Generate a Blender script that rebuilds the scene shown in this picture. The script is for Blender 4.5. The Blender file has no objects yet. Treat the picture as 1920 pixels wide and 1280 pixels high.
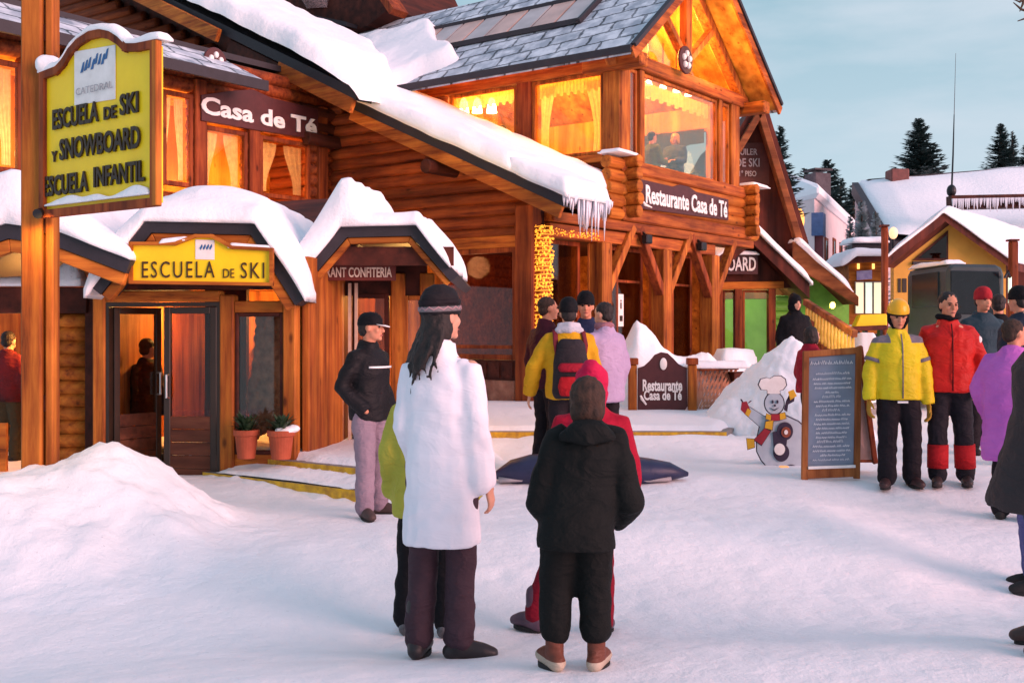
import bpy, bmesh, math, random
from mathutils import Vector as V, Matrix, noise
random.seed(7)
SC = bpy.context.scene
COL = SC.collection
# ------------------------------------------------------------------ camera, sky, sun, exposure
FPX, HZ, CH = 2080.0, 617.0, 1.5          # focal length and horizon in photo pixels, eye height in metres
cam_d = bpy.data.cameras.new("camera"); cam = bpy.data.objects.new("camera", cam_d); COL.objects.link(cam)
cam.location = (0, 0, CH); cam.rotation_euler = (math.radians(90), 0, 0)
cam_d.sensor_width = 36.0; cam_d.lens = 36.0 * FPX / 1920.0
cam_d.shift_y = (HZ - 640.0) / 1920.0
cam_d.clip_start = 0.1; cam_d.clip_end = 6000
SC.camera = cam
SUN_EL, SUN_AZ = math.radians(13), math.radians(124)      # azimuth from +Y towards +X: behind the viewer, to the right
w = bpy.data.worlds.new("World"); SC.world = w; w.use_nodes = True
nt = w.node_tree; nt.nodes.clear()
def N(t, ty, **kw):
    n = t.nodes.new(ty)
    for k, v in kw.items():
        if k.startswith('i_'):
            n.inputs[k[2:].replace('_', ' ')].default_value = v
        else: setattr(n, k, v)
    return n
out = N(nt, 'ShaderNodeOutputWorld'); bg = N(nt, 'ShaderNodeBackground'); bg.inputs[1].default_value = 0.1
sky = N(nt, 'ShaderNodeTexSky'); sky.sky_type = 'NISHITA'; sky.sun_disc = False
sky.sun_elevation = math.radians(6); sky.sun_rotation = SUN_AZ
tc = N(nt, 'ShaderNodeTexCoord'); sep = N(nt, 'ShaderNodeSeparateXYZ'); nt.links.new(tc.outputs['Generated'], sep.inputs[0])
ramp = N(nt, 'ShaderNodeValToRGB'); nt.links.new(sep.outputs['Z'], ramp.inputs[0])
el = ramp.color_ramp.elements
el[0].position = 0.0; el[0].color = (.74, .86, .97, 1)
el[1].position = 1.0; el[1].color = (.44, .60, .88, 1)
e = el.new(.12); e.color = (.66, .84, .97, 1)
e = el.new(.30); e.color = (.42, .66, .80, 1)
e = el.new(.55); e.color = (.44, .63, .88, 1)
mp = N(nt, 'ShaderNodeMapping'); mp.inputs['Scale'].default_value = (2.0, 2.0, 8.0); nt.links.new(tc.outputs['Generated'], mp.inputs[0])
cl = N(nt, 'ShaderNodeTexNoise'); cl.inputs['Scale'].default_value = 1.6; cl.inputs['Detail'].default_value = 6; cl.inputs['Roughness'].default_value = .55
nt.links.new(mp.outputs[0], cl.inputs[0])
cr = N(nt, 'ShaderNodeValToRGB'); cr.color_ramp.elements[0].position = .42; cr.color_ramp.elements[1].position = .66
cr.color_ramp.elements[0].color = (0, 0, 0, 1); cr.color_ramp.elements[1].color = (1, 1, 1, 1)
nt.links.new(cl.outputs[0], cr.inputs[0])
cm = N(nt, 'ShaderNodeMixRGB'); cm.inputs[2].default_value = (.80, .90, 1.02, 1)
mfac = N(nt, 'ShaderNodeMath', operation='MULTIPLY'); mfac.inputs[1].default_value = .8
nt.links.new(cr.outputs[0], mfac.inputs[0]); nt.links.new(mfac.outputs[0], cm.inputs[0]); nt.links.new(ramp.outputs[0], cm.inputs[1])
sc10 = N(nt, 'ShaderNodeVectorMath', operation='SCALE'); sc10.inputs['Scale'].default_value = 7.6
nt.links.new(cm.outputs[0], sc10.inputs[0])
mx = N(nt, 'ShaderNodeMixRGB'); mx.inputs[0].default_value = .10
nt.links.new(sc10.outputs[0], mx.inputs[1]); nt.links.new(sky.outputs[0], mx.inputs[2])
nt.links.new(mx.outputs[0], bg.inputs[0]); nt.links.new(bg.outputs[0], out.inputs[0])
sun_d = bpy.data.lights.new("sun", 'SUN'); sun = bpy.data.objects.new("sun", sun_d); COL.objects.link(sun)
sun_d.energy = 4.3; sun_d.angle = math.radians(42); sun_d.color = (1.0, .52, .50)
sdir = V((math.sin(SUN_AZ) * math.cos(SUN_EL), math.cos(SUN_AZ) * math.cos(SUN_EL), math.sin(SUN_EL)))
sun.rotation_euler = sdir.to_track_quat('Z', 'Y').to_euler(); sun.location = (0, 0, 30)
SC.view_settings.view_transform = 'Standard'; SC.view_settings.look = 'None'; SC.view_settings.exposure = 0.24; SC.view_settings.gamma = 1

# ------------------------------------------------------------------ helpers
def smooth(a, b, x):
    t = max(0.0, min(1.0, (x - a) / (b - a))); return t * t * (3 - 2 * t)
def nz(x, y, z=0.0, s=1.0): return noise.noise(V((x * s, y * s, z * s)))
def ground_h(x, y):
    """trodden snow: long low ridges across the street"""
    w_ = y - .18 * x + .10 * nz(x, y, 3, .5)
    h = .03 * smooth(3.6, 4.5, w_) - .19 * smooth(4.6, 6.15, w_) + .21 * smooth(6.15, 8.2, w_)
    h -= .02 * smooth(3.2, 5.2, y) * smooth(.6, -.6, x) - .07 * smooth(9.5, 10.3, y) + .04 * smooth(10.4, 11.5, y)
    h += .012 * nz(x, y, 0, .9)
    h += -.11 * smooth(2.35, 3.2, x) * smooth(6.0, 7.2, y) * (1 - smooth(9.0, 10.4, y))
    near = 1 - smooth(12, 25, y)
    if near > 0: h += near * (.007 * nz(x, y, 9, 3.1) + .006 * nz(x, y, 5, 7.0) - .013 * smooth(.34, .10, noise.voronoi(V((x * 3.3, y * 2.6, 4)))[0][0]) * smooth(-.15, .25, nz(x, y, 22, .7)))
    return h
def at(px, py, D): return V(((px - 960) / FPX * D, D, CH + (HZ - py) / FPX * D))
def gp(px, py):
    """ground point seen at a photo pixel"""
    D, step = 3.0, .05
    while D < 80:
        D += step
        if CH + (HZ - py) / FPX * D < ground_h((px - 960) / FPX * D, D): break
    p = at(px, py, D); return V((p.x, p.y, ground_h(p.x, p.y)))
def pl(px, py, P, d):
    """point of the vertical plane through P along d (2D) seen at a photo pixel"""
    k = (px - 960) / FPX
    t = (k * P[1] - P[0]) / (d[0] - k * d[1])
    D = P[1] + t * d[1]
    return V((P[0] + t * d[0], D, CH + (HZ - py) / FPX * D))
class Fr:
    def __init__(s, o, ex, ey): s.o = V(o); s.ex = V((ex[0], ex[1], 0)); s.ey = V((ey[0], ey[1], 0))
    def p(s, x, y, z): return s.o + s.ex * x + s.ey * y + V((0, 0, z))
    def loc(s, w_): d = V(w_) - s.o; return V((d.dot(s.ex), d.dot(s.ey), d.z))
    def sub(s, x, y, z): return Fr(s.p(x, y, z), s.ex, s.ey)
    @staticmethod
    def yaw(o, deg):
        a = math.radians(deg); return Fr(o, (math.cos(a), math.sin(a)), (-math.sin(a), math.cos(a)))
WORLD = Fr((0, 0, 0), (1, 0), (0, 1))
ROOT = {}
def props(o, label=None, cat=None, group=None, kind=None):
    if label: o['label'] = label
    if cat: o['category'] = cat
    if group: o['group'] = group
    if kind: o['kind'] = kind
    return o
def thing(name, label, cat, loc=(0, 0, 0), group=None, rz=0.0):
    o = bpy.data.objects.new(name, None); COL.objects.link(o); o.empty_display_size = .2
    o.location = loc; o.rotation_euler = (0, 0, rz)
    ROOT[o.name] = V(loc) if rz == 0 else None
    return props(o, label, cat, group)
def root_of(o):
    while o.parent: o = o.parent
    return o
class MB:
    def __init__(s): s.v = []; s.f = []; s.m = []
    def add(s, vs, fs, mi=0):
        b = len(s.v); s.v += [V(x) for x in vs]; s.f += [[b + i for i in f] for f in fs]; s.m += [mi] * len(fs); return s
    def box(s, F, x0, x1, y0, y1, z0, z1, mi=0):
        if x0 > x1: x0, x1 = x1, x0
        if y0 > y1: y0, y1 = y1, y0
        return s.add([F.p(x, y, z) for z in (z0, z1) for y in (y0, y1) for x in (x0, x1)],
              [(0, 2, 3, 1), (4, 5, 7, 6), (0, 1, 5, 4), (2, 6, 7, 3), (0, 4, 6, 2), (1, 3, 7, 5)], mi)
    def bar(s, a, b, w_, h, up=(0, 0, 1), mi=0):
        """rectangular beam from a to b; w_ sideways, h along up"""
        a, b = V(a), V(b); t = (b - a).normalized(); sd = t.cross(V(up))
        if sd.length < 1e-4: sd = V((1, 0, 0))
        sd.normalize(); u = sd.cross(t); vs = []
        for p in (a, b):
            for i, j in ((-1, -1), (1, -1), (1, 1), (-1, 1)): vs.append(p + sd * (i * w_ / 2) + u * (j * h / 2))
        return s.add(vs, [(3, 2, 1, 0), (4, 5, 6, 7), (0, 1, 5, 4), (1, 2, 6, 5), (2, 3, 7, 6), (3, 0, 4, 7)], mi)
    def rings(s, R, cap=True, mi=0):
        n = len(R[0]); vs = [p for r in R for p in r]; fs = []
        for i in range(len(R) - 1):
            for j in range(n): fs.append((i * n + j, i * n + (j + 1) % n, (i + 1) * n + (j + 1) % n, (i + 1) * n + j))
        if cap: fs.append(tuple(range(n - 1, -1, -1))); fs.append(tuple((len(R) - 1) * n + j for j in range(n)))
        return s.add(vs, fs, mi)
    def tube(s, pts, rad, n=10, side=None, cap=True, round_=False, mi=0):
        """tapered tube along pts; rad: number, (rx, ry) or a list of them"""
        pts = [V(p) for p in pts]
        if not isinstance(rad, list): rad = [rad] * len(pts)
        rad = [r if isinstance(r, tuple) else (r, r) for r in rad]
        R = []; prev = V(side) if side else None
        for i, p in enumerate(pts):
            t = (pts[min(i + 1, len(pts) - 1)] - pts[max(i - 1, 0)]).normalized()
            if prev is None: prev = t.orthogonal()
            e1 = (prev - t * prev.dot(t))
            if e1.length < 1e-5: e1 = t.orthogonal()
            e1.normalize(); prev = e1; e2 = t.cross(e1); rx, ry = rad[i]
            ring = lambda c, k: [c + e1 * (rx * k * math.cos(2 * math.pi * j / n)) + e2 * (ry * k * math.sin(2 * math.pi * j / n)) for j in range(n)]
            m = min(rx, ry)
            if round_ and i == 0:
                for a in (80, 55, 28): R.append(ring(p - t * m * math.sin(math.radians(a)), math.cos(math.radians(a))))
            R.append(ring(p, 1))
            if round_ and i == len(pts) - 1:
                for a in (28, 55, 80): R.append(ring(p + t * m * math.sin(math.radians(a)), math.cos(math.radians(a))))
        return s.rings(R, cap, mi)
    def ell(s, c, r, rot=None, nu=14, nv=9, mi=0):
        M = rot or Matrix.Identity(3); c = V(c); vs = [c + M @ V((0, 0, -r[2]))]
        for i in range(1, nv):
            a = -math.pi / 2 + math.pi * i / nv
            for j in range(nu):
                b = 2 * math.pi * j / nu
                vs.append(c + M @ V((r[0] * math.cos(a) * math.cos(b), r[1] * math.cos(a) * math.sin(b), r[2] * math.sin(a))))
        vs.append(c + M @ V((0, 0, r[2]))); fs = []; L = len(vs) - 1
        for j in range(nu):
            k = (j + 1) % nu; fs.append((0, 1 + k, 1 + j)); fs.append((L, L - nu + j, L - nu + k))
            for i in range(nv - 2): fs.append((1 + i * nu + j, 1 + i * nu + k, 1 + (i + 1) * nu + k, 1 + (i + 1) * nu + j))
        return s.add(vs, fs, mi)
    def prism(s, poly, ext, mi=0):
        """closed polygon (3D points) pushed along ext"""
        n = len(poly); e_ = V(ext); vs = [V(p) for p in poly] + [V(p) + e_ for p in poly]
        return s.add(vs, [tuple(range(n - 1, -1, -1)), tuple(range(n, 2 * n))] + [(j, (j + 1) % n, n + (j + 1) % n, n + j) for j in range(n)], mi)
    def sheet(s, F, x0, x1, y0, y1, base, thick, nu=24, nv=24, edge=.25, rough=.03, seed=0.0, mask=None, low=.012, under=None):
        """a lying layer of snow: closed solid between base(x,y) and base+thick with rounded edges"""
        top, bot, mk = [], [], []
        for j in range(nv + 1):
            for i in range(nu + 1):
                x = x0 + (x1 - x0) * i / nu; y = y0 + (y1 - y0) * j / nv
                d = min(x - x0, x1 - x, y - y0, y1 - y)
                k = min(1.0, max(0.0, d / edge)); k = math.sqrt(1 - (1 - k) ** 2)
                wx = x + rough * 1.5 * nz(x, y, seed + 7, 2.2) * (1 if d < edge else 1); wy = y + rough * 1.5 * nz(x, y, seed + 3, 2.2)
                t = (thick(x, y) if callable(thick) else thick) * (.30 + .70 * k)
                t += rough * (nz(x, y, seed, 1.3) + .6 * nz(x, y, seed, 3.7)) * (.4 + .6 * k)
                km = 1.0
                if mask: km = mask(x, y); t = low * (1 - km) + t * km
                mk.append(km); b = base(x, y)
                top.append(F.p(wx, wy, b + max(low, t))); bot.append(F.p(wx, wy, (under(x, y) if under else b + .004)))
        n = nu + 1; T = len(top); fs = []
        if mask:
            for j in range(nv):
                for i in range(nu):
                    a = j * n + i; q = (a, a + 1, a + n + 1, a + n)
                    if max(mk[c] for c in q) > .001: fs.append(q)
            return s.add(top, fs)
        for j in range(nv):
            for i in range(nu):
                a = j * n + i; fs.append((a, a + 1, a + n + 1, a + n)); fs.append((T + a, T + a + n, T + a + n + 1, T + a + 1))
        per = [i for i in range(n)] + [j * n + nu for j in range(1, nv + 1)] + [nv * n + i for i in range(nu - 1, -1, -1)] + [j * n for j in range(nv - 1, 0, -1)]
        for q in range(len(per)):
            a, b = per[q], per[(q + 1) % len(per)]; fs.append((T + a, T + b, b, a))
        return s.add(top + bot, fs)
    def mesh(s, name):
        me = bpy.data.meshes.new(name); me.from_pydata([tuple(x) for x in s.v], [], s.f)
        me.polygons.foreach_set('material_index', s.m); me.update(); return me
    def build(s, name, mats, parent=None, sm=False, bevel=0, local=False, uv=None, fix=True):
        off = V((0, 0, 0))
        if parent and not local:
            r = root_of(parent); off = ROOT.get(r.name) or V((0, 0, 0))
        UVs = None
        if uv: UVs = [[uv(s.v[i]) for i in f] for f in s.f]
        if off.length: s.v = [x - off for x in s.v]
        me = s.mesh(name)
        if uv:
            l = me.uv_layers.new(name="uv"); k = 0
            for f in UVs:
                for c in f: l.data[k].uv = c; k += 1
        if fix or bevel:
            bm = bmesh.new(); bm.from_mesh(me)
            if bevel:
                es = [e_ for e_ in bm.edges if len(e_.link_faces) == 2 and e_.calc_face_angle(0) > .6]
                bmesh.ops.bevel(bm, geom=es, offset=bevel, segments=1, affect='EDGES', clamp_overlap=True)
            bmesh.ops.recalc_face_normals(bm, faces=bm.faces); bm.to_mesh(me); bm.free()
        return link(name, me, mats, parent, sm)
def link(name, me, mats, parent=None, sm=False):
    o = bpy.data.objects.new(name, me); COL.objects.link(o)
    for m in (mats if isinstance(mats, (list, tuple)) else [mats]): me.materials.append(m)
    if sm: me.polygons.foreach_set('use_smooth', [True] * len(me.polygons))
    if parent: o.parent = parent
    return o
TS = bpy.data.scenes.new('workbench')
def bench():
    with bpy.context.temp_override(scene=TS, view_layer=TS.view_layers[0]): dg = bpy.context.evaluated_depsgraph_get(); dg.update(); return dg
def fuse(mb, voxel, it=4, wr=None):
    """one continuous surface out of overlapping solids"""
    me = mb.mesh("tmp")
    bm = bmesh.new(); bm.from_mesh(me); bmesh.ops.recalc_face_normals(bm, faces=bm.faces); bm.to_mesh(me); bm.free()
    o = bpy.data.objects.new("tmp", me); TS.collection.objects.link(o)
    r = o.modifiers.new("r", 'REMESH'); r.mode = 'VOXEL'; r.voxel_size = voxel
    if it:
        sm_ = o.modifiers.new("s", 'SMOOTH'); sm_.factor = .5; sm_.iterations = it
    dg = bench(); res = bpy.data.meshes.new_from_object(o.evaluated_get(dg))
    bpy.data.objects.remove(o); bpy.data.meshes.remove(me)
    if wr:
        for vtx in res.vertices:
            c = vtx.co; vtx.co = c + vtx.normal * wr(c)
        res.update()
    return res
def lettering(txt, parent, o, ex, ez, width, height, m, depth=.006, bold=.012, name="lettering", shear=0.0, local=False, italic=0, space=1.0):
    """raised letters with lower left corner at o, running along ex"""
    cu = bpy.data.curves.new("t", 'FONT'); cu.body = txt; cu.size = 1; cu.offset = bold; cu.extrude = .5; cu.resolution_u = 3; cu.space_character = space
    if italic: cu.shear = italic
    ob = bpy.data.objects.new("t", cu); TS.collection.objects.link(ob)
    dg = bench(); me = bpy.data.meshes.new_from_object(ob.evaluated_get(dg))
    bpy.data.objects.remove(ob); bpy.data.curves.remove(cu)
    xs = [q.co.x for q in me.vertices]; ys = [q.co.y for q in me.vertices]
    x0, x1, y0, y1 = min(xs), max(xs), min(ys), max(ys); y0 = min(0, y0) if height > 0 else y0
    ex = V(ex).normalized(); ez = V(ez).normalized(); n = ex.cross(ez)
    off = V((0, 0, 0)) if local else (ROOT.get(root_of(parent).name) or V((0, 0, 0)))
    for q in me.vertices:
        c = q.co; q.co = V(o) - off + ex * ((c.x - x0) / (x1 - x0) * width) + ez * ((c.y - y0) / (y1 - y0) * height) + n * ((c.z + .5) * depth)
    me.name = name
    for mm in list(me.materials): pass
    me.materials.clear()
    return link(name, me, m, parent)
# ------------------------------------------------------------------ materials
def newmat(name):
    m = bpy.data.materials.new(name); m.use_nodes = True; t = m.node_tree
    b = t.nodes['Principled BSDF']; return m, t, b
def c4(c): return (c[0], c[1], c[2], 1)
def noise_n(t, scale, detail=4, vec=None, rough=.55):
    n = N(t, 'ShaderNodeTexNoise'); n.inputs['Scale'].default_value = scale; n.inputs['Detail'].default_value = detail; n.inputs['Roughness'].default_value = rough
    if vec: t.links.new(vec, n.inputs['Vector'])
    return n
def bump_n(t, b, h, strength, dist=.02, prev=None):
    n = N(t, 'ShaderNodeBump'); n.inputs['Strength'].default_value = strength; n.inputs['Distance'].default_value = dist
    t.links.new(h, n.inputs['Height'])
    if prev: t.links.new(prev, n.inputs['Normal'])
    t.links.new(n.outputs[0], b.inputs['Normal']); return n.outputs[0]
def ramp_n(t, fac, stops):
    r = N(t, 'ShaderNodeValToRGB'); e_ = r.color_ramp.elements
    e_[0].position, e_[0].color = stops[0][0], c4(stops[0][1]); e_[1].position, e_[1].color = stops[-1][0], c4(stops[-1][1])
    for p, c in stops[1:-1]: q = e_.new(p); q.color = c4(c)
    t.links.new(fac, r.inputs[0]); return r.outputs[0]
def pm(name, col, col2=None, rough=.6, scale=6, bump=.0, bscale=60, bdist=.01, metal=0, spec=.4, sheen=0):
    m, t, b = newmat(name); tcn = N(t, 'ShaderNodeTexCoord'); vec = tcn.outputs['Object']
    col2 = col2 or tuple(c * .72 for c in col)
    n = noise_n(t, scale, 5, vec); t.links.new(ramp_n(t, n.outputs[0], [(.32, col2), (.68, col)]), b.inputs['Base Color'])
    b.inputs['Roughness'].default_value = rough; b.inputs['Metallic'].default_value = metal; b.inputs['Specular IOR Level'].default_value = spec
    if sheen: b.inputs['Sheen Weight'].default_value = sheen
    if bump:
        n2 = noise_n(t, bscale, 3, vec); bump_n(t, b, n2.outputs[0], bump, bdist)
    return m
def wood(name, c1, c2, ang=0, axis='X', dark=(.05, .012, .004), grain=9, rough=.55, weather=.0):
    """boards and logs: grain stretched along axis of a frame turned by ang (degrees)"""
    m, t, b = newmat(name); tcn = N(t, 'ShaderNodeTexCoord')
    mp1 = N(t, 'ShaderNodeMapping'); mp1.inputs['Rotation'].default_value = (0, 0, math.radians(-ang)); t.links.new(tcn.outputs['Object'], mp1.inputs[0])
    oi = N(t, 'ShaderNodeObjectInfo'); ad = N(t, 'ShaderNodeVectorMath', operation='ADD'); t.links.new(mp1.outputs[0], ad.inputs[0])
    ms = N(t, 'ShaderNodeVectorMath', operation='SCALE'); ms.inputs[0].default_value = (7.3, 3.1, 5.7); t.links.new(oi.outputs['Random'], ms.inputs['Scale']); t.links.new(ms.outputs[0], ad.inputs[1])
    mp2 = N(t, 'ShaderNodeMapping'); s = [1.0, 1.0, 1.0]; s['XYZ'.index(axis)] = .07; mp2.inputs['Scale'].default_value = s; t.links.new(ad.outputs[0], mp2.inputs[0])
    n = noise_n(t, grain, 8, mp2.outputs[0], .65)
    big = noise_n(t, 1.7, 3, ad.outputs[0])
    col = ramp_n(t, n.outputs[0], [(.28, dark), (.42, c2), (.62, c1)])
    col_b = ramp_n(t, big.outputs[0], [(.3, (.55, .50, .46)), (.7, (1.12, 1.1, 1.08))])
    mul = N(t, 'ShaderNodeMixRGB', blend_type='MULTIPLY'); mul.inputs[0].default_value = .8; t.links.new(col, mul.inputs[1]); t.links.new(col_b, mul.inputs[2])
    mp3 = N(t, 'ShaderNodeMapping'); s3 = [1.0, 1.0, 1.0]; s3['XYZ'.index(axis)] = .45; mp3.inputs['Scale'].default_value = s3; t.links.new(ad.outputs[0], mp3.inputs[0])
    vo = N(t, 'ShaderNodeTexVoronoi'); vo.inputs['Scale'].default_value = 4.2; t.links.new(mp3.outputs[0], vo.inputs['Vector'])
    kn = ramp_n(t, vo.outputs['Distance'], [(.05, (.22, .16, .12)), (.13, (1, 1, 1))])
    mul2 = N(t, 'ShaderNodeMixRGB', blend_type='MULTIPLY'); mul2.inputs[0].default_value = .85; t.links.new(mul.outputs[0], mul2.inputs[1]); t.links.new(kn, mul2.inputs[2])
    last = mul2.outputs[0]
    t.links.new(last, b.inputs['Base Color']); b.inputs['Roughness'].default_value = rough + .15; b.inputs['Specular IOR Level'].default_value = .25
    mp4 = N(t, 'ShaderNodeMapping'); s4 = [4.2, 4.2, 4.2]; s4['XYZ'.index(axis)] = .22; mp4.inputs['Scale'].default_value = s4; t.links.new(ad.outputs[0], mp4.inputs[0])
    n4 = noise_n(t, 1.0, 1, mp4.outputs[0]); v4 = ramp_n(t, n4.outputs[0], [(.32, (.52, .47, .44)), (.68, (1.12, 1.10, 1.08))]); mul3 = N(t, 'ShaderNodeMixRGB', blend_type='MULTIPLY'); mul3.inputs[0].default_value = .85; t.links.new(last, mul3.inputs[1]); t.links.new(v4, mul3.inputs[2]); t.links.new(mul3.outputs[0], b.inputs['Base Color'])
    bump_n(t, b, n.outputs[0], .5, .008); return m
AR = math.degrees(math.atan2(.804, .595))   # direction of the restaurant front
def snow_mat(name, tint=(.86, .87, .90), bump=.5, fine=120, dirt=.0):
    m, t, b = newmat(name); tcn = N(t, 'ShaderNodeTexCoord'); vec = tcn.outputs['Object']
    n0 = noise_n(t, 1.1, 6, vec); n1 = noise_n(t, 6, 6, vec, .62); n2 = noise_n(t, fine, 3, vec)
    col = ramp_n(t, n0.outputs[0], [(.3, tuple(c * (1 - dirt) for c in tint)), (.65, tint)])
    sp = noise_n(t, 38, 2, vec); spk = ramp_n(t, sp.outputs[0], [(.24, (.62, .60, .60)), (.31, (1, 1, 1))])
    mul = N(t, 'ShaderNodeMixRGB', blend_type='MULTIPLY'); mul.inputs[0].default_value = .5; t.links.new(col, mul.inputs[1]); t.links.new(spk, mul.inputs[2])
    t.links.new(mul.outputs[0], b.inputs['Base Color']); b.inputs['Roughness'].default_value = .7; b.inputs['Specular IOR Level'].default_value = .25
    p = bump_n(t, b, n1.outputs[0], bump, .05); bump_n(t, b, n2.outputs[0], bump * .7, .006, p)
    return m
def glass_mat(name, tint=(.85, .9, .9), refl=1.0, rough=.02):
    m, t, b = newmat(name); o = t.nodes['Material Output']; t.nodes.remove(b)
    tr = N(t, 'ShaderNodeBsdfTransparent'); tr.inputs[0].default_value = c4(tint); gl = N(t, 'ShaderNodeBsdfGlossy'); gl.inputs['Roughness'].default_value = rough
    fr = N(t, 'ShaderNodeFresnel'); fr.inputs['IOR'].default_value = 1.5
    tcn = N(t, 'ShaderNodeTexCoord'); n = noise_n(t, 1.3, 2, tcn.outputs['Object'])
    bp = N(t, 'ShaderNodeBump'); bp.inputs['Strength'].default_value = .06; t.links.new(n.outputs[0], bp.inputs['Height']); t.links.new(bp.outputs[0], gl.inputs['Normal'])
    mu = N(t, 'ShaderNodeMath', operation='MULTIPLY'); mu.inputs[1].default_value = refl; t.links.new(fr.outputs[0], mu.inputs[0])
    cp = N(t, 'ShaderNodeMath', operation='MINIMUM'); cp.inputs[1].default_value = .9; t.links.new(mu.outputs[0], cp.inputs[0])
    mxs = N(t, 'ShaderNodeMixShader'); t.links.new(cp.outputs[0], mxs.inputs[0]); t.links.new(tr.outputs[0], mxs.inputs[1]); t.links.new(gl.outputs[0], mxs.inputs[2])
    t.links.new(mxs.outputs[0], o.inputs[0]); return m
def sheer(name, col, tr=.25):
    m, t, b = newmat(name); o = t.nodes['Material Output']; t.nodes.remove(b); tcn = N(t, 'ShaderNodeTexCoord'); n = noise_n(t, 14, 3, tcn.outputs['Object'])
    c = ramp_n(t, n.outputs[0], [(.3, tuple(x * .75 for x in col)), (.7, col)])
    d = N(t, 'ShaderNodeBsdfDiffuse'); tl = N(t, 'ShaderNodeBsdfTranslucent'); tp = N(t, 'ShaderNodeBsdfTransparent'); t.links.new(c, d.inputs[0]); t.links.new(c, tl.inputs[0])
    m1 = N(t, 'ShaderNodeMixShader'); m1.inputs[0].default_value = .6; t.links.new(d.outputs[0], m1.inputs[1]); t.links.new(tl.outputs[0], m1.inputs[2])
    m2 = N(t, 'ShaderNodeMixShader'); m2.inputs[0].default_value = tr; t.links.new(m1.outputs[0], m2.inputs[1]); t.links.new(tp.outputs[0], m2.inputs[2]); t.links.new(m2.outputs[0], o.inputs[0]); return m
def emit(name, col, s):
    m, t, b = newmat(name); b.inputs['Base Color'].default_value = c4(col); b.inputs['Emission Color'].default_value = c4(col); b.inputs['Emission Strength'].default_value = s; return m
def slate_mat(name):
    m, t, b = newmat(name); uv = N(t, 'ShaderNodeUVMap'); uv.uv_map = 'uv'
    mpn = N(t, 'ShaderNodeMapping'); mpn.inputs['Rotation'].default_value = (0, 0, math.radians(7)); t.links.new(uv.outputs[0], mpn.inputs[0])
    br = N(t, 'ShaderNodeTexBrick'); br.inputs['Scale'].default_value = 1.0; br.inputs['Brick Width'].default_value = .62; br.inputs['Row Height'].default_value = .40
    br.inputs['Mortar Size'].default_value = .03; br.inputs['Mortar Smooth'].default_value = .3; br.inputs['Bias'].default_value = 0
    br.inputs['Color1'].default_value = (.42, .48, .55, 1); br.inputs['Color2'].default_value = (.22, .27, .33, 1); br.inputs['Mortar'].default_value = (.025, .03, .04, 1)
    n = noise_n(t, 2.4, 5, uv.outputs[0]); n2 = noise_n(t, 9, 4, uv.outputs[0])
    wv = N(t, 'ShaderNodeVectorMath', operation='SCALE'); wv.inputs['Scale'].default_value = .12; t.links.new(n2.outputs['Color'], wv.inputs[0])
    ad = N(t, 'ShaderNodeVectorMath', operation='ADD'); t.links.new(mpn.outputs[0], ad.inputs[0]); t.links.new(wv.outputs[0], ad.inputs[1]); t.links.new(ad.outputs[0], br.inputs[0])
    f = ramp_n(t, n.outputs[0], [(.42, (0, 0, 0)), (.62, (1, 1, 1))])
    mxn = N(t, 'ShaderNodeMixRGB'); t.links.new(f, mxn.inputs[0]); t.links.new(br.outputs[0], mxn.inputs[1])
    m2 = N(t, 'ShaderNodeMixRGB', blend_type='MULTIPLY'); m2.inputs[0].default_value = .75; m2.inputs[1].default_value = (.68, .74, .80, 1); 
    inv = ramp_n(t, br.outputs['Fac'], [(.2, (1, 1, 1)), (.7, (.12, .14, .17))]); t.links.new(inv, m2.inputs[2]); t.links.new(m2.outputs[0], mxn.inputs[2])
    t.links.new(mxn.outputs[0], b.inputs['Base Color']); b.inputs['Roughness'].default_value = .5
    bump_n(t, b, inv, .7, .02); return m
M = {}
M['snow'] = snow_mat('snow'); M['snow_ground'] = snow_mat('snow_trodden', (.89, .88, .90), .42, 70, .05); M['snow_roof'] = snow_mat('snow_roof', (.87, .88, .91), .5, 60)
M['log_l'] = wood('log_red_brown', (.36, .082, .019), (.20, .036, .009), AR + 90, 'X', (.045, .008, .003), 13)
M['log_r'] = wood('log_orange', (.60, .21, .028), (.42, .115, .014), AR, 'X', (.12, .03, .007), 13)
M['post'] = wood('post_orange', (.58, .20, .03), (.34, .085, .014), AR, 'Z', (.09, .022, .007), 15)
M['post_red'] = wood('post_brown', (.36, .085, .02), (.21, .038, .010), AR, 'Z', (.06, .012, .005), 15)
M['beam_l'] = wood('beam_orange', (.58, .19, .03), (.34, .08, .014), AR + 90, 'X', (.09, .022, .007), 15)
M['beam_r'] = wood('beam_brown', (.54, .16, .03), (.31, .07, .015), AR, 'X', (.09, .02, .007), 15)
M['dark_wood'] = wood('dark_wood', (.10, .022, .012), (.06, .014, .008), AR, 'X', (.02, .005, .004), 7)
M['pine'] = wood('pine_boards', (.72, .34, .06), (.58, .23, .035), AR, 'Z', (.3, .09, .012), 6)
M['roof_edge'] = pm('roof_edge', (.025, .022, .03), rough=.6, bump=.3)
M['slate'] = slate_mat('slate')
M['sign_brown'] = pm('sign_brown', (.075, .016, .018), (.055, .011, .013), .5, 9, .2, 40)
M['white_paint'] = pm('white_paint', (.82, .80, .78), (.7, .68, .66), .5, 12)
M['yellow_paint'] = pm('yellow_paint', (.92, .66, .010), (.82, .56, .008), .42, 3, .15, 30)
M['black_paint'] = pm('black_paint', (.03, .018, .012), rough=.45)
M['glass'] = glass_mat('glass', (.9, .92, .9), 1.0); M['glass_dark'] = glass_mat('glass_dark', (.62, .54, .54), .8)
M['glass_up'] = glass_mat('glass_upper', (.97, .95, .9), .4)
M['bulb'] = emit('bulb', (1, .83, .45), 9); M['rope'] = emit('rope_bulb', (1, .42, .035), .95)
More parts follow.
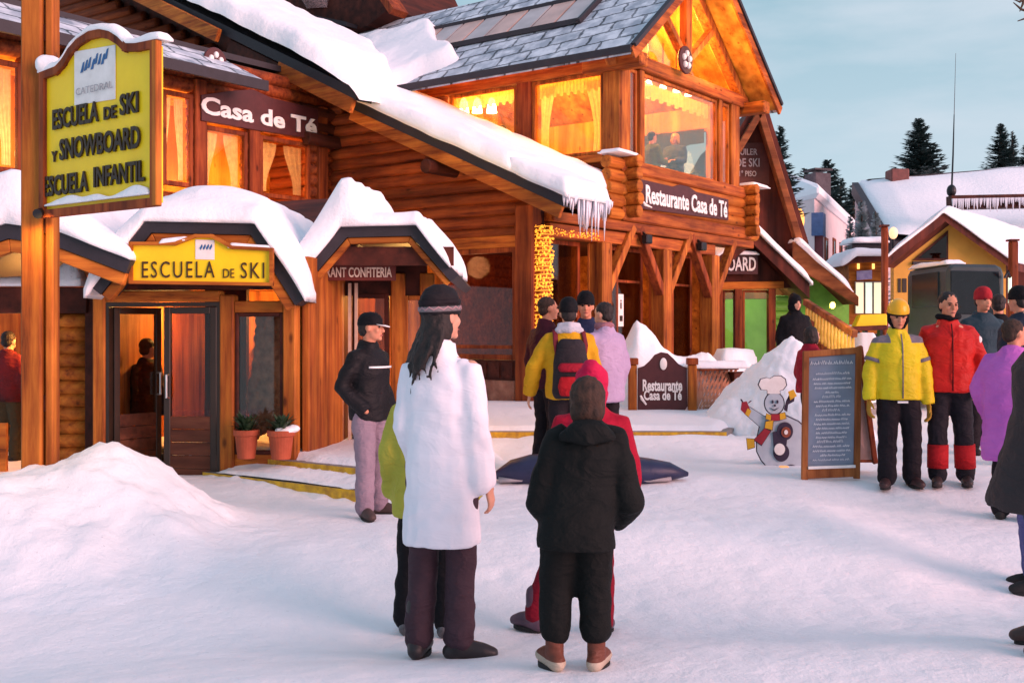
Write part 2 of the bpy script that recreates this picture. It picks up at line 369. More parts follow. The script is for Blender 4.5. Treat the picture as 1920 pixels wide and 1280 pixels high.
M['stone'] = pm('rubble_stone', (.42, .20, .13), (.20, .07, .045), .8, 5, .8, 9, .04)
M['concrete'] = pm('concrete', (.28, .26, .25), rough=.85, bump=.4)
M['metal_dark'] = pm('dark_metal', (.03, .03, .035), rough=.4, metal=.6)
M['ice'] = pm('ice', (.80, .80, .86), (.62, .64, .72), .25, 9)
M['terracotta'] = pm('terracotta', (.42, .085, .035), (.30, .055, .022), .7, 8, .2, 40)
M['leaf'] = pm('leaf', (.035, .075, .03), (.015, .035, .015), .6, 14)
# ------------------------------------------------------------------ the ground
def make_ground():
    ys = []; y = -2.5
    while y < 1800:
        ys.append(y); y += .07 if 3 < y < 11.5 else (.12 if y < 16 else max(.12, (y - 15) * .12))
    nu = 300; vs = []; fs = []
    for y in ys:
        for i in range(nu + 1):
            u = (i / nu * 2 - 1); u = (u * .62 if abs(u) < .8 else math.copysign(.496 + (abs(u) - .8) * 6, u))
            x = u * (y + 3.0) ; vs.append((x, y, ground_h(x, y)))
    n = nu + 1
    for j in range(len(ys) - 1):
        for i in range(nu): a = j * n + i; fs.append((a, a + 1, a + n + 1, a + n))
    mb = MB(); mb.v = [V(p) for p in vs]; mb.f = fs; mb.m = [0] * len(fs)
    props(mb.build('snowy_ground', M['snow_ground'], sm=True, fix=False), kind='structure')
make_ground()
def mound(name, label, cx, cy, rx, ry, h, seed, fn=None, m='snow', rough=.07, nu=46, nv=46, group=None, cat='snow pile'):
    mb = MB(); vs = []; fs = []
    for j in range(nv + 1):
        for i in range(nu + 1):
            u, v_ = i / nu * 2 - 1, j / nv * 2 - 1; x, y = cx + u * rx, cy + v_ * ry; r = math.sqrt(u * u + v_ * v_)
            z = fn(u, v_) if fn else h * (max(0, 1 - r) ** 1.15) * (1.3 - .3 * r)
            z *= (1 + .22 * nz(x, y, seed, 1.5)); k = min(1, max(0, z) / .15)
            cl_ = (.42 - noise.voronoi(V((x * 4.5, y * 4.5, z * 3 + seed)))[0][0]) + .5 * (.4 - noise.voronoi(V((x * 10, y * 10, z * 6 + seed)))[0][0])
            z += k * (rough * nz(x, y, seed + 2, 2.2) + rough * .55 * cl_ + rough * .25 * nz(x, y, seed + 8, 13))
            z += ground_h(x, y) - (.0 if r < .93 else .16)
            vs.append((x, y, z - .012))
    for j in range(nv):
        for i in range(nu): a = j * (nu + 1) + i; fs.append((a, a + 1, a + nu + 2, a + nu + 1))
    mb.add(vs, fs); o = mb.build(name, M[m], sm=True, fix=False); return props(o, label, cat, group)

# ------------------------------------------------------------------ the log chalet
R2, L2 = (.595, .804), (-.804, .595)
BF = Fr((.37, 17.06, 0), R2, L2)
bP = BF.p
def logs(mb, F, x0, x1, y, z0, z1, h=.2, r=None, xs=None, holes=()):
    """courses of round logs along x of F, centre line at y; xs(z) gives the run of a course, holes cut it"""
    z = z0 + h / 2; r = r or h * .56
    while z < z1 - h * .3:
        a, b = xs(z) if xs else (x0, x1); runs = [(a, b)] if b - a > .05 else []
        for (ha, hb, hz0, hz1) in holes:
            if hz0 - h * .4 < z < hz1 + h * .4:
                nr = []
                for (p, q) in runs:
                    if hb <= p or ha >= q: nr.append((p, q)); continue
                    if ha > p: nr.append((p, ha))
                    if hb < q: nr.append((hb, q))
                runs = nr
        for (p, q) in runs:
            n = max(1, int((q - p) / .9)); jit = .006
            pts = [F.p(p + (q - p) * i / n, y + random.uniform(-jit, jit), z + random.uniform(-jit, jit)) for i in range(n + 1)]
            mb.tube(pts, r, 10)
        z += h
chalet = thing('log_chalet', 'large red-brown log chalet with a snowy roof and a lit glazed restaurant storey above', 'building', bP(0, 0, 0))
LF = Fr(bP(0, 0, 0), L2, (-R2[0], -R2[1]))         # x along the log gable (to the left), y outwards
zlow = lambda l: 3.84 + .449 * l
zup = lambda l: 5.42 + .48 * (l - 2.95)
# -- log gable wall
mb = MB()
def xs_wall(z):
    l0 = max(.02, (z + .1 - 3.60) / .449)
    if z > 4.85: l0 = max(l0, 2.95 + (z + .24 - 5.42) / .48)
    return (l0, 15.5)
logs(mb, LF, 0, 15.5, -.08, .3, 10.0, .2, xs=xs_wall, holes=[(.0, 1.99, 0, 2.80)])
mb.build('log_wall', M['log_l'], chalet, sm=True)
mb = MB(); mb.prism([bP(.19, l, z) for l, z in ((2.15, .2), (2.15, 3.0), (.05, 3.0), (.05, zlow(.05) - .17), (2.9, zlow(2.9) - .17), (2.95, zup(2.95) - .2), (15.5, zup(15.5) - .2), (15.5, .2))], V((R2[0], R2[1], 0)) * .1); mb.build('wall_backing', M['dark_wood'], chalet)
mb = MB(); mb.box(LF, .0, .34, -.14, .10, .26, 3.42); mb.build('corner_post', M['post_red'], chalet, bevel=.02)
mb = MB(); mb.box(LF, .0, 2.1, -.02, .06, 2.78, 2.96); mb.build('header_beam', M['beam_l'], chalet, bevel=.012)
mb = MB(); mb.box(LF, .36, 2.2, -.20, .06, -.1, .70); mb.build('stone_base', M['stone'], chalet, bevel=.02)
def window(F, x0, x1, z0, z1, parent, y=0.0, fw=.07, mull=(), trans=(), fm='post', gm='glass', depth=.08, pane_y=-.02):
    mb = MB()
    mb.box(F, x0, x0 + fw, y - depth / 2, y + depth / 2, z0, z1); mb.box(F, x1 - fw, x1, y - depth / 2, y + depth / 2, z0, z1)
    mb.box(F, x0 + fw, x1 - fw, y - depth / 2, y + depth / 2, z0, z0 + fw); mb.box(F, x0 + fw, x1 - fw, y - depth / 2, y + depth / 2, z1 - fw, z1)
    for m_ in mull: mb.box(F, m_ - fw * .35, m_ + fw * .35, y - depth * .4, y + depth * .4, z0 + fw, z1 - fw)
    for t_ in trans: mb.box(F, x0 + fw, x1 - fw, y - depth * .38, y + depth * .38, t_ - fw * .35, t_ + fw * .35)
    o = mb.build('window', M[fm], parent, bevel=.008)
    mb = MB(); mb.box(F, x0 + fw * .8, x1 - fw * .8, y + pane_y - .004, y + pane_y + .004, z0 + fw * .8, z1 - fw * .8); mb.build('pane', M[gm], o)
    return o
window(LF, .35, 1.98, 1.02, 2.78, chalet, 0, .08, (), (1.22,), 'post_red', 'glass_dark')
mb = MB(); mb.box(LF, .35, 1.98, -.12, .05, .705, 1.015)
for k in range(6): mb.box(LF, .40 + k * .26, .61 + k * .26, .052, .07, .745, .98)
mb.build('panel', M['dark_wood'], chalet)
# dining room behind the dark window and the glass front
mb = MB(); mb.box(BF, .4, 6.1, 4.2, 4.3, .2, 3.17); mb.build('back_wall', M['log_l'], chalet)
mb = MB(); mb.box(BF, 5.95, 6.1, .2, 4.2, .2, 3.17); mb.build('end_wall', M['log_r'], chalet)
mb = MB(); mb.box(BF, -.0, 5.94, .2, 4.2, .20, .26); mb.build('floor', M['dark_wood'], chalet)
mb = MB(); mb.box(BF, .32, 5.94, .31, 4.2, 3.05, 3.15); mb.build('ceiling', M['dark_wood'], chalet)
for k, (a, l) in enumerate(((1.0, 1.6), (1.6, 1.0), (2.2, 2.2), (3.4, 1.5), (4.6, 1.6))):
    t = thing('dining_table', ('small wooden dining table behind the dark lower window of the log wall', 'wooden dining table close behind the lower glass near the lit column', 'wooden dining table deeper in the lower dining room', 'wooden dining table behind the first glass bay under the balcony', 'wooden dining table behind the second glass bay under the balcony')[k], 'table', bP(a, l, .26), 'tables in the lower dining room')
    mb = MB(); mb.box(BF, a - .35, a + .35, l - .35, l + .35, .98, 1.02); mb.build('tabletop', M['pine'], t, bevel=.01)
    mb = MB(); mb.tube([bP(a, l, .26), bP(a, l, .98)], .05); mb.build('leg', M['dark_wood'], t)
# -- lit column
mb = MB(); mb.box(BF, .0, .28, -.10, .12, .26, 3.05); mb.build('pillar', M['post'], chalet, bevel=.015)
def rope_light():
    t = thing('rope_light', 'golden rope light wound round the corner pillar and along the beam', 'rope light', bP(0, 0, 0))
    mb = MB(); pts = []
    for k in range(420):
        s_ = k / 420; z = .95 + 2.15 * s_; q = (k % 12) / 12 * 2 * math.pi
        pts.append(bP(.14 + .175 * max(-1, min(1, 1.35 * math.cos(q))), .01 + .145 * max(-1, min(1, 1.35 * math.sin(q))), z))
    mb.tube(pts, .006, 5); mb.build('cable', M['rope'], t)
    mb = MB(); random.seed(31)
    for k in range(620):
        z = random.uniform(.92, 3.10); c = random.random()
        if c < .5: p = bP(-.012 + random.uniform(-.01, .01), random.uniform(-.12, .13), z)
        else: p = bP(random.uniform(-.01, .30), -.112 + random.uniform(-.015, .01), z)
        r = random.uniform(.006, .017); mb.ell(p, (r, r, r * random.uniform(.8, 2)), nu=6, nv=4)
    for k in range(90): r = random.uniform(.006, .014); mb.ell(bP(random.uniform(.33, 1.7), -.07 + random.uniform(-.01, .01), random.uniform(2.97, 3.08)), (r, r, r), nu=6, nv=4)
    o = mb.build('bulbs', M['rope'], t); o['kind'] = 'stuff'
rope_light()
# -- glass front under the balcony
mb = MB(); mb.box(BF, .30, 6.05, -.06, .14, 2.95, 3.16); mb.build('header_beam', M['beam_r'], chalet, bevel=.012)
posts = [1.85, 3.95, 5.89]
for (x0, x1, gm, mull, tr) in ((.34, 1.68, 'glass_dark', (), ()), (2.02, 3.78, 'glass_dark', (2.9,), (2.35,)), (4.12, 5.72, 'glass_dark', (4.95,), (2.35,))):
    window(BF, x0, x1, .42, 2.95, chalet, .32, .07, mull, tr, 'post_red', gm)
for k, a in enumerate(posts):
    mb = MB(); mb.box(BF, a - .15, a + .15, -.16, .14, .2, 2.95); mb.build('post', M['post'], chalet, bevel=.025)
    for sg in ((1,) if k < 1 else (1, -1)):
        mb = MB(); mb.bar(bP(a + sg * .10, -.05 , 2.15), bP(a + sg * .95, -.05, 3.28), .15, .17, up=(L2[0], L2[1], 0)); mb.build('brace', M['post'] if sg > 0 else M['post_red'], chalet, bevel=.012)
mb = MB(); mb.box(BF, .3, 7.7, -.13, .3, 3.18, 3.34); mb.build('floor_beam', M['beam_r'], chalet, bevel=.015)
for a in (3.05, 5.15):
    t = thing('floodlight', 'small dark floodlight under the balcony, %s' % ('nearer the icicles' if a < 4 else 'farther from the icicles'), 'lamp', bP(a, -.2, 3.1), 'floodlights under the balcony')
    mb = MB(); mb.box(BF.sub(a, -.22, 3.08), -.1, .1, -.06, .06, -.09, .07); mb.build('housing', M['metal_dark'], t, bevel=.02)
    mb = MB(); mb.bar(bP(a, -.2, 3.14), bP(a, -.1, 3.22), .03, .03); mb.build('bracket', M['metal_dark'], t)
mb = MB(); mb.box(BF, 2.93, 3.11, .323 - .03, .323 - .012, 1.55, 2.12); nt_ = mb.build('notice', M['white_paint'], None); props(nt_, 'white paper notice taped inside the glass bay beside the ground sign', 'notice')
lettering('i', nt_, bP(2.99, .29, 1.86), R2 + (0,), (0, 0, 1), .05, .16, M['black_paint'], .003)
mb = MB(); mb.box(BF, 2.97, 3.07, .285, .292, 1.64, 1.74); mb.build('pictogram', M['black_paint'], nt_)
# -- balcony parapet of logs with crossed ends
PF_ = BF
mb = MB(); mb.box(BF, 2.45, 7.65, -.11, .10, 3.36, 3.60); mb.build('lower_beam', M['beam_r'], chalet, bevel=.03)
mb = MB(); mb.box(BF, 2.45, 7.65, -.10, .10, 4.20, 4.42); mb.build('upper_beam', M['beam_r'], chalet, bevel=.03)
mb = MB(); logs(mb, BF, 2.45, 7.65, .0, 3.60, 4.20, .2); mb.build('parapet_logs', M['log_r'], chalet, sm=True)
for (a0, a1, a2) in ((2.02, 2.50, 2.62), (8.02, 7.55, 7.42)):
    mb = MB()
    for k in range(5):
        z = 3.47 + k * .215; d = (a1 - a0)
        mb.tube([bP(a0 + .02 * random.random(), 0, z), bP(a0 + d * .5, 0, z), bP(a1, 0, z)], .112, 12)
    mb.build('log_ends', M['log_r'], chalet, sm=False, bevel=.015)
    mb = MB()
    for k in range(5):
        z = 3.52 + k * .215
        mb.tube([bP(a2, -.36 + .03 * random.random(), z), bP(a2, .3, z)], .108, 12)
    mb.build('log_ends', M['log_r'], chalet, bevel=.015)
    mb = MB(); mb.sheet(BF, min(a0, a2) - .04, max(a0, a2) + .12, -.3, .14, lambda x, y: 4.46, .07, 12, 10, .08, .02, a0); mb.build('snow_cap', M['snow_roof'], chalet, sm=True)
# -- upper storey walls
mb = MB(); logs(mb, Fr(bP(2.75, 0, 0), L2, (-R2[0], -R2[1])), .1, 7, 0, 3.5, 6.3, .2, holes=[(.30, 4.05, 4.55, 6.15)]); mb.build('side_log_wall', M['log_l'], chalet, sm=True)
SF = Fr(bP(2.70, 0, 0), L2, (-R2[0], -R2[1]))
mb = MB(); mb.box(SF, .05, .42, -.22, .10, 4.42, 6.22); mb.build('corner_post', M['post'], chalet, bevel=.03)
mb = MB(); mb.box(SF, 1.98, 2.32, -.15, .07, 4.5, 6.2); mb.build('post', M['post_red'], chalet, bevel=.02)
mb = MB(); mb.box(SF, .42, 5.2, -.12, .08, 6.04, 6.24); mb.build('eave_beam', M['beam_l'], chalet, bevel=.015)
mb = MB(); mb.box(SF, .42, 4.1, -.12, .10, 4.42, 4.57); mb.build('sill_beam', M['beam_l'], chalet, bevel=.015)
window(SF, .44, 1.97, 4.58, 6.03, chalet, 0, .06, (), (), 'post', 'glass_up')
window(SF, 2.33, 3.95, 4.58, 6.03, chalet, 0, .06, (), (), 'post', 'glass_up')
UF = Fr(bP(0, .15, 0), R2, L2)
for (x0, x1) in ((2.98, 3.28), (3.46, 6.46), (6.62, 7.02)): window(UF, x0, x1, 4.43, 6.10, chalet, 0, .06, (), (), 'post', 'glass_up')
for (x0, x1) in ((3.29, 3.45), (6.47, 6.61), (7.03, 7.40)):
    mb = MB(); mb.box(UF, x0, x1, -.10, .12, 4.43, 6.12); mb.build('post', M['post'], chalet, bevel=.015)
mb = MB(); mb.box(UF, 2.45, 7.75, -.13, .12, 6.12, 6.37); mb.build('tie_beam', M['beam_r'], chalet, bevel=.02)
# gable truss and glazing
zr = lambda a: 8.65 - .807 * abs(a - 5.13)
mb = MB(); mb.prism([UF.p(2.95, .06, 6.38), UF.p(7.31, .06, 6.38), UF.p(5.13, .06, 8.15)], V((L2[0], L2[1], 0)) * .008); gw = mb.build('gable_window', M['glass_up'], chalet)
mb = MB(); mb.box(UF, 5.02, 5.24, -.12, .05, 6.37, 8.3); mb.build('king_post', M['post'], chalet, bevel=.015)
for sg in (-1, 1):
    mb = MB(); mb.bar(UF.p(5.13 + sg * .12, -.04, 6.7), UF.p(5.13 + sg * 1.15, -.04, 7.5), .13, .15, up=(L2[0], L2[1], 0)); mb.build('brace', M['post'], chalet, bevel=.01)
    mb = MB(); mb.bar(UF.p(5.13 + sg * .05, -.02, zr(5.18) - .32), UF.p(5.13 + sg * 2.75, -.02, zr(5.13 + 2.75) - .32), .18, .2, up=(L2[0], L2[1], 0)); mb.build('rafter', M['post'], chalet, bevel=.01)
    mb = MB(); a = 5.13 + sg * 2.55; mb.box(UF, a - .14, a + .14, -.58, .6, 5.98, 6.22); mb.build('purlin', M['beam_l'], chalet, bevel=.02)
# box roof
def slope(a0, a1, l0, l1, up, th, mat_, name, uvs=True):
    A, B = bP(a0, l0, zr(a0) + up), bP(a1, l0, zr(a1) + up); A2, B2 = bP(a0, l1, zr(a0) + up), bP(a1, l1, zr(a1) + up)
    mb = MB(); dn = V((0, 0, -th)); mb.add([A, B, B2, A2, A + dn, B + dn, B2 + dn, A2 + dn], [(0, 1, 2, 3), (7, 6, 5, 4), (0, 4, 5, 1), (1, 5, 6, 2), (2, 6, 7, 3), (3, 7, 4, 0)])
    return mb.build(name, mat_, chalet, uv=(lambda p: (BF.loc(p).y, BF.loc(p).x * 1.285)) if uvs else None)
slope(2.05, 5.13, -.47, 11, .0, .10, M['slate'], 'roof'); slope(8.21, 5.135, -.47, 11, .0, .10, M['slate'], 'roof')
slope(2.15, 5.13, -.44, 11, -.104, .04, M['pine'], 'soffit', False); slope(8.11, 5.135, -.44, 11, -.104, .04, M['pine'], 'soffit', False)
for sg in (-1, 1):
    a = 5.13 + sg * 3.06; mb = MB()
    mb.bar(bP(5.13 + sg * .02, -.50, zr(5.15) - .10), bP(a, -.50, zr(a) - .10), .05, .20, up=(0, 0, 1)); mb.build('bargeboard', M['beam_r'], chalet)
    mb = MB(); mb.bar(bP(5.13 + sg * .02, -.515, zr(5.15) + .035), bP(a, -.515, zr(a) + .035), .10, .07); mb.build('verge_trim', M['roof_edge'], chalet)
mb = MB(); mb.bar(bP(2.03, -.5, 6.155), bP(2.03, 10.9, 6.155), .07, .12); mb.build('gutter', M['roof_edge'], chalet)
# skylight strip lying on the slope
def on_roof(px, py):
    d = V(((px - 960) / FPX, 1, (HZ - py) / FPX)); p0 = bP(2.13, 0, zr(2.13)); n = (bP(5.13, 0, zr(5.13)) - p0).cross(V((L2[0], L2[1], 0))).normalized()
    o = V((0, 0, CH)); return o + d * ((p0 - o).dot(n) / d.dot(n))
q = [BF.loc(on_roof(*p)) for p in ((757, 98), (799, 64), (1124, 0), (1076, 53))]
sk = thing('skylight_strip', 'long strip of pale skylight panes set into the slate roof', 'skylight', bP(0, 0, 0))
aL = (q[0].x + q[3].x) / 2; aH = (q[1].x + q[2].x) / 2; lL = (q[0].y + q[1].y) / 2; lR = (q[3].y + q[2].y) / 2
for k in range(8):
    la, lb = lR + (lL - lR) * k / 8 + .03, lR + (lL - lR) * (k + 1) / 8 - .03; mb = MB()
    mb.add([bP(aL, la, zr(aL) + .07), bP(aH, la, zr(aH) + .07), bP(aH, lb, zr(aH) + .07), bP(aL, lb, zr(aL) + .07), bP(aL, la, zr(aL) + .02), bP(aH, la, zr(aH) + .02), bP(aH, lb, zr(aH) + .02), bP(aL, lb, zr(aL) + .02)], [(0, 1, 2, 3), (7, 6, 5, 4), (0, 4, 5, 1), (1, 5, 6, 2), (2, 6, 7, 3), (3, 7, 4, 0)])
    mb.build('pane', pm('skylight_pane_%d' % k, (.62, .42, .36) if k % 2 else (.50, .46, .46), None, .35, 2), sk)
mb = MB()
for (aa) in (aL - .06, aH + .06): mb.bar(bP(aa, lR - .05, zr(aa) + .05), bP(aa, lL + .05, zr(aa) + .05), .09, .1)
for ll in (lR - .05, lL + .05): mb.bar(bP(aL - .1, ll, zr(aL - .1) + .05), bP(aH + .1, ll, zr(aH + .1) + .05), .08, .1)
mb.build('frame', M['roof_edge'], sk)
# snow lying in the valley of the slate roof
def vmask(a, l):
    lim = 4.80 - .95 * math.exp(-((a - 2.75) / .36) ** 2) + .75 * smooth(3.2, 4.3, a) + .12 * nz(a, l, 4, 1.8)
    top = 4.35 + .25 * nz(l, 2, 1, 1.2) - .10 * max(0, l - 6)
    return smooth(lim - .10, lim + .28, l) * (1 - smooth(top - .15, top + .2, a))
mb = MB(); mb.sheet(BF, 1.9, 4.9, 3.6, 10.5, lambda a, l: zr(max(a, 2.0)) + .005, .32, 60, 90, .15, .03, 3, vmask, low=-.05, under=lambda a, l: zr(max(a, 2)) - .06); mb.build('valley_snow', M['snow_roof'], chalet, sm=True)
# -- lower and upper tiers of the front gable roof
def tier(a0, a1, l0, l1, zf, th, name, m):
    A, B, C, D = bP(a0, l0, zf(l0)), bP(a1, l0, zf(l0)), bP(a1, l1, zf(l1)), bP(a0, l1, zf(l1)); dn = V((0, 0, -th)); mb = MB()
    mb.add([A, B, C, D, A + dn, B + dn, C + dn, D + dn], [(0, 1, 2, 3), (7, 6, 5, 4), (0, 4, 5, 1), (1, 5, 6, 2), (2, 6, 7, 3), (3, 7, 4, 0)]); return mb.build(name, m, chalet)
tier(-.6, 2.60, .102, 6.0, zlow, .16, 'roof', M['roof_edge']); tier(-.6, .62, -.92, .10, zlow, .16, 'roof', M['roof_edge'])
tier(-.56, -.12, -.80, 3.6, lambda l: zlow(l) - .165, .04, 'soffit', M['beam_l'])
mb = MB(); mb.bar(bP(-.57, -.86, zlow(-.86) - .26), bP(-.57, 3.4, zlow(3.4) - .26), .06, .19); mb.build('bargeboard', M['beam_l'], chalet, bevel=.01)
q = [bP(a_, l_, zup(l_)) for a_, l_ in ((-1.0, 2.86), (.15, 2.86), (3.2, 6.6), (3.2, 15.8), (-1.0, 15.8))]; mb = MB(); mb.prism(q, V((0, 0, -.18))); mb.build('roof', M['roof_edge'], chalet)
for (l0, l1, dz, aa, mm) in ((2.95, 4.75, -.30, -.97, 'beam_l'), (4.80, 6.1, -.34, -.92, 'dark_wood'), (6.15, 15.5, -.22, -1.12, 'beam_l')):  # middle board in dark wood: its shadow is put into the colour
    mb = MB(); mb.bar(bP(aa, l0, zup(l0) + dz), bP(aa, l1, zup(l1) + dz), .09, .24); mb.build('bargeboard', M[mm], chalet, bevel=.012)
for l, z in ((4.45, 5.02), (4.45, 5.28), (4.3, 4.78), (1.6, 4.06), (5.9, 6.25)):
    mb = MB(); mb.tube([bP(-.75, l, z), bP(.3, l, z)], .115, 10); mb.build('log_end', M['dark_wood'], chalet, bevel=.012)
mb = MB(); mb.sheet(BF, -.66, 2.60, .0, 6.0, lambda a, l: zlow(l), .27, 34, 66, .16, .035, 2); mb.build('roof_snow', M['snow_roof'], chalet, sm=True)
mb = MB(); mb.sheet(BF, -.66, .60, -1.0, .12, lambda a, l: zlow(l), .26, 22, 22, .14, .04, 5); mb.build('roof_snow', M['snow_roof'], chalet, sm=True)
mb = MB(); mb.sheet(BF, -1.08, 3.1, 2.72, 15.7, lambda a, l: zup(l), lambda a, l: .14 + .38 * smooth(2.75, 4.2, l), 60, 120, .30, .05, 8, lambda a, l: smooth(-.05, .3, (.25 + max(0, l - 2.9) * .82) - a + .1 * nz(a, l, 3, 2)) * smooth(2.70, 2.95, l + .0) , low=-.12); mb.build('roof_snow', M['snow_roof'], chalet, sm=True)
ic = MB(); random.seed(5)
for k in range(64):
    f_ = random.random(); a = -.62 + 1.22 * f_; l = -.97 + random.uniform(-.04, .08); z = zlow(-.92) + .02; ln = random.uniform(.10, .30) + (.42 * random.random() ** 2 if .2 < f_ < .85 else 0)
    ic.tube([bP(a, l, z), bP(a + random.uniform(-.01, .01), l, z - ln * .5), bP(a, l, z - ln)], [.026, .017, .003], 6)
icc = ic.build('icicles', M['ice'], chalet, sm=True)
# dormer at the top behind the upper snow
mb = MB(); a = 4.6; dq = [pl(px, py, bP(a, 0, 0), L2) for px, py in ((470, 90), (455, -90), (690, -75), (730, 16), (690, 48), (600, 78))]; mb.prism(dq, V((R2[0], R2[1], 0)) * 3); mb.build('dormer', M['dark_wood'], chalet)
mb = MB(); mb.bar(pl(690, -60, bP(a - .3, 0, 0), L2), pl(748, 26, bP(a - .3, 0, 0), L2), .5, .16); mb.build('dormer_eave', M['post_red'], chalet)
mb = MB(); mb.bar(pl(535, 22, bP(a - .2, 0, 0), L2), pl(660, 48, bP(a - .2, 0, 0), L2), .35, .08); mb.build('dormer_sill', M['roof_edge'], chalet)
mb = MB(); mb.add([pl(px, py, bP(a - .02, 0, 0), L2) for px, py in ((560, -10), (615, -10), (612, 14), (575, 16))], [(0, 1, 2, 3)]); mb.prism([pl(px, py, bP(a - .05, 0, 0), L2) for px, py in ((560, -10), (615, -10), (612, 14), (575, 16))], V((R2[0], R2[1], 0)) * .03); mb.build('dormer_window', M['glass_dark'], chalet)
# -- the wing with the tea-room windows
W0 = (-3.22, 19.72)
WF = Fr((W0[0], W0[1], 0), R2, L2)
wx = lambda px: WF.loc(pl(px, 600, W0, R2)).x
mb = MB(); hw = [(wx(485), wx(580), 3.7, 4.72), (wx(380), wx(462), 3.7, 4.72), (wx(303), wx(360), 3.7, 5.15), (wx(-60), wx(40), 3.6, 5.1), (wx(200), wx(290), 3.7, 5.15)]
logs(mb, WF, -7.2, .05, .06, 2.4, 5.9, .2, holes=hw); mb.build('log_wall', M['log_l'], chalet, sm=True)
for (x0, x1, z0, z1) in hw: window(WF, x0, x1, z0, z1, chalet, 0, .07, (), (), 'post_red', 'glass_up')
for x in (wx(371), wx(472), wx(600)):
    mb = MB(); mb.box(WF, x - .11, x + .11, -.10, .1, 2.5, 5.4); mb.build('post', M['post_red'], chalet, bevel=.015)
mb = MB(); mb.box(WF, -7.2, 0, 1.6, 1.7, 2.5, 5.7); mb.build('inner_wall', M['pine'], chalet)
mb = MB(); mb.box(WF, -7.2, 0, .1, 1.6, 5.30, 5.40); mb.build('ceiling', M['pine'], chalet)
mb = MB(); mb.box(WF, -7.2, 0, .1, 1.6, 3.1, 3.2); mb.build('floor', M['pine'], chalet)
x1 = wx(440)
mb = MB(); zz = lambda y: 5.42 + .55 * (y + .75); A = [WF.p(-7.6, -.75, zz(-.75)), WF.p(x1, -.75, zz(-.75)), WF.p(x1 - .3, .2, zz(.2)), WF.p(-7.6, .2, zz(.2))]
mb.add(A + [p - V((0, 0, .1)) for p in A], [(0, 1, 2, 3), (7, 6, 5, 4), (0, 4, 5, 1), (1, 5, 6, 2), (2, 6, 7, 3), (3, 7, 4, 0)]); mb.build('pent_roof', M['slate'], chalet, uv=lambda p: (WF.loc(p).x, WF.loc(p).y * 1.2))
mb = MB(); mb.bar(WF.p(-7.6, -.77, 5.34), WF.p(x1 + .02, -.77, 5.34), .06, .16); mb.build('gutter', M['roof_edge'], chalet)
mb = MB(); mb.box(WF, -7.6, .0, .16, 2.2, 5.9, 6.0); mb.build('wing_roof', M['roof_edge'], chalet)
for k in range(4):
    mb = MB(); xx = hw[(0, 2, 3, 1)[k]]; x0, xx1 = xx[0] + .08, xx[1] - .08; R_ = []
    w_ = (xx1 - x0) * (.42 if k != 2 else .5)
    for side in (0, 1):
        vs = []; n = 16
        for j in range(9):
            t = j / 8; ww = w_ * (1 - .55 * math.sin(min(1, t * 1.1) * math.pi * .5) ** 2)
            for i in range(n + 1):
                s_ = i / n; xq = x0 + s_ * ww if side == 0 else xx1 - s_ * ww
                vs.append(WF.p(xq, .12 + .018 * math.sin(s_ * 22), xx[3] - .08 - t * (xx[3] - xx[2] - .2)))
        mb.add(vs, [(j * (n + 1) + i, j * (n + 1) + i + 1, (j + 1) * (n + 1) + i + 1, (j + 1) * (n + 1) + i) for j in range(8) for i in range(n)])
    props(mb.build('curtain', sheer('sheer_%d' % k, (.75, .62, .48)), None, sm=True), ('sheer curtain in the tea-room window under the end of its sign', 'pale parted curtain in the window beside the yellow hanging sign', 'sheer curtain in the far left upper window behind the pole', 'sheer curtain in the window under the start of the tea-room sign')[k], 'curtain', 'curtains in the wing windows')
for (x, e_) in ((wx(320), 150), (wx(440), 40), (wx(530), 60), (wx(15), 120)):
    ld = bpy.data.lights.new('room_lamp', 'POINT'); ld.energy = e_; ld.color = (1, .50, .12); ld.shadow_soft_size = .12
    lo = bpy.data.objects.new('room_lamp', ld); COL.objects.link(lo); lo.location = WF.p(x, .9, 4.0)
# ------------------------------------------------------------------ the lit restaurant room upstairs
mb = MB(); mb.prism([bP(a_, 6.2, z_) for a_, z_ in ((2.9, 4.0), (7.35, 4.0), (7.35, 6.55), (5.13, 8.35), (2.9, 6.55))], V((L2[0], L2[1], 0)) * .1); mb.build('back_wall', M['pine'], chalet)
mb = MB(); mb.box(BF, 2.8, 7.6, .25, 6.2, 3.95, 4.05); mb.build('floor', M['pine'], chalet)
mb = MB()
for (y0, y1, z0, z1) in ((.25, .75, 4.05, 6.2), (.75, 2.9, 4.05, 4.4), (.75, 2.9, 5.75, 6.2), (2.9, 6.2, 4.05, 6.2)): mb.box(BF, 7.36, 7.5, y0, y1, z0, z1)
mb.build('end_wall', M['pine'], chalet)
window(Fr(bP(7.42, 0, 0), L2, (-R2[0], -R2[1])), .75, 2.9, 4.4, 5.75, chalet, 0, .07, (), (), 'pine', 'glass_up')
mb = MB(); n = 24; vs = []
for j in range(7):
    t = j / 6
    for i in range(n + 1):
        s_ = i / n; z = 5.72 - t * (.30 + .85 * max(0, 1 - s_ * 1.15) ** 1.5); vs.append(bP(7.28 - .02 * math.sin(s_ * 40), .8 + 2.0 * (1 - s_), z))
mb.add(vs, [(j * (n + 1) + i, j * (n + 1) + i + 1, (j + 1) * (n + 1) + i + 1, (j + 1) * (n + 1) + i) for j in range(6) for i in range(n)])
props(mb.build('curtain', sheer('slate_curtain', (.10, .11, .17), .05), None, sm=True), 'slate blue gathered curtain over the far window of the lit upper room', 'curtain')
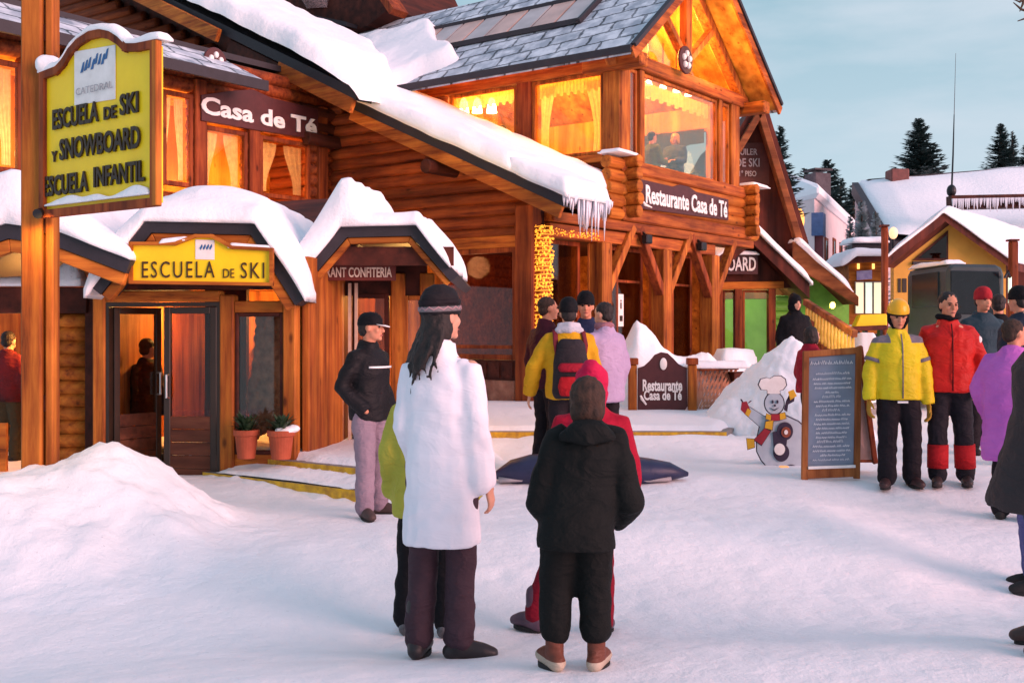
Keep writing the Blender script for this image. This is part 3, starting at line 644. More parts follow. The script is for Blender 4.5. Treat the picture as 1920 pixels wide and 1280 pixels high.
for k, (a0, l0, a1, l1) in enumerate(((3.5, .30, 6.42, .30), (2.82, .5, 2.82, 1.92), (2.82, 2.38, 2.82, 3.9))):
    mb = MB(); n = 70; vs = []
    for j in range(4):
        for i in range(n + 1):
            s_ = i / n; nn = .025 * math.sin(s_ * 120); p = bP(a0 + (a1 - a0) * s_ + (nn if k else 0), l0 + (l1 - l0) * s_ + (0 if k else nn), 6.03 - (.27 + .03 * math.sin(s_ * 60)) * j / 3); vs.append(p)
    mb.add(vs, [(j * (n + 1) + i, j * (n + 1) + i + 1, (j + 1) * (n + 1) + i + 1, (j + 1) * (n + 1) + i) for j in range(3) for i in range(n)])
    props(mb.build('valance', sheer('valance_%d' % k, (.85, .55, .14), .1), None, sm=True), ('amber pleated valance across the wide front window upstairs', 'amber pleated valance in the side window next to the corner post upstairs', 'amber pleated valance in the side window with the tulip lamps')[k], 'curtain', 'valances of the upper restaurant')
for k, (l0, l1) in enumerate(((.52, .95), (1.9, 1.55))):
    mb = MB(); n = 14; vs = []
    for j in range(10):
        t = j / 9; ww = (l1 - l0) * (1 - .5 * math.sin(min(1, t * 1.25) * math.pi / 2) + .25 * max(0, t - .75))
        for i in range(n + 1): vs.append(bP(2.86 + .02 * math.sin(i * 1.7), l0 + ww * i / n, 5.95 - t * 1.3))
    mb.add(vs, [(j * (n + 1) + i, j * (n + 1) + i + 1, (j + 1) * (n + 1) + i + 1, (j + 1) * (n + 1) + i) for j in range(9) for i in range(n)])
    props(mb.build('curtain', sheer('amber_sheer_%d' % k, (.85, .66, .28), .2), None, sm=True), ('tied amber curtain beside the corner post upstairs', 'tied amber curtain at the middle post of the side windows upstairs')[k], 'curtain', 'tied curtains of the upper restaurant')
def tulip(a, l, z, label, group, r=.12, h=.26, e_=20):
    t = thing('pendant_lamp', label, 'lamp', bP(a, l, z), group)
    mb = MB(); mb.rings([[bP(a, l, z + zz_) + V((rr * math.cos(q), rr * math.sin(q), 0)) for q in [2 * math.pi * i / 14 for i in range(14)]] for rr, zz_ in ((r, 0), (r * .86, h * .3), (r * .8, h * .6), (r * .5, h * .9), (r * .15, h))], cap=True); mb.build('lamp_shade', M['bulb'], t, sm=True)
    mb = MB(); mb.tube([bP(a, l, z + h), bP(a, l, z + h + .25), bP(a, l, min(7.2, zr(a) - .2))], .012, 6); mb.build('cord', M['metal_dark'], t)
    if e_:
        ld = bpy.data.lights.new('lamp_glow', 'POINT'); ld.energy = e_; ld.color = (1, .52, .13); ld.shadow_soft_size = .15; lo = bpy.data.objects.new('lamp_glow', ld); COL.objects.link(lo); lo.parent = t; lo.location = (0, 0, -.12)
for k, px in enumerate((870, 895, 922)):
    p = BF.loc(pl(px, 210, bP(3.3, 0, 0), L2)); tulip(3.3, p.y, p.z - .02, 'glowing white tulip lamp, %s of the three in the side window' % ('leftmost', 'middle', 'rightmost')[k], 'tulip lamps', .105, .30, 14)
for k, px in enumerate((1216, 1243, 1268, 1290)):
    p = BF.loc(pl(px, 152 + k * 7, bP(0, .9, 0), R2)); tulip(p.x, .9, p.z - .08, ('small ceiling lamp nearest the corner post', 'second small ceiling lamp from the corner post', 'third small ceiling lamp from the corner post', 'small ceiling lamp farthest from the corner post')[k] + ' upstairs', 'ceiling lamps upstairs', .075, .10, 12 if k % 2 == 0 else 0)
for (a, l, z, e_) in ((5.1, 1.4, 7.2, 700), (4.6, 3.6, 6.0, 620)):
    ld = bpy.data.lights.new('room_lamp', 'POINT'); ld.energy = e_; ld.color = (1, .50, .12); ld.shadow_soft_size = .3; lo = bpy.data.objects.new('room_lamp', ld); COL.objects.link(lo); lo.location = bP(a, l, z)
ld = bpy.data.lights.new('gable_lamp', 'POINT'); ld.energy = 60; ld.color = (1, .50, .10); ld.shadow_soft_size = .1; lo = bpy.data.objects.new('gable_lamp', ld); COL.objects.link(lo); lo.location = bP(5.9, -.18, 6.75)
ld = bpy.data.lights.new('dining_fill', 'POINT'); ld.energy = 300; ld.color = (1, .50, .18); ld.shadow_soft_size = .2; lo = bpy.data.objects.new('dining_fill', ld); COL.objects.link(lo); lo.location = bP(1.6, 2.4, 2.6)  # unseen fill light added to brighten the lower dining room
# floodlight on the back of the porch roof, washing the log wall
t = thing('floodlight', 'small floodlight behind the porch snow, aimed at the log wall', 'lamp', at(750, 432, 14.2))
mb = MB(); Fq = Fr.yaw(at(750, 432, 14.2), -20); mb.box(Fq, -.1, .1, -.05, .05, -.07, .07); mb.build('housing', M['metal_dark'], t, bevel=.015)
mb = MB(); mb.box(Fq, -.08, .08, .052, .058, -.05, .05); mb.build('lens', M['bulb'], t)
mb = MB(); mb.tube([Fq.p(0, 0, -.07), Fq.p(0, 0, -.75)], .02); mb.build('stem', M['metal_dark'], t)
ld = bpy.data.lights.new('flood', 'SPOT'); ld.energy = 420; ld.color = (1, .55, .10); ld.spot_size = math.radians(95); ld.spot_blend = .9; ld.shadow_soft_size = .04; lo = bpy.data.objects.new('flood', ld); COL.objects.link(lo)
lo.location = Fq.p(0, .1, 0); lo.rotation_euler = (V(lo.location) - LF.p(2.4, 0, 3.4)).to_track_quat('Z', 'Y').to_euler()
# ------------------------------------------------------------------ platform and steps
def inpoly(x, y, P):
    """signed distance to a polygon, positive inside"""
    d = 1e9; ins = False; n = len(P)
    for i in range(n):
        x0, y0 = P[i]; x1, y1 = P[(i + 1) % n]; dx, dy = x1 - x0, y1 - y0
        t = max(0, min(1, ((x - x0) * dx + (y - y0) * dy) / (dx * dx + dy * dy))); d = min(d, math.hypot(x - x0 - t * dx, y - y0 - t * dy))
        if (y0 > y) != (y1 > y) and x < (x1 - x0) * (y - y0) / (y1 - y0) + x0: ins = not ins
    return d if ins else -d
P0, P1 = V((-2.78, 10.95)), V((-1.05, 9.67))
PLAT = [tuple(P0), tuple(P1), (-.5, 13.45), (2.6, 13.45), (3.2, 15), (8.5, 21.5), (3.0, 26), (-6, 19), (-5.5, 13)]
plat = thing('entrance_platform', 'snow-covered concrete platform with yellow-painted step edges before the chalet', 'platform', (0, 12, 0))
mb = MB(); mb.prism([V((x, y, -.3)) for x, y in PLAT], V((0, 0, .56))); mb.build('slab', M['concrete'], plat)
ST = Fr((P1[0], P1[1], 0), L2, R2)
mb = MB(); mb.box(ST, 0, 2.12, -.34, -.002, -.3, .13); mb.build('lower_step', M['concrete'], plat)
M['riser'] = pm('yellow_riser', (.72, .44, .02), (.40, .22, .03), .7, 14, .5, 30)
mb = MB(); mb.box(ST, -.004, 2.13, -.352, -.342, -.1, .128); mb.build('riser', M['riser'], plat)
mb = MB(); mb.box(ST, -.004, 2.13, -.012, -.004, .135, .258); mb.build('riser', M['riser'], plat)
mb = MB(); mb.box(WORLD, -.5, 2.6, 13.434, 13.446, .0, .255); mb.build('riser', M['riser'], plat)
def pmask(x, y): return smooth(-.02 - .05 * nz(x, y, 2, 3), .16, inpoly(x, y, PLAT) - .02 - .07 * max(0, nz(x, y, 6, 2.3)))
mb = MB(); mb.sheet(WORLD, -5.6, 8.6, 9.4, 21.6, lambda x, y: .26, lambda x, y: .055 + .05 * max(0, nz(x, y, 1, .8)) + .06 * smooth(13.5, 16, y), 150, 130, .1, .012, 4, pmask, low=-.06); mb.build('snow_cover', M['snow'], plat, sm=True)
mb = MB(); mb.sheet(ST, -.02, 1.95, -.345, .0, lambda x, y: .13, lambda x, y: .045 + .05 * smooth(-.3, 0, y), 40, 10, .07, .014, 7, lambda x, y: smooth(-.35, .05, nz(x, y, 12, 2.4) + .25), low=-.04); mb.build('snow_cover', M['snow'], plat, sm=True)
mb = MB(); mb.sheet(WORLD, -.75, 3.4, 11.7, 13.43, lambda x, y: ground_h(x, y) - .02, lambda x, y: .02 + .15 * smooth(11.9, 13.4, y) + .03 * nz(x, y, 5, 1.7), 60, 30, .12, .012, 9); props(mb.build('snow_bank', M['snow'], sm=True), 'low snow bank drifted against the yellow platform edge', 'snow bank')
def drift(name, label, P, Q, wd, hf, seed, n=60, m=10):
    P, Q = V(P).to_3d(), V(Q).to_3d(); t_ = (Q - P).normalized(); o_ = V((t_.y, -t_.x, 0)); mb = MB(); vs = []
    for i in range(n + 1):
        for j in range(m + 1):
            s_, u = i / n, j / m; p = P.lerp(Q, s_) + o_ * (u * wd * (1 + .3 * nz(s_ * 7, seed, 0)) - .03); h = hf(s_) * smooth(-.01, .12, s_) * smooth(1.01, .9, s_) * (1 - u) ** 1.3 * (1 + .5 * nz(p.x, p.y, seed, 3)) + .02 * nz(p.x, p.y, seed, 8) * (1 - u) + .03 * max(0, nz(p.x, p.y, seed + 3, 6)) * (1 - u) - .02 * u
            vs.append((p.x, p.y, ground_h(p.x, p.y) + h))
    mb.add(vs, [(i * (m + 1) + j, i * (m + 1) + j + 1, (i + 1) * (m + 1) + j + 1, (i + 1) * (m + 1) + j) for i in range(n) for j in range(m)]); return props(mb.build(name, M['snow'], sm=True), label, 'snow bank')
drift('snow_bank', 'snow drifted along the short side edge of the entrance platform', (-1.05 + .28, 9.38), (-.45, 13.44), .55, lambda s: .33 - .03 * s, 2)
drift('snow_bank', 'crumbly snow trodden against the lower yellow step', P0 + V((-.21, -.29)), P1 + V((-.15, -.27)), .26, lambda s: .012 + .05 * max(0, nz(s * 6, 1, 2)) + .06 * max(0, .2 - s), 6)
# ------------------------------------------------------------------ snow heaps
def pile_left(u, v_):
    x, y = -3.5 + u * 2.6, 7.9 + v_ * 2.3
    z = .40 * math.exp(-((x + 3.02) / .62) ** 2 - ((y - 8.35) / .75) ** 2) + .36 * math.exp(-((x + 4.1) / .9) ** 2 - ((y - 7.9) / .8) ** 2) + .17 * math.exp(-((x + 2.55) / .45) ** 2 - ((y - 8.0) / .6) ** 2) + .20 * math.exp(-((x + 3.2) / .85) ** 2 - ((y - 7.3) / .6) ** 2)
    return z * smooth(1.0, .7, math.hypot(u, v_))
mound('snow_heap', 'big shovelled snow heap round the foot of the sign pole', -3.5, 7.9, 2.6, 2.3, .6, 3, pile_left, rough=.10, nu=110, nv=100)
hp = at(1195, 650, 16.6)
ridge = roof_profile0 = [(-1, .0), (-.66, .12), (-.54, 1.12), (-.43, 1.48), (-.34, 1.36), (-.12, 1.12), (.05, 1.02), (.22, .86), (.40, .80), (.58, .45), (.8, .15), (1, 0)]
def lerp1(P, x):
    for (x0, z0), (x1, z1) in zip(P, P[1:]):
        if x <= x1: return z0 + (z1 - z0) * (x - x0) / (x1 - x0)
    return P[-1][1]
def heap_mid(u, v_): return lerp1(ridge, max(-1, u)) * max(0, 1 - abs(v_) ** 1.5)
mound('snow_heap', 'snow heap piled against the balcony posts behind the brown ground sign', hp.x + .85, 16.7, 2.0, .95, 1.2, 11, heap_mid, rough=.12, nu=90, nv=40)
hp = at(1470, 650, 14.6)
mound('snow_heap', 'tall pointed snow heap between the cut-out snowman and the stairs', hp.x - .05, 14.7, 1.35, 1.3, 1.0, 19, lambda u, v_: 1.30 * max(0, 1 - math.hypot((u - .14) * (1.0 if u < .14 else 1.25), v_ * (1 + .25 * u))) ** .85, rough=.13, nu=90, nv=70)
mb = MB(); p = at(1382, 690, 17.5); mb.sheet(WORLD, p.x - .33, p.x + .33, 17.2, 17.9, lambda x, y: .2, .98, 14, 14, .10, .04, 2); props(mb.build('snow_block', M['snow'], sm=True), 'squared snow block left of the pointed heap, before the green windows', 'snow block')
# ------------------------------------------------------------------ porches
M['porch_wood'] = wood('porch_orange', (.62, .215, .028), (.42, .115, .015), 0, 'X', (.11, .028, .007), 15)
M['porch_post'] = wood('porch_post', (.62, .215, .03), (.39, .105, .015), 0, 'Z', (.11, .028, .007), 15)
M['door_wood'] = wood('door_brown', (.17, .062, .035), (.10, .034, .02), 0, 'X', (.04, .014, .008), 8)
M['inside'] = wood('inside_boards', (.62, .21, .035), (.36, .09, .018), 0, 'Z', (.12, .025, .008), 12)
def roof_profile(P):
    def f(x):
        if x <= P[0][0]: i = 0
        elif x >= P[-1][0]: i = len(P) - 2
        else: i = max(k for k in range(len(P) - 1) if P[k][0] <= x)
        (x0, z0), (x1, z1) = P[i], P[i + 1]; return z0 + (z1 - z0) * (x - x0) / (x1 - x0)
    return f
def porch_roof(parent, pxs, D, back, fascia=.10, th=.10, mat_='roof_edge', wood_='porch_wood', ov=0):
    P = [(at(px, py, D).x, at(px, py, D).z) for px, py in pxs]; up = []
    for i, (x, z) in enumerate(P):
        a = V((P[i][0] - P[max(0, i - 1)][0], P[i][1] - P[max(0, i - 1)][1])) ; b = V((P[min(i + 1, len(P) - 1)][0] - x, P[min(i + 1, len(P) - 1)][1] - z))
        ta = (a.normalized() if a.length else b.normalized()); tb = (b.normalized() if b.length else ta); n = V((-(ta + tb).y, (ta + tb).x)).normalized()
        k = 1 / max(.5, n.dot(V((-ta.y, ta.x)))); up.append((n, k))
    off = lambda d: [V((x + n.x * d * k, D, z + n.y * d * k)) for (x, z), (n, k) in zip(P, up)]
    lo, hi = off(0), off(th); mb = MB(); mb.prism(lo + hi[::-1], V((0, back, 0))); mb.build('roof', M[mat_], parent)
    lo2, hi2 = off(-fascia), off(-.003); mb = MB()
    for i in range(len(P) - 1): mb.prism([lo2[i] + V((0, .02, 0)), lo2[i + 1] + V((0, .02, 0)), hi2[i + 1] + V((0, .02, 0)), hi2[i] + V((0, .02, 0))], V((0, .09, 0)))
    for i in range(len(P) - 1):
        mb2 = MB(); mb2.v = mb.v[i * 8:i * 8 + 8]; mb2.f = [[j - i * 8 for j in f] for f in mb.f[i * 6:i * 6 + 6]]; mb2.m = [0] * 6
        mb2.build('fascia', M[wood_], parent, bevel=.008)
    return P, roof_profile([(q.x, q.z) for q in hi])
def snow_on(parent, f, x0, x1, y0, y1, thick, seed, nu=50, nv=30, edge=.16, rough=.035, mask=None):
    mb = MB(); mb.sheet(WORLD, x0, x1, y0, y1, lambda x, y: f(x), thick, nu, nv, edge, rough, seed, mask, low=.012 if not mask else -.03, under=(lambda x, y: f(x) - .05) if mask else None); return mb.build('roof_snow', M['snow_roof'], parent, sm=True)
# porch one: ski school
sk1 = thing('ski_school_porch', 'orange timber porch with half-octagon snowy roof and dark double door', 'porch', (-3.1, 10.7, 0))
pr, f1 = porch_roof(sk1, ((188, 552), (283, 436), (470, 440), (553, 572)), 10.30, 3.2)
cx1 = at(375, 0, 10.3).x
snow_on(sk1, f1, pr[0][0] - .16, pr[-1][0] + .10, 10.24, 13.4, lambda x, y: .17 + .26 * math.exp(-((x - cx1) / .62) ** 2) * smooth(10.2, 10.9, y) + .14 * smooth(pr[0][0] + .5, pr[0][0], x) + .12 * smooth(pr[-1][0] - .35, pr[-1][0], x), 3, 60, 40, .18, .035)
F1 = Fr((-4.054, 10.878, 0), (math.cos(math.radians(8)), -math.sin(math.radians(8))), (math.sin(math.radians(8)), math.cos(math.radians(8))))
for x0, x1, z1 in ((-.03, .10, 1.83), (1.27, 1.41, 1.83), (1.90, 2.03, 1.78)):
    mb = MB(); mb.box(F1, x0, x1, -.07, .07, -.3, z1); mb.build('post', M['porch_post'], sk1, bevel=.014)
mb = MB(); mb.box(F1, .10, 1.27, -.06, .06, 1.765, 1.87); mb.build('lintel', M['porch_wood'], sk1, bevel=.01)
mb = MB(); mb.box(F1, 1.41, 1.90, -.055, .055, 1.66, 1.77); mb.build('lintel', M['porch_wood'], sk1, bevel=.01)
mb = MB(); mb.box(F1, .06, 1.95, -.03, .03, 1.88, 2.30); mb.build('gable_board', M['dark_wood'], sk1)
mb = MB(); mb.box(F1, .10, .135, -.05, .05, -.2, 1.76); mb.box(F1, 1.235, 1.27, -.05, .05, -.2, 1.76); mb.box(F1, .135, 1.235, -.05, .05, 1.72, 1.76); mb.build('door_frame', M['black_paint'], sk1)
def leaf(F, x0, x1, z0, z1, parent, panel=.72, y=0.0, stile=.065, fm='black_paint', panelm='door_wood', mats='glass', name='door', handle=None):
    mb = MB(); mb.box(F, x0, x0 + stile, y - .025, y + .025, z0, z1); mb.box(F, x1 - stile, x1, y - .025, y + .025, z0, z1); mb.box(F, x0 + stile, x1 - stile, y - .025, y + .025, z1 - stile, z1); mb.box(F, x0 + stile, x1 - stile, y - .025, y + .025, z0, z0 + .09)
    d = mb.build(name, M[fm], parent, bevel=.005)
    if panel:
        mb = MB(); n = 5
        for k in range(n): mb.box(F, x0 + stile, x1 - stile, y - .018, y + .018, z0 + .09 + (panel - .09) * k / n + .004, z0 + .09 + (panel - .09) * (k + 1) / n - .002)
        mb.build('panel', M[panelm], d)
    mb = MB(); mb.box(F, x0 + stile * .9, x1 - stile * .9, y - .004, y + .004, z0 + (panel or .09), z1 - stile * .9); mb.build('pane', M[mats], d)
    if handle:
        mb = MB(); mb.tube([F.p(handle, y - .025, z0 + .9), F.p(handle, y - .07, z0 + .9), F.p(handle, y - .07, z0 + 1.12), F.p(handle, y - .025, z0 + 1.12)], .012, 8); mb.build('handle', M['metal'], d)
    return d
M['metal'] = pm('bright_metal', (.6, .6, .6), rough=.3, metal=1)
leaf(F1, .70, 1.235, -.06, 1.715, sk1, .72, -.03, mats='glass_dark', handle=.75)
a = math.radians(62); FD = Fr(F1.p(.135, .03, 0), (F1.ex.x * math.cos(a) + F1.ey.x * math.sin(a), F1.ex.y * math.cos(a) + F1.ey.y * math.sin(a)), (-F1.ex.x * math.sin(a) + F1.ey.x * math.cos(a), -F1.ex.y * math.sin(a) + F1.ey.y * math.cos(a)))
leaf(FD, 0, .55, -.06, 1.715, sk1, .72, 0, handle=.5)
window(F1, 1.41, 1.90, .30, 1.66, sk1, 0, .04, (), (), 'dark_wood', 'glass')
mb = MB(); mb.box(F1, 1.41, 1.90, -.03, .03, -.1, .30); mb.build('panel', M['porch_wood'], sk1)
for (x0, x1, y0, y1) in ((-.05, 2.1, 2.5, 2.56), (-.05, .0, .1, 2.5), (2.04, 2.1, .1, 2.5)):
    mb = MB(); mb.box(F1, x0, x1, y0, y1, -.2, 2.2); mb.build('inner_wall', M['inside'], sk1)
mb = MB(); mb.box(F1, 0, 2.04, .08, 2.5, -.25, -.08); mb.build('floor', M['dark_wood'], sk1)
mb = MB(); mb.box(F1, 0, 2.04, .1, 2.5, 1.95, 2.0); mb.build('ceiling', M['inside'], sk1)
for k, (x, y, z, e_) in enumerate(((.55, 1.5, 1.75, 85), (1.55, 1.7, 1.75, 60))):
    t = thing('ceiling_lamp', 'warm ceiling lamp inside the ski school porch, over the %s' % ('open door' if k == 0 else 'window'), 'lamp', F1.p(x, y, z), 'lamps inside the ski school porch')
    mb = MB(); mb.ell(F1.p(x, y, z + .14), (.09, .09, .05)); mb.build('lamp_shade', M['bulb'], t, sm=True)
    ld = bpy.data.lights.new('porch_lamp', 'POINT'); ld.energy = e_; ld.color = (1, .5, .12); ld.shadow_soft_size = .1; lo = bpy.data.objects.new('porch_lamp', ld); COL.objects.link(lo); lo.location = F1.p(x, y, z)
t = thing('fluorescent_tube', 'upright pale green lit tube at the back of the ski school porch', 'lamp', F1.p(.2, 2.3, 1.0))
mb = MB(); mb.box(F1, .14, .22, 2.40, 2.45, 1.05, 1.62); mb.build('tube', emit('pale_tube', (.85, 1, .7), 3.5), t)
t = thing('bench', 'narrow wooden rack standing inside the open ski school door', 'rack', F1.p(.6, 1.3, -.08))
mb = MB(); mb.box(F1, .42, .82, 1.2, 1.45, .38, .43); mb.build('shelf', M['pine'], t)
mb = MB(); mb.box(F1, .42, .82, 1.2, 1.45, .10, .14); mb.build('shelf', M['pine'], t)
for x in (.42, .79):
    for y in (1.2, 1.42):
        mb = MB(); mb.box(F1, x, x + .03, y, y + .03, -.08, .38); mb.build('leg', M['pine'], t)
t = thing('window_reflection', 'brown shaggy shape added for the reflection in the ski school window', 'stand-in', F1.p(1.65, .4, .5))
random.seed(4); mb = MB()  # shaggy shape added in place of the reflection in the window glass
for k in range(7): x = 1.47 + k * .055; mb.tube([F1.p(x, .42 + .05 * (k % 2), 1.62), F1.p(x + .02, .4, 1.25), F1.p(x - .03 + .04 * (k % 3), .36, .8), F1.p(x, .42, .42 + .05 * (k % 3))], [.03, .06, .075, .03], 8, round_=True)
me = fuse(mb, .022, 2, lambda c: .018 * nz(c.x, c.y, c.z, 16)); link('reflection_shape', me, pm('reflection_shape', (.30, .17, .11), (.12, .06, .04), .95, 12, .8, 50), t, True).location = -V(t.location)
mb = MB(); mb.box(F1, .66, 1.12, 1.0, 1.08, -.08, 1.95); mb.box(F1, 1.30, 1.42, 1.0, 1.08, -.08, 1.95); mb.box(F1, .24, .44, 1.7, 1.78, -.08, 1.95)
mb.f = mb.f[:6]; mb.m = mb.m[:6]; mb.v = mb.v[:8]; mb.build('shade_board', M['dark_wood'], sk1)  # dark board added only to darken the view through the door
t = thing('doorway_shade', 'dark garments added to darken the ski school doorway', 'stand-in', F1.p(.4, 1.9, .5)); mb = MB()
for k in range(5): x = .34 + k * .09; mb.tube([F1.p(x, 1.95, 1.5), F1.p(x + .02, 1.9, 1.1), F1.p(x - .02, 1.92, .55 + .1 * (k % 2))], [.03, .07, .06], 8, round_=True)  # invented dark hanging forms that darken the inside of the doorway
link('shapes', fuse(mb, .025, 2), pm('doorway_dark', (.05, .02, .025), (.12, .02, .02), .9, 4, .5, 30), t, True).location = -V(t.location)
# sign over porch one
def sign_px(root, pts, P, d, thick, m, name='board'):
    n = V((d[1], -d[0], 0)); 
    if n.y > 0: n = -n
    q = [pl(px, py, P, d) for px, py in pts]; mb = MB(); mb.prism(q, -n * thick); return mb.build(name, m, root, bevel=.004), q, n
def frame_px(root, pts, P, d, wd, dp, m, name='frame', close=True):
    n = V((d[1], -d[0], 0)); n = -n if n.y > 0 else n; q = [pl(px, py, P, d) for px, py in pts]; mb = MB(); k = len(q)
    for i in range(k if close else k - 1): a_, b_ = q[i], q[(i + 1) % k]; t_ = (b_ - a_).normalized() * wd * .45; mb.bar(a_ - t_ + n * (dp * .5 - .02), b_ + t_ + n * (dp * .5 - .02), dp + .001 * (i % 3), wd + .001 * (i % 2), up=tuple((b_ - a_).cross(n)))
    return mb.build(name, m, root)
def text_px(root, s, P, d, x0, y0, x1, cap, m, lift=.006, depth=.006, bold=.012, **kw):
    n = V((d[1], -d[0], 0)); ex = V((d[0], d[1], 0)).normalized()
    if n.y > 0: n = -n; 
    if ex.cross(V((0, 0, 1))).dot(n) < 0: ex = -ex
    a_, b_ = pl(x0, y0, P, d), pl(x1, y0, P, d); return lettering(s, root, a_ + n * lift, ex, (0, 0, 1), (b_ - a_).length, cap * a_.y / FPX, m, depth, bold, **kw)
M['dark_brown_paint'] = pm('dark_brown_paint', (.05, .022, .01), rough=.5)
P1s, d1s = (at(378, 0, 10.2).x, 10.2), (1, -.03)
s1 = thing('ski_school_sign', 'yellow sign reading ESCUELA DE SKI fixed over the porch door', 'sign', (P1s[0], P1s[1], 1.9))
ol = ((247, 457), (330, 457), (352, 449), (368, 443), (398, 443), (412, 450), (436, 464), (510, 468), (510, 533), (247, 529))
sign_px(s1, ol, P1s, d1s, .05, M['yellow_paint']); frame_px(s1, ol, P1s, d1s, .03, .06, M['porch_wood'])
M['dark_letter'] = pm('letter_brown', (.06, .028, .008), rough=.5)
text_px(s1, 'ESCUELA', P1s, d1s, 267, 521, 403, 31, M['dark_letter'], bold=.0, space=1.25); text_px(s1, 'DE', P1s, d1s, 419, 521, 440, 17, M['dark_letter'], bold=.0); text_px(s1, 'SKI', P1s, d1s, 452, 522, 496, 30, M['dark_letter'], bold=.0, space=1.2)
sign_px(s1, ((366, 449), (402, 450), (402, 487), (366, 486)), (P1s[0], P1s[1] - .006), d1s, .004, M['white_paint'], 'emblem_card')
M['blue_mark'] = pm('blue_mark', (.03, .14, .34), (.02, .09, .25), .5, 20)
for k in range(4): x = 374 + k * 6; sign_px(s1, ((x, 465), (x + 5, 457), (x + 6, 462), (x + 2, 469)), (P1s[0], P1s[1] - .011), d1s, .003, M['blue_mark'], 'emblem')
for (x0, x1) in ((300, 352), (428, 508)):
    pa, pb = at(x0, 458 if x0 < 400 else 466, 10.2), at(x1, 452 if x0 < 400 else 470, 10.2)
    mb = MB(); mb.sheet(WORLD, pa.x, pb.x, 10.16, 10.30, lambda x, y: pa.z + (pb.z - pa.z) * (x - pa.x) / (pb.x - pa.x), .05, 14, 6, .04, .012, x0); mb.build('snow_cap', M['snow_roof'], s1, sm=True)
# porch two: restaurant entrance
en = thing('restaurant_porch', 'orange timber restaurant porch with thick snow on its half-octagon roof', 'porch', (-1.4, 11, 0))
pr2, f2 = porch_roof(en, ((545, 566), (650, 445), (770, 442), (845, 528)), 10.95, 3.6, .065)
xa, xb = at(660, 0, 11).x, at(700, 0, 11).x
snow_on(en, f2, pr2[0][0] - .06, pr2[-1][0] + .02, 10.86, 14.4, lambda x, y: .13 + .36 * smooth(xb, xa, x) * (.45 + .55 * smooth(pr2[0][0] - .1, xa, x)) + .16 * smooth(xb + .1, xb + .5, x) * 0 + .12 * smooth(11.4, 13, y), 17, 64, 46, .14, .04)
for x in (562,):
    p = at(x, 600, 11.05); mb = MB(); mb.box(WORLD, p.x - .06, p.x + .06, 11.0, 11.12, .2, at(0, 560 if x < 600 else 515, 11.05).z); mb.build('post', M['porch_post'], en, bevel=.012)
pL, pR = at(575, 0, 11.9).x, at(800, 0, 11.9).x
mb = MB(); mb.box(WORLD, at(560, 0, 11).x, at(850, 0, 11).x, 11.04, 11.10, at(0, 497, 11).z, at(0, 462, 11).z); mb.build('gable_board', M['dark_wood'], en)
mb = MB(); mb.box(WORLD, pL, pR, 11.9, 12.0, 1.86, 2.3); mb.build('transom', M['dark_wood'], en)
FE = Fr((0, 11.9, 0), (1, 0), (0, 1))
for (xa_, xb_) in ((578, 634), (661, 730)):
    d = leaf(FE, at(xa_, 0, 11.9).x, at(xb_, 0, 11.9).x, .28, 1.88, en, .35, 0, .05, 'dark_wood', 'riser', 'glass_dark')
    for xq in ((xb_ - 6, xb_ + 7) if xa_ < 600 else (xa_ - 5, xa_ + 7)):
        mb = MB(); x = at(xq, 0, 11.84).x; mb.box(WORLD, x - .016, x + .016, 11.82, 11.86, .29, 1.99); mb.build('edge_strip', pm('door_strip', (.75, .55, .42), rough=.5), d)
mb = MB(); mb.box(WORLD, pL, pR, 14.2, 14.3, .2, 2.4); mb.build('inner_wall', M['inside'], en)
for x in (pL, at(746, 0, 11.9).x, pR):
    mb = MB(); mb.box(WORLD, x - .07, x + .08, 11.86, 11.98, .2, 2.1); mb.build('jamb', M['porch_post'], en, bevel=.01)
window(FE, at(757, 0, 11.9).x, pR - .02, .6, 1.86, en, 0, .05, (), (), 'post', 'glass')
mb = MB(); mb.box(FE, at(757, 0, 11.9).x, pR - .02, -.03, .03, .25, .6); mb.build('panel', M['porch_wood'], en)
mb = MB(); mb.box(WORLD, pL - .1, pL - .04, 11.1, 14.2, .2, 2.0); mb.build('side_wall', M['porch_wood'], en)
ld = bpy.data.lights.new('entrance_lamp', 'POINT'); ld.energy = 45; ld.color = (1, .5, .12); ld.shadow_soft_size = .1; lo = bpy.data.objects.new('entrance_lamp', ld); COL.objects.link(lo); lo.location = (at(770, 0, 12.8).x, 12.8, 1.9)
s2 = thing('entrance_sign', 'dark red board with white letters RANT CONFITERIA inside the restaurant porch', 'sign', at(670, 510, 11.3))
Pe = (at(670, 0, 11.3).x, 11.3); sign_px(s2, ((604, 494), (742, 494), (742, 526), (604, 526)), Pe, (1, 0), .03, pm('sign_red', (.16, .02, .012), rough=.5))
text_px(s2, 'RANT CONFITERIA', Pe, (1, 0), 612, 520, 735, 19, pm('cream_letter', (.8, .62, .5), rough=.5), bold=.02)
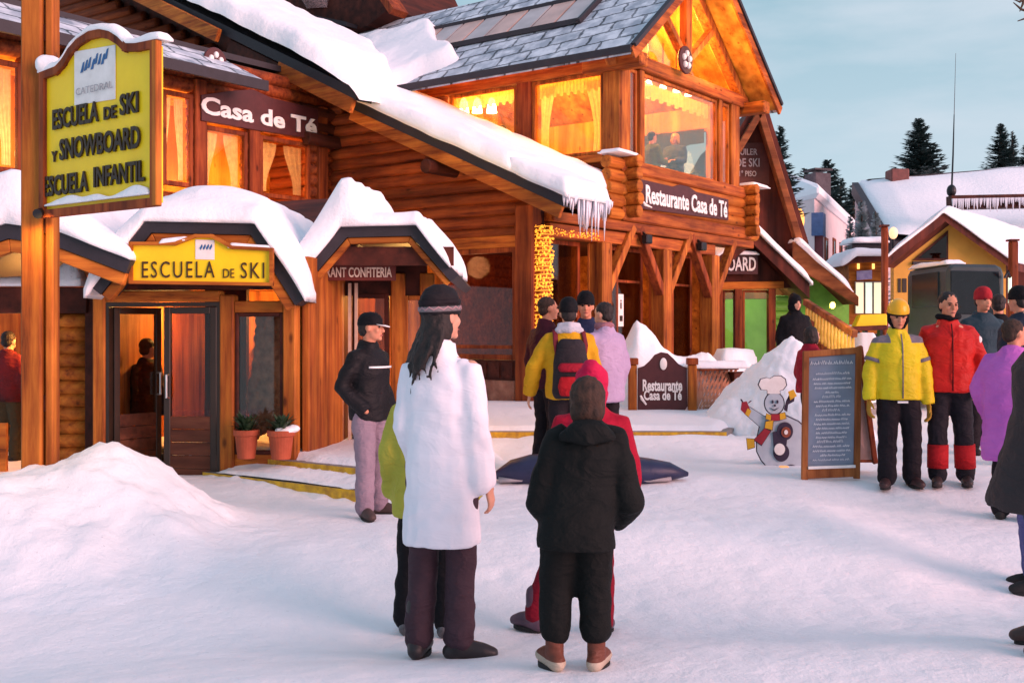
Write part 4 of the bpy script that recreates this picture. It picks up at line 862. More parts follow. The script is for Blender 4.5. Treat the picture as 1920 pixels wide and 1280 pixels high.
# the hut at the far left
hut = thing('timber_hut', 'timber hut with a lit opening behind the sign pole at the left edge', 'hut', (-4.9, 11, 0))
pr3, f3 = porch_roof(hut, ((-160, 505), (15, 447), (95, 458), (236, 512)), 10.1, 3.3, .12, .13)
x_l = pr3[0][0]
snow_on(hut, f3, x_l, pr3[-1][0] + .06, 10.06, 13.4, lambda x, y: .16 + .36 * smooth(at(190, 0, 10.1).x, at(20, 0, 10.1).x, x), 23, 50, 34, .2, .04)
HF = Fr((0, 11.2, 0), (1, 0), (0, 1)); hx = lambda px: at(px, 0, 11.2).x
mb = MB(); logs(mb, HF, hx(92), hx(166), .06, -.1, 1.66, .135); mb.build('log_wall', M['log_r'], hut, sm=True)
mb = MB(); mb.box(HF, hx(163), hx(182), -.06, .1, -.2, 1.9); mb.build('post', M['dark_wood'], hut, bevel=.01)
mb = MB(); mb.box(HF, hx(88), hx(98), -.05, .1, -.2, 1.9); mb.build('post', M['dark_wood'], hut, bevel=.01)
mb = MB(); mb.box(HF, hx(-200), hx(170), -.1, .12, 1.66, 1.92); mb.build('lintel', M['dark_wood'], hut, bevel=.01)
mb = MB(); mb.box(HF, hx(-200), hx(170), 2.2, 2.3, -.2, 2.3); mb.build('inner_wall', M['inside'], hut)
mb = MB(); mb.box(HF, hx(-200), hx(90), .2, 2.2, -.2, .03); mb.build('floor', M['porch_wood'], hut)
mb = MB(); mb.box(HF, hx(86), hx(92), .1, 2.2, -.2, 1.9); mb.build('side_wall', M['inside'], hut)
mb = MB(); mb.box(HF, hx(-60), hx(12), -.01, .04, -.1, .55); mb.build('panel', M['porch_wood'], hut)
mb = MB(); mb.sheet(WORLD, hx(-160), hx(160), 11.02, 11.28, lambda x, y: 1.925, lambda x, y: .10 + .16 * smooth(hx(90), hx(140), x), 30, 8, .1, .03, 4); mb.build('ledge_snow', M['snow_roof'], hut, sm=True)
t = thing('wall_lamp', 'upright white lit tube on the hut wall beside the pole', 'lamp', (hx(38), 11.5, 1.4))
mb = MB(); mb.box(HF, hx(34), hx(38), .25, .29, 1.15, 1.6); mb.build('tube', M['bulb'], t)
ld = bpy.data.lights.new('hut_lamp', 'POINT'); ld.energy = 70; ld.color = (1, .42, .10); ld.shadow_soft_size = .1; lo = bpy.data.objects.new('hut_lamp', ld); COL.objects.link(lo); lo.location = (hx(20), 12.2, 1.55)
# patch of bare roof between the porches
rp = thing('link_roof', 'bare dark red roof strip behind the two snowy porch roofs', 'roof', at(545, 400, 14.5))
mb = MB(); q = [at(484, 425, 13.6), at(512, 378, 15.0), at(625, 372, 15.6), at(620, 440, 13.6)]; mb.add(q + [p - V((0, 0, .1)) for p in q], [(0, 1, 2, 3), (7, 6, 5, 4), (0, 4, 5, 1), (1, 5, 6, 2), (2, 6, 7, 3), (3, 7, 4, 0)]); mb.build('slab', M['dark_wood'], rp)
qz = at(470, 410, 14.2); mb = MB(); mb.sheet(WORLD, at(380, 0, 14.2).x, at(500, 0, 14.2).x, 13.5, 15.2, lambda x, y: qz.z - .35 + .2 * (y - 13.5), .26, 20, 20, .2, .04, 6); mb.build('snow_cover', M['snow_roof'], rp, sm=True)
# tea-room sign on the wing
s3 = thing('tea_room_sign', 'dark board with white letters Casa de Té on the log wing', 'sign', pl(490, 210, W0, R2))
Wn = (W0[0] + .804 * .13, W0[1] - .595 * .13)
sign_px(s3, ((378, 178), (440, 170), (475, 168), (510, 184), (597, 205), (597, 262), (480, 244), (378, 226)), Wn, R2, .05, M['sign_brown'])
text_px(s3, 'Casa de Té', Wn, R2, 376, 213, 590, 34, M['white_paint'], depth=.02, bold=.03)
# carved badges
def badge(px, py, P, d, r, label):
    c = pl(px, py, P, d); n = V((d[1], -d[0], 0)).normalized(); n = -n if n.y > 0 else n; e_ = V((d[0], d[1], 0)).normalized(); t = thing('carved_badge', label, 'badge', c)
    rg = lambda rr: [c + e_ * rr * math.cos(2 * math.pi * i / 24) + V((0, 0, rr * math.sin(2 * math.pi * i / 24))) for i in range(24)]
    mb = MB(); mb.prism([p + n * .12 for p in rg(r)], n * .05); mb.build('disc', M['sign_brown'], t, bevel=.01)
    mb = MB()
    for k in range(5):
        q = k / 5 * 2 * math.pi + .3; o = c + n * .176 + e_ * .45 * r * math.cos(q) + V((0, 0, .45 * r * math.sin(q))); mb.ell(o, (r * .2, r * .2, r * .25), nu=8, nv=5)
    mb.build('flower', M['white_paint'], t)
badge(1272, 115, (bP(0, .0, 0).x, bP(0, .0, 0).y), R2, .26, 'round brown badge with a white flower on the gable tie beam')
badge(392, 118, (WF.p(0, .05, 0).x, WF.p(0, .05, 0).y), R2, .22, 'round brown badge with a pale flower above the tea-room sign')
# restaurant sign on the balcony
Pb = (bP(0, -.135, 0).x, bP(0, -.135, 0).y)
s4 = thing('balcony_sign', 'long dark board reading Restaurante Casa de Té on the log balcony', 'sign', pl(1280, 370, Pb, R2))
sign_px(s4, ((1202, 336), (1262, 350), (1275, 346), (1292, 350), (1306, 360), (1366, 374), (1366, 413), (1202, 391)), Pb, R2, .05, M['sign_brown'])
text_px(s4, 'Restaurante Casa de Té', Pb, R2, 1209, 381, 1361, 35, M['white_paint'], depth=.02, bold=.025)
a_ = pl(1203, 386, Pb, R2); mb = MB(); nb = V((.804, -.595, 0)); mb.tube([a_ + nb * .012 + V((0, 0, .10)), a_ + nb * .012 + V((.05, .07, .03)), a_ + nb * .012 + V((.20, .27, .0))], [.012, .03, .012], 8); mb.build('flourish', M['white_paint'], s4)
# ------------------------------------------------------------------ pole with hanging sign
pole = thing('sign_pole', 'tall double wooden post standing in the snow heap', 'post', (-3.5, 8.1, .2))
D0 = 8.05; x0, x1, x2, x3 = (at(px, 0, D0).x for px in (38, 77, 82, 97))
mb = MB(); mb.box(WORLD, x0, x1, D0, D0 + .15, -.1, 5.2); mb.build('post', M['porch_post'], pole, bevel=.012)
mb = MB(); mb.box(WORLD, x2, x3, D0 + .02, D0 + .15, -.1, 5.2); mb.build('post', M['porch_post'], pole, bevel=.01)
for z in (.9, 2.2, 3.6):
    mb = MB(); mb.box(WORLD, x1, x2, D0 + .04, D0 + .12, z, z + .12); mb.build('spacer', M['dark_wood'], pole)
Ph = (at(80, 0, 8.0).x, 8.0); dh = (.804, -.595)
s5 = thing('hanging_sign', 'big yellow framed sign reading ESCUELA DE SKI Y SNOWBOARD, topped with snow, on the pole', 'sign', (Ph[0], Ph[1], 2.9))
top = [(84, 143), (110, 133), (122, 120), (134, 100), (150, 82), (172, 68), (192, 64), (212, 68), (228, 78), (240, 90), (262, 90), (293, 84)]
ol = top + [(293, 379), (84, 402)]
sign_px(s5, ol, Ph, dh, .055, M['yellow_paint']); frame_px(s5, ol, Ph, dh, .055, .05, M['post_red'])
e0 = pl(296, 80, Ph, dh); nh = V((-.595, -.804, 0)); mb = MB(); zb = pl(296, 380, Ph, dh).z
Fh = Fr((e0.x, e0.y, 0), (.804, -.595), (.595, .804)); mb.box(Fh, -.02, .03, -.036, .012, zb - .02, e0.z + .01); mb.build('end_post', M['porch_post'], s5, bevel=.006)
Lm = M['black_letter'] = pm('letter_black', (.035, .018, .008), (.02, .01, .005), .5, 30)
def trow(parts, y0s):
    for s_, xa_, xb_, cap, y in parts: text_px(s5, s_, Ph, dh, xa_, y, xb_, cap, Lm, depth=.012, bold=.022)
trow([('ESCUELA', 102, 187, 38, 245), ('DE', 198, 221, 24, 226), ('SKI', 228, 262, 40, 218), ('Y', 100, 110, 20, 305), ('SNOWBOARD', 115, 265, 40, 302), ('ESCUELA', 86, 168, 38, 370), ('INFANTIL', 179, 274, 38, 352)], None)
sign_px(s5, ((139, 97), (216, 84), (216, 186), (139, 198)), (Ph[0] - .004, Ph[1] - .006), dh, .005, M['white_paint'], 'emblem_card')
text_px(s5, 'CATEDRAL', (Ph[0] - .006, Ph[1] - .009), dh, 144, 180, 212, 13, pm('grey_letter', (.42, .42, .44), rough=.5), depth=.003, bold=-.008)
random.seed(9)
for k in range(8):
    x = 150 + k * 6.4; y = 128 - k * 3.2 + random.uniform(-4, 4); sign_px(s5, ((x, y + 10), (x + 5, y - 10), (x + 8, y - 12), (x + 5, y + 8)), (Ph[0] - .007, Ph[1] - .010), dh, .003, M['blue_mark'], 'emblem')
fx = Fr((Ph[0], Ph[1], 0), dh, (.595, .804)); tp = [fx.loc(pl(px, py, Ph, dh)) for px, py in top]
ft = roof_profile([(p.x, p.z) for p in tp])
mb = MB(); mb.sheet(fx, tp[0].x - .04, tp[-1].x + .07, -.035, .075, lambda x, y: ft(x) + .022, lambda x, y: .055 + .025 * nz(x, 0, 1, 5), 60, 8, .05, .010, 3); mb.build('snow_cap', M['snow_roof'], s5, sm=True)
mb = MB(); p = pl(88, 128, Ph, dh); mb.ell(p + V((0, .02, .03)), (.10, .08, .07)); me = fuse(mb, .02, 2, lambda c: .012 * nz(c.x, c.y, c.z, 14)); o = link('snow_cap', me, M['snow_roof'], s5, True); o.location = -V(s5.location)
fb = [fx.loc(pl(px, py, Ph, dh)) for px, py in ((86, 397), (288, 376))]
mb = MB(); mb.sheet(fx, fb[0].x + .04, fb[1].x - .02, -.035, -.001, lambda x, y: fb[0].z + .03, lambda x, y: .05 + .05 * nz(x, 3, 2, 4) , 40, 4, .012, .012, 5); mb.build('frost', M['snow_roof'], s5, sm=True)
t = thing('spot_lamp', 'small spotlight clamped to the pole just under the hanging sign', 'lamp', at(66, 405, 7.95))
mb = MB(); p = at(70, 401, 7.90); mb.tube([p, p + V((.0, .10, .03))], [.035, .03], 10); mb.build('housing', M['metal_dark'], t)
ld = bpy.data.lights.new('pole_lamp', 'SPOT'); ld.energy = 26; ld.color = (1, .55, .10); ld.spot_size = math.radians(120); ld.spot_blend = 1; ld.shadow_soft_size = .03; lo = bpy.data.objects.new('pole_lamp', ld); COL.objects.link(lo); lo.location = p + V((.07, -.10, .0)); lo.rotation_euler = (math.radians(28), 0, math.radians(20))
# ------------------------------------------------------------------ plant pots on the platform
def pot(px, py, D, r, h, label, snow, seed):
    p = at(px, py, D); p.z = .29; t = thing('plant_pot', label, 'plant pot', p, 'terracotta plant pots by the ski school window')
    ring = lambda rr, z: [p + V((rr * math.cos(2 * math.pi * i / 24), rr * math.sin(2 * math.pi * i / 24), z)) for i in range(24)]
    mb = MB(); mb.rings([ring(r * .70, 0), ring(r * .92, h * .8), ring(r * 1.04, h * .8), ring(r * 1.06, h), ring(r * .92, h), ring(r * .88, h * .85)], cap=True); mb.build('pot', M['terracotta'], t, sm=False, bevel=.004)
    random.seed(seed); mb = MB()
    for k in range(110):
        q = random.uniform(0, 6.28); b_ = p + V((0, 0, h * .84)); L = random.uniform(.10, .30); dd = V((math.cos(q) * random.uniform(.2, 1), math.sin(q) * random.uniform(.2, 1), random.uniform(.5, 1.2))).normalized(); s_ = dd.cross(V((0, 0, 1))).normalized() * .018
        m_ = b_ + dd * L * .6; e_ = b_ + dd * L - V((0, 0, .05)); mb.add([b_ + dd * .03 - s_ * .4, b_ + dd * .03 + s_ * .4, m_ + s_, e_, m_ - s_], [(0, 1, 2, 4), (4, 2, 3)])
    mb.build('foliage', M['leaf'], t)
    if snow:
        mb = MB(); mb.ell(p + V((.04, -.03, h * .98)), (r * .75, r * .7, .04)); mb.ell(p + V((.11, 0, h * 1.05)), (.07, .06, .04)); me = fuse(mb, .015, 2, lambda c: .01 * nz(c.x, c.y, c.z, 18)); o = link('snow_cap', me, M['snow_roof'], t, True); o.location = -p
pot(527, 855, 10.35, .125, .27, 'terracotta pot dusted with snow, nearer the porch corner', True, 3)
pot(462, 860, 10.40, .115, .27, 'plain terracotta pot without snow, next to the middle porch post', False, 8)
# ------------------------------------------------------------------ brown ground sign, lattice fence
Pg = (at(1240, 0, 15.5).x, 15.5)
s6 = thing('ground_sign', 'brown arched sign reading Restaurante Casa de Té between two short posts in the snow', 'sign', at(1240, 770, 15.5))
ol = ((1196, 690), (1208, 686), (1219, 676), (1228, 665), (1240, 660), (1252, 662), (1262, 671), (1272, 682), (1288, 690), (1289, 762), (1282, 772), (1276, 790), (1196, 790))
sign_px(s6, ol, Pg, (1, 0), .05, M['sign_brown'])
for x in (1186, 1298):
    p = at(x, 0, 15.5); mb = MB(); mb.box(WORLD, p.x - .058, p.x + .058, 15.45, 15.57, .1, at(0, 684, 15.5).z); mb.build('post', M['porch_post'], s6, bevel=.01)
    mb = MB(); mb.box(WORLD, p.x - .075, p.x + .075, 15.43, 15.59, at(0, 684, 15.5).z + .002, at(0, 671, 15.5).z); mb.build('post_cap', M['post_red'], s6, bevel=.01)
text_px(s6, 'Restaurante', Pg, (1, 0), 1205, 733, 1279, 22, M['white_paint'], bold=.03); text_px(s6, 'Casa de Té', Pg, (1, 0), 1207, 750, 1278, 19, M['white_paint'], bold=.03)
text_px(s6, 'y Bar', Pg, (1, 0), 1214, 762, 1236, 7, M['white_paint'], bold=.02) if False else None
c = at(1244, 682, 15.48); mb = MB(); mb.ell(c, (.05, .012, .085)); mb.build('emblem', M['white_paint'], s6)
mb = MB(); a_ = at(1201, 741, 15.49); mb.tube([a_, a_ + V((.02, 0, -.05)), a_ + V((.08, 0, -.13))], [.012, .022, .012], 6); mb.build('flourish', M['white_paint'], s6)
lat = thing('lattice_fence', 'leaning wooden lattice fence capped with snow right of the ground sign', 'fence', at(1340, 760, 15.9))
A_, B_, C_, D_ = at(1310, 692, 15.9), at(1382, 690, 16.5), at(1352, 765, 15.7), at(1305, 765, 15.5)
M['lath'] = pm('lath', (.42, .20, .12), (.28, .11, .06), .7, 10)
for k in range(9):
    s_ = k / 8; mb = MB(); mb.bar(A_.lerp(B_, s_), D_.lerp(C_, max(0, s_ - .35)), .03, .015, up=(0, -1, 0)); mb.build('lath', M['lath'], lat)
    mb = MB(); mb.bar(A_.lerp(B_, s_) + V((0, .02, 0)), D_.lerp(C_, min(1, s_ + .35)) + V((0, .02, 0)), .03, .015, up=(0, -1, 0)); mb.build('lath', M['lath'], lat)
mb = MB(); mb.bar(A_, B_, .06, .05); mb.build('rail', M['post_red'], lat)
mb = MB(); mb.sheet(WORLD, A_.x - .1, B_.x + .08, 15.75, 16.6, lambda x, y: A_.z + .01, .10, 18, 12, .12, .02, 6); mb.build('snow_cap', M['snow_roof'], lat, sm=True)
bx = thing('crate', 'dark red wooden crate half buried beside the lattice fence', 'crate', at(1392, 735, 16.4)); p = at(1392, 735, 16.4)
mb = MB()
for k in range(4): mb.box(Fr.yaw((p.x, p.y, p.z), 18), -.25, .25, -.2, .2, -.25 + k * .14, -.12 + k * .14)
mb.build('boards', M['dark_wood'], bx, bevel=.006)
# ------------------------------------------------------------------ chalk board
ab = thing('menu_board', 'wooden A-frame chalkboard covered in white writing, standing on the snow', 'sandwich board', gp(1557, 900))
base = gp(1504, 899); Db = base.y; Pa = (at(1558, 0, Db).x, Db)
tilt = .10
def abp(px, py, dy=0.0): p = at(px, py, Db); k = (p.z - base.z) * tilt; return V((p.x * (Db + k) / Db, Db + k + dy, CH + (p.z - CH) * (Db + k) / Db))
o4 = ((1503, 900), (1611, 897), (1616, 648), (1506, 656))
def quadbar(a_, b_, w_, d_, m, nm): mb = MB(); mb.bar(a_, b_, w_, d_, up=(0, -1, tilt)); return mb.build(nm, m, ab, bevel=.006)
M['board_wood'] = wood('board_frame', (.50, .19, .06), (.34, .11, .03), 0, 'Z', (.14, .04, .015), 12)
quadbar(abp(1508, 900), abp(1511, 658), .055, .045, M['board_wood'], 'stile'); quadbar(abp(1606, 897), abp(1610, 650), .055, .045, M['board_wood'], 'stile')
quadbar(abp(1514, 664), abp(1606, 657), .06, .04, M['board_wood'], 'rail'); quadbar(abp(1512, 888), abp(1604, 884), .09, .04, M['board_wood'], 'rail')
mb = MB(); q = [abp(1512, 880, .01), abp(1604, 877, .01), abp(1606, 660, .01), abp(1514, 667, .01)]; mb.prism(q, V((0, .02, 0))); mb.build('slate_panel', pm('chalk_slate', (.24, .29, .38), (.17, .21, .28), .8, 4), ab)
mb = MB(); mb.bar(abp(1514, 876, -.02), abp(1602, 873, -.02), .025, .03, up=(0, -1, 0)); mb.build('ledge', M['white_paint'], ab)
random.seed(12); chalk = pm('chalk', (.86, .86, .88), (.66, .66, .72), .9, 60)
def scrawl(y, xa, xb, hgt, wd):
    mb = MB(); x = xa
    while x < xb:
        wl = min(xb - x, random.uniform(6, 16)); n = max(2, int(wl / 1.6)); pts = []
        for i in range(n + 1):
            yy = y - (i % 2) * hgt * random.uniform(.5, 1.0); pts.append(abp(x + wl * i / n, yy - (x - 1510) * .03, -.002))
        mb.tube(pts, wd, 4); x += wl + random.uniform(1.6, 3.2)
    mb.build('writing', chalk, ab)
rows = [(684, 1520, 1598, 8, .005)] + [(703, 1530, 1592, 5, .004)]
y = 713
for k, (a_, b_, h_, w_) in enumerate([(1524, 1596, 4, .0046), (1526, 1594, 4, .0046), (1528, 1596, 4, .0046), (1548, 1572, 4, .0045), (1542, 1576, 6, .004), (1526, 1594, 4, .0046), (1530, 1592, 4, .0046), (1542, 1574, 6, .004), (1528, 1594, 4, .0046), (1530, 1590, 4, .0046), (1526, 1592, 4, .0046), (1530, 1592, 4, .0046), (1530, 1588, 4, .0046), (1530, 1586, 4, .0046), (1532, 1582, 6, .0045), (1524, 1592, 4, .0046), (1524, 1594, 4, .0046), (1538, 1584, 4, .0046), (1524, 1592, 4, .0034)]): rows.append((y, a_, b_, h_, w_)); y += 8.4
for r_ in rows: scrawl(*r_)
A_, B_ = at(1612, 649, Db + .3), at(1641, 868, Db + .75)
quadbar(A_, B_, .05, .04, M['post_red'], 'back_leg'); mb = MB(); mb.prism([abp(1520, 668, .05), at(1612, 652, Db + .3), at(1636, 866, Db + .75), at(1545, 866, Db + .75)], V((0, .02, 0))); mb.build('back_panel', pm('board_back', (.34, .24, .22), rough=.8), ab)
quadbar(at(1560, 862, Db + .76), at(1640, 862, Db + .76), .05, .04, M['post_red'], 'back_rail')
# ------------------------------------------------------------------ plywood snowman
sm_ = thing('snowman_cutout', 'painted plywood snowman in a chef hat and striped scarf, beside the chalkboard', 'cut-out figure', at(1455, 885, 11.6))
def flat(pts, dy, m, nm, th=.012):
    q = [at(px, py, 11.6 - dy) for px, py in pts]; mb = MB(); mb.prism(q, V((0, th, 0))); return mb.build(nm, m, sm_)
def ellp(cx, cy, rx, ry, n=28, a0=0): return [(cx + rx * math.cos(2 * math.pi * i / n + a0), cy + ry * math.sin(2 * math.pi * i / n + a0)) for i in range(n)]
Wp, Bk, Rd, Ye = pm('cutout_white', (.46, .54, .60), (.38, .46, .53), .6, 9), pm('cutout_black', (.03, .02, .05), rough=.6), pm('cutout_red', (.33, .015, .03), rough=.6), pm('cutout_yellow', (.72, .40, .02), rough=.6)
body = [(1432, 782), (1425, 800), (1419, 826), (1420, 846), (1428, 862), (1440, 876), (1505, 880), (1507, 800), (1496, 790), (1470, 778)]
gro = lambda pts, k, c: [(c[0] + (x - c[0]) * k, c[1] + (y - c[1]) * k) for x, y in pts]
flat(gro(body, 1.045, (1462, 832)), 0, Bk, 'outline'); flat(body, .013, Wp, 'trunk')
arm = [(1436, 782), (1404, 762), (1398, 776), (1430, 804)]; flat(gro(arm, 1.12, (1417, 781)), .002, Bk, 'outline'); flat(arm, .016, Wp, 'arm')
flat([(1391, 754), (1400, 752), (1407, 768), (1398, 777), (1389, 768)], .018, Rd, 'mitten'); flat([(1402, 765), (1409, 770), (1404, 781), (1397, 776)], .02, Ye, 'cuff')
for (x, y, x2, y2) in ((1392, 756, 1388, 748), (1402, 756, 1407, 751)): flat([(x, y), (x + 3, y - 1), (x2 + 3, y2), (x2, y2)], .015, Bk, 'finger')
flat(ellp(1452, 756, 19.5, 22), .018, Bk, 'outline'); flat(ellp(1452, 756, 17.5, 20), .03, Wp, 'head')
hat = [(1439, 738), (1439, 731), (1428, 730), (1423, 721), (1427, 711), (1438, 708), (1444, 710), (1452, 705), (1464, 705), (1472, 711), (1474, 722), (1468, 730), (1462, 732), (1463, 738)]
flat(gro(hat, 1.08, (1450, 722)), .022, Bk, 'outline'); flat(hat, .034, M['white_paint'], 'chef_hat')
for x in (1449, 1458): flat(ellp(x, 753, 1.8, 3.2, 12), .043, Bk, 'eye')
flat(ellp(1453, 760, 2.2, 1.8, 10), .043, Bk, 'nose'); flat([(1445, 764), (1452, 768), (1461, 764), (1452, 770)], .043, Bk, 'mouth')
for k, (pts, m) in enumerate((([(1437, 775), (1446, 778), (1445, 788), (1436, 785)], Ye), ([(1446, 776), (1462, 776), (1462, 788), (1446, 789)], Rd), ([(1462, 775), (1472, 773), (1474, 784), (1463, 787)], Ye), ([(1436, 790), (1450, 788), (1448, 806), (1434, 802)], Ye), ([(1434, 803), (1445, 808), (1428, 834), (1414, 824)], Rd), ([(1400, 822), (1414, 823), (1415, 838), (1402, 842)], Ye))):
    flat(gro(pts, 1.12, (sum(p[0] for p in pts) / len(pts), sum(p[1] for p in pts) / len(pts))), .040 + k * .0013, Bk, 'outline', .004); flat(pts, .048 + k * .0013, m, 'scarf', .006)
flat([(1470, 768), (1474, 752), (1482, 736), (1491, 738), (1489, 752), (1478, 758), (1476, 772)], .03, Bk, 'arm'); flat([(1478, 734), (1488, 730), (1494, 742), (1482, 750)], .044, Ye, 'cuff')
flat(ellp(1465, 848, 15, 17), .026, Bk, 'plate'); flat(ellp(1472, 808, 15, 17), .032, Bk, 'plate'); flat([(1449, 810), (1466, 806), (1476, 822), (1472, 858), (1452, 852)], .029, Bk, 'strap')
flat(ellp(1462, 842, 10, 11), .044, M['white_paint'], 'button'); flat(ellp(1474, 810, 9, 10), .044, pm('cutout_brown', (.25, .06, .03), rough=.6), 'button'); flat(ellp(1474, 810, 3.5, 4.5, 14), .052, M['white_paint'], 'spot')
flat(ellp(1484, 882, 13, 11), .03, Bk, 'shoe'); flat([(1424, 878), (1460, 872), (1462, 892), (1430, 893), (1420, 887)], .05, Wp, 'shoe', .05)
t = thing('lantern', 'small glowing orange block lamp at the snowman feet', 'lamp', at(1470, 886, 11.4))
mb = MB(); p = at(1470, 884, 11.4); mb.box(WORLD, p.x - .045, p.x + .045, 11.36, 11.44, p.z - .08, p.z + .06); mb.build('block', emit('orange_block', (1, .42, .14), .55), t, bevel=.01)
# ------------------------------------------------------------------ long dark sled
g = gp(1105, 905); sl = thing('covered_sled', 'long low navy covered sled lying on the snow beyond the child in black', 'sled', g)
xs = [(922, 893, .015), (935, 890, .05), (960, 886, .115), (995, 885, .15), (1060, 886, .16), (1160, 887, .15), (1215, 888, .13), (1255, 890, .09), (1290, 892, .02)]
pts = [at(px, py, g.y) for px, py, r in xs]; mb = MB(); mb.tube([V((p.x, p.y, ground_h(p.x, p.y) + .05 + r * .35)) for p, (_, _, r) in zip(pts, xs)], [(r * 1.35, r * .95) for _, _, r in xs], 16, side=(0, 1, 0))
mb.build('cover', pm('navy_cover', (.022, .026, .075), (.012, .014, .045), .45, 5, .3, 25), sl, sm=True)
mb = MB(); mb.tube([V((p.x, p.y - .02, ground_h(p.x, p.y) + .03)) for p in pts[1:-1]], [(.13, .03)] * (len(pts) - 2), 12, side=(0, 1, 0)); mb.build('hull', pm('sled_hull', (.35, .32, .34), rough=.5), sl, sm=True)
mb = MB(); p = pts[0]; mb.tube([V((p.x - .02, p.y, ground_h(p.x, p.y) + .09)), V((p.x + .04, p.y, ground_h(p.x, p.y) + .06)), V((p.x + .12, p.y, ground_h(p.x, p.y) + .07))], [.012, .022, .03], 8); mb.build('tow_hook', pm('tow_hook', (.12, .07, .05), rough=.5), sl)

tw_ = thing('fallen_twigs', 'few dark twig scraps lying on the front slope of the big snow heap', 'twigs', gp(80, 1088)); g = gp(80, 1088); mb = MB()
for k, (dx, dz, L) in enumerate(((-.03, .0, .03), (.0, .005, .04), (.03, .0, .03))): mb.tube([g + V((dx, -.02, .03 + dz)), g + V((dx + .012, -.03, .03 + dz + L)), g + V((dx + .02, -.02, .045 + dz + L))], [.010, .008, .004], 5)
mb.build('twigs', M['black_paint'], tw_)
# ------------------------------------------------------------------ right-hand background
def poly_px(root, pts, D, th, m, name, dirv=(1, 0), bevel=0, P=None):
    P = P or (at(pts[0][0], 0, D).x, D); q = [pl(px, py, P, dirv) for px, py in pts]; mb = MB(); n = V((-dirv[1], dirv[0], 0)).normalized(); n = n if n.y > 0 else -n
    mb.prism(q, n * th); return mb.build(name, m, root, bevel=bevel)
M['a_brown'] = wood('a_frame_brown', (.16, .036, .022), (.10, .022, .014), 0, 'Z', (.05, .012, .008), 5)
M['a_trim'] = wood('a_frame_trim', (.36, .13, .045), (.25, .075, .025), 0, 'X', (.10, .03, .01), 7)
M['green'] = pm('green_boards', (.17, .42, .05), (.11, .30, .03), .6, 5); M['lime_glow'] = None
M['ochre'] = pm('ochre_wall', (.66, .34, .055), (.56, .28, .045), .75, 2.5, .2, 30)
M['cream'] = pm('cream_wall', (.74, .60, .60), (.64, .52, .53), .8, 2.5)
M['bark'] = pm('bark', (.08, .05, .035), rough=.9, bump=.5)
M['needle'] = pm('needle', (.045, .088, .085), (.020, .040, .042), .7, 3); M['needle_snow'] = pm('needle_snowy', (.62, .68, .72), (.12, .20, .20), .8, 2.2)
# snowboard hut in front of the A-frame
nb_ = thing('snowboard_hut', 'low brown rental hut with a snowy gable and green-lit windows', 'hut', at(1420, 700, 21))
D = 24.6
def gable(root, apx, lpx, rpx, D, depth, th, snow, seed, wood_='a_brown', sm_='snow_roof', edge=.25, snth=.25, skew=0.0):
    a_, l_, r_ = at(*apx, D), at(*lpx, D), at(*rpx, D)
    mb = MB(); mb.prism([l_, a_, r_, r_ - V((0, 0, th)), a_ - V((0, 0, th)), l_ - V((0, 0, th))], V((skew * depth, depth, 0))); mb.build('roof', M[wood_], root)
    f = roof_profile([(l_.x, l_.z), (a_.x, a_.z), (r_.x, r_.z)])
    if snow:
        mb = MB(); mb.sheet(Fr((-skew * D, 0, 0), (1, 0), (skew, 1)), l_.x - .05, r_.x + .05, D - .06, D + depth, lambda x, y: f(x), snth, 40, 24, edge, .03, seed); mb.build('roof_snow', M[sm_], root, sm=True)
    return f, l_, a_, r_
f_, l_, a_, r_ = gable(nb_, (1412, 428), (1285, 532), (1518, 531), D, 4.5, .34, True, 3, snth=.26)
poly_px(nb_, ((1330, 508), (1412, 446), (1490, 512), (1490, 540), (1330, 540)), D + .5, .06, M['a_brown'], 'gable_wall')
poly_px(nb_, ((1330, 529), (1470, 527), (1470, 541), (1330, 543)), D + .35, .14, M['porch_wood'], 'beam', bevel=.01)
for x in (1348, 1385, 1448):
    poly_px(nb_, ((x - 7, 540), (x + 7, 540), (x + 7, 720), (x - 7, 720)), D + .36, .13, M['post_red'], 'post', bevel=.01)
green_lit = pm('green_lit_wall', (.30, .48, .12), (.22, .38, .08), .8, 3)
mb = MB(); mb.box(WORLD, at(1300, 0, 28).x, at(1500, 0, 28).x, 27.4, 27.5, .1, 3.2); mb.build('inner_wall', green_lit, nb_)
mb = MB(); mb.box(WORLD, at(1300, 0, 26).x, at(1475, 0, 26).x, 25.0, 27.4, .1, .2); mb.build('floor', M['concrete'], nb_)
for (x0, x1) in ((1355, 1379), (1392, 1442)): window(Fr((0, D + .5, 0), (1, 0), (0, 1)), at(x0, 0, D + .5).x, at(x1, 0, D + .5).x, 1.0 if x1 < 1400 else .3, 2.38, nb_, 0, .05, (), (), 'post_red', 'glass')
mb = MB(); logs(mb, Fr((0, D + .55, 0), (1, 0), (0, 1)), at(1455, 0, D + .5).x, at(1478, 0, D + .5).x, 0, .1, 2.4, .18); mb.build('log_corner', M['green'], nb_)
ld = bpy.data.lights.new('hut_tube', 'AREA'); ld.energy = 70; ld.color = (.75, 1, .35); ld.size = 1.5; lo = bpy.data.objects.new('hut_tube', ld); COL.objects.link(lo); lo.location = (at(1410, 0, 26.2).x, 26.2, 2.5)
s7 = thing('snowboard_sign', 'dark sign with white letters SNOWBOARD capped with snow, under the hut gable', 'sign', at(1385, 500, D + .2))
Psb = (at(1385, 0, D + .2).x, D + .2); sign_px(s7, ((1290, 478), (1421, 478), (1421, 514), (1290, 514)), Psb, (1, 0), .06, M['sign_brown'])
text_px(s7, 'SNOWBOARD', Psb, (1, 0), 1292, 508, 1417, 26, M['white_paint'], bold=.02, depth=.02)
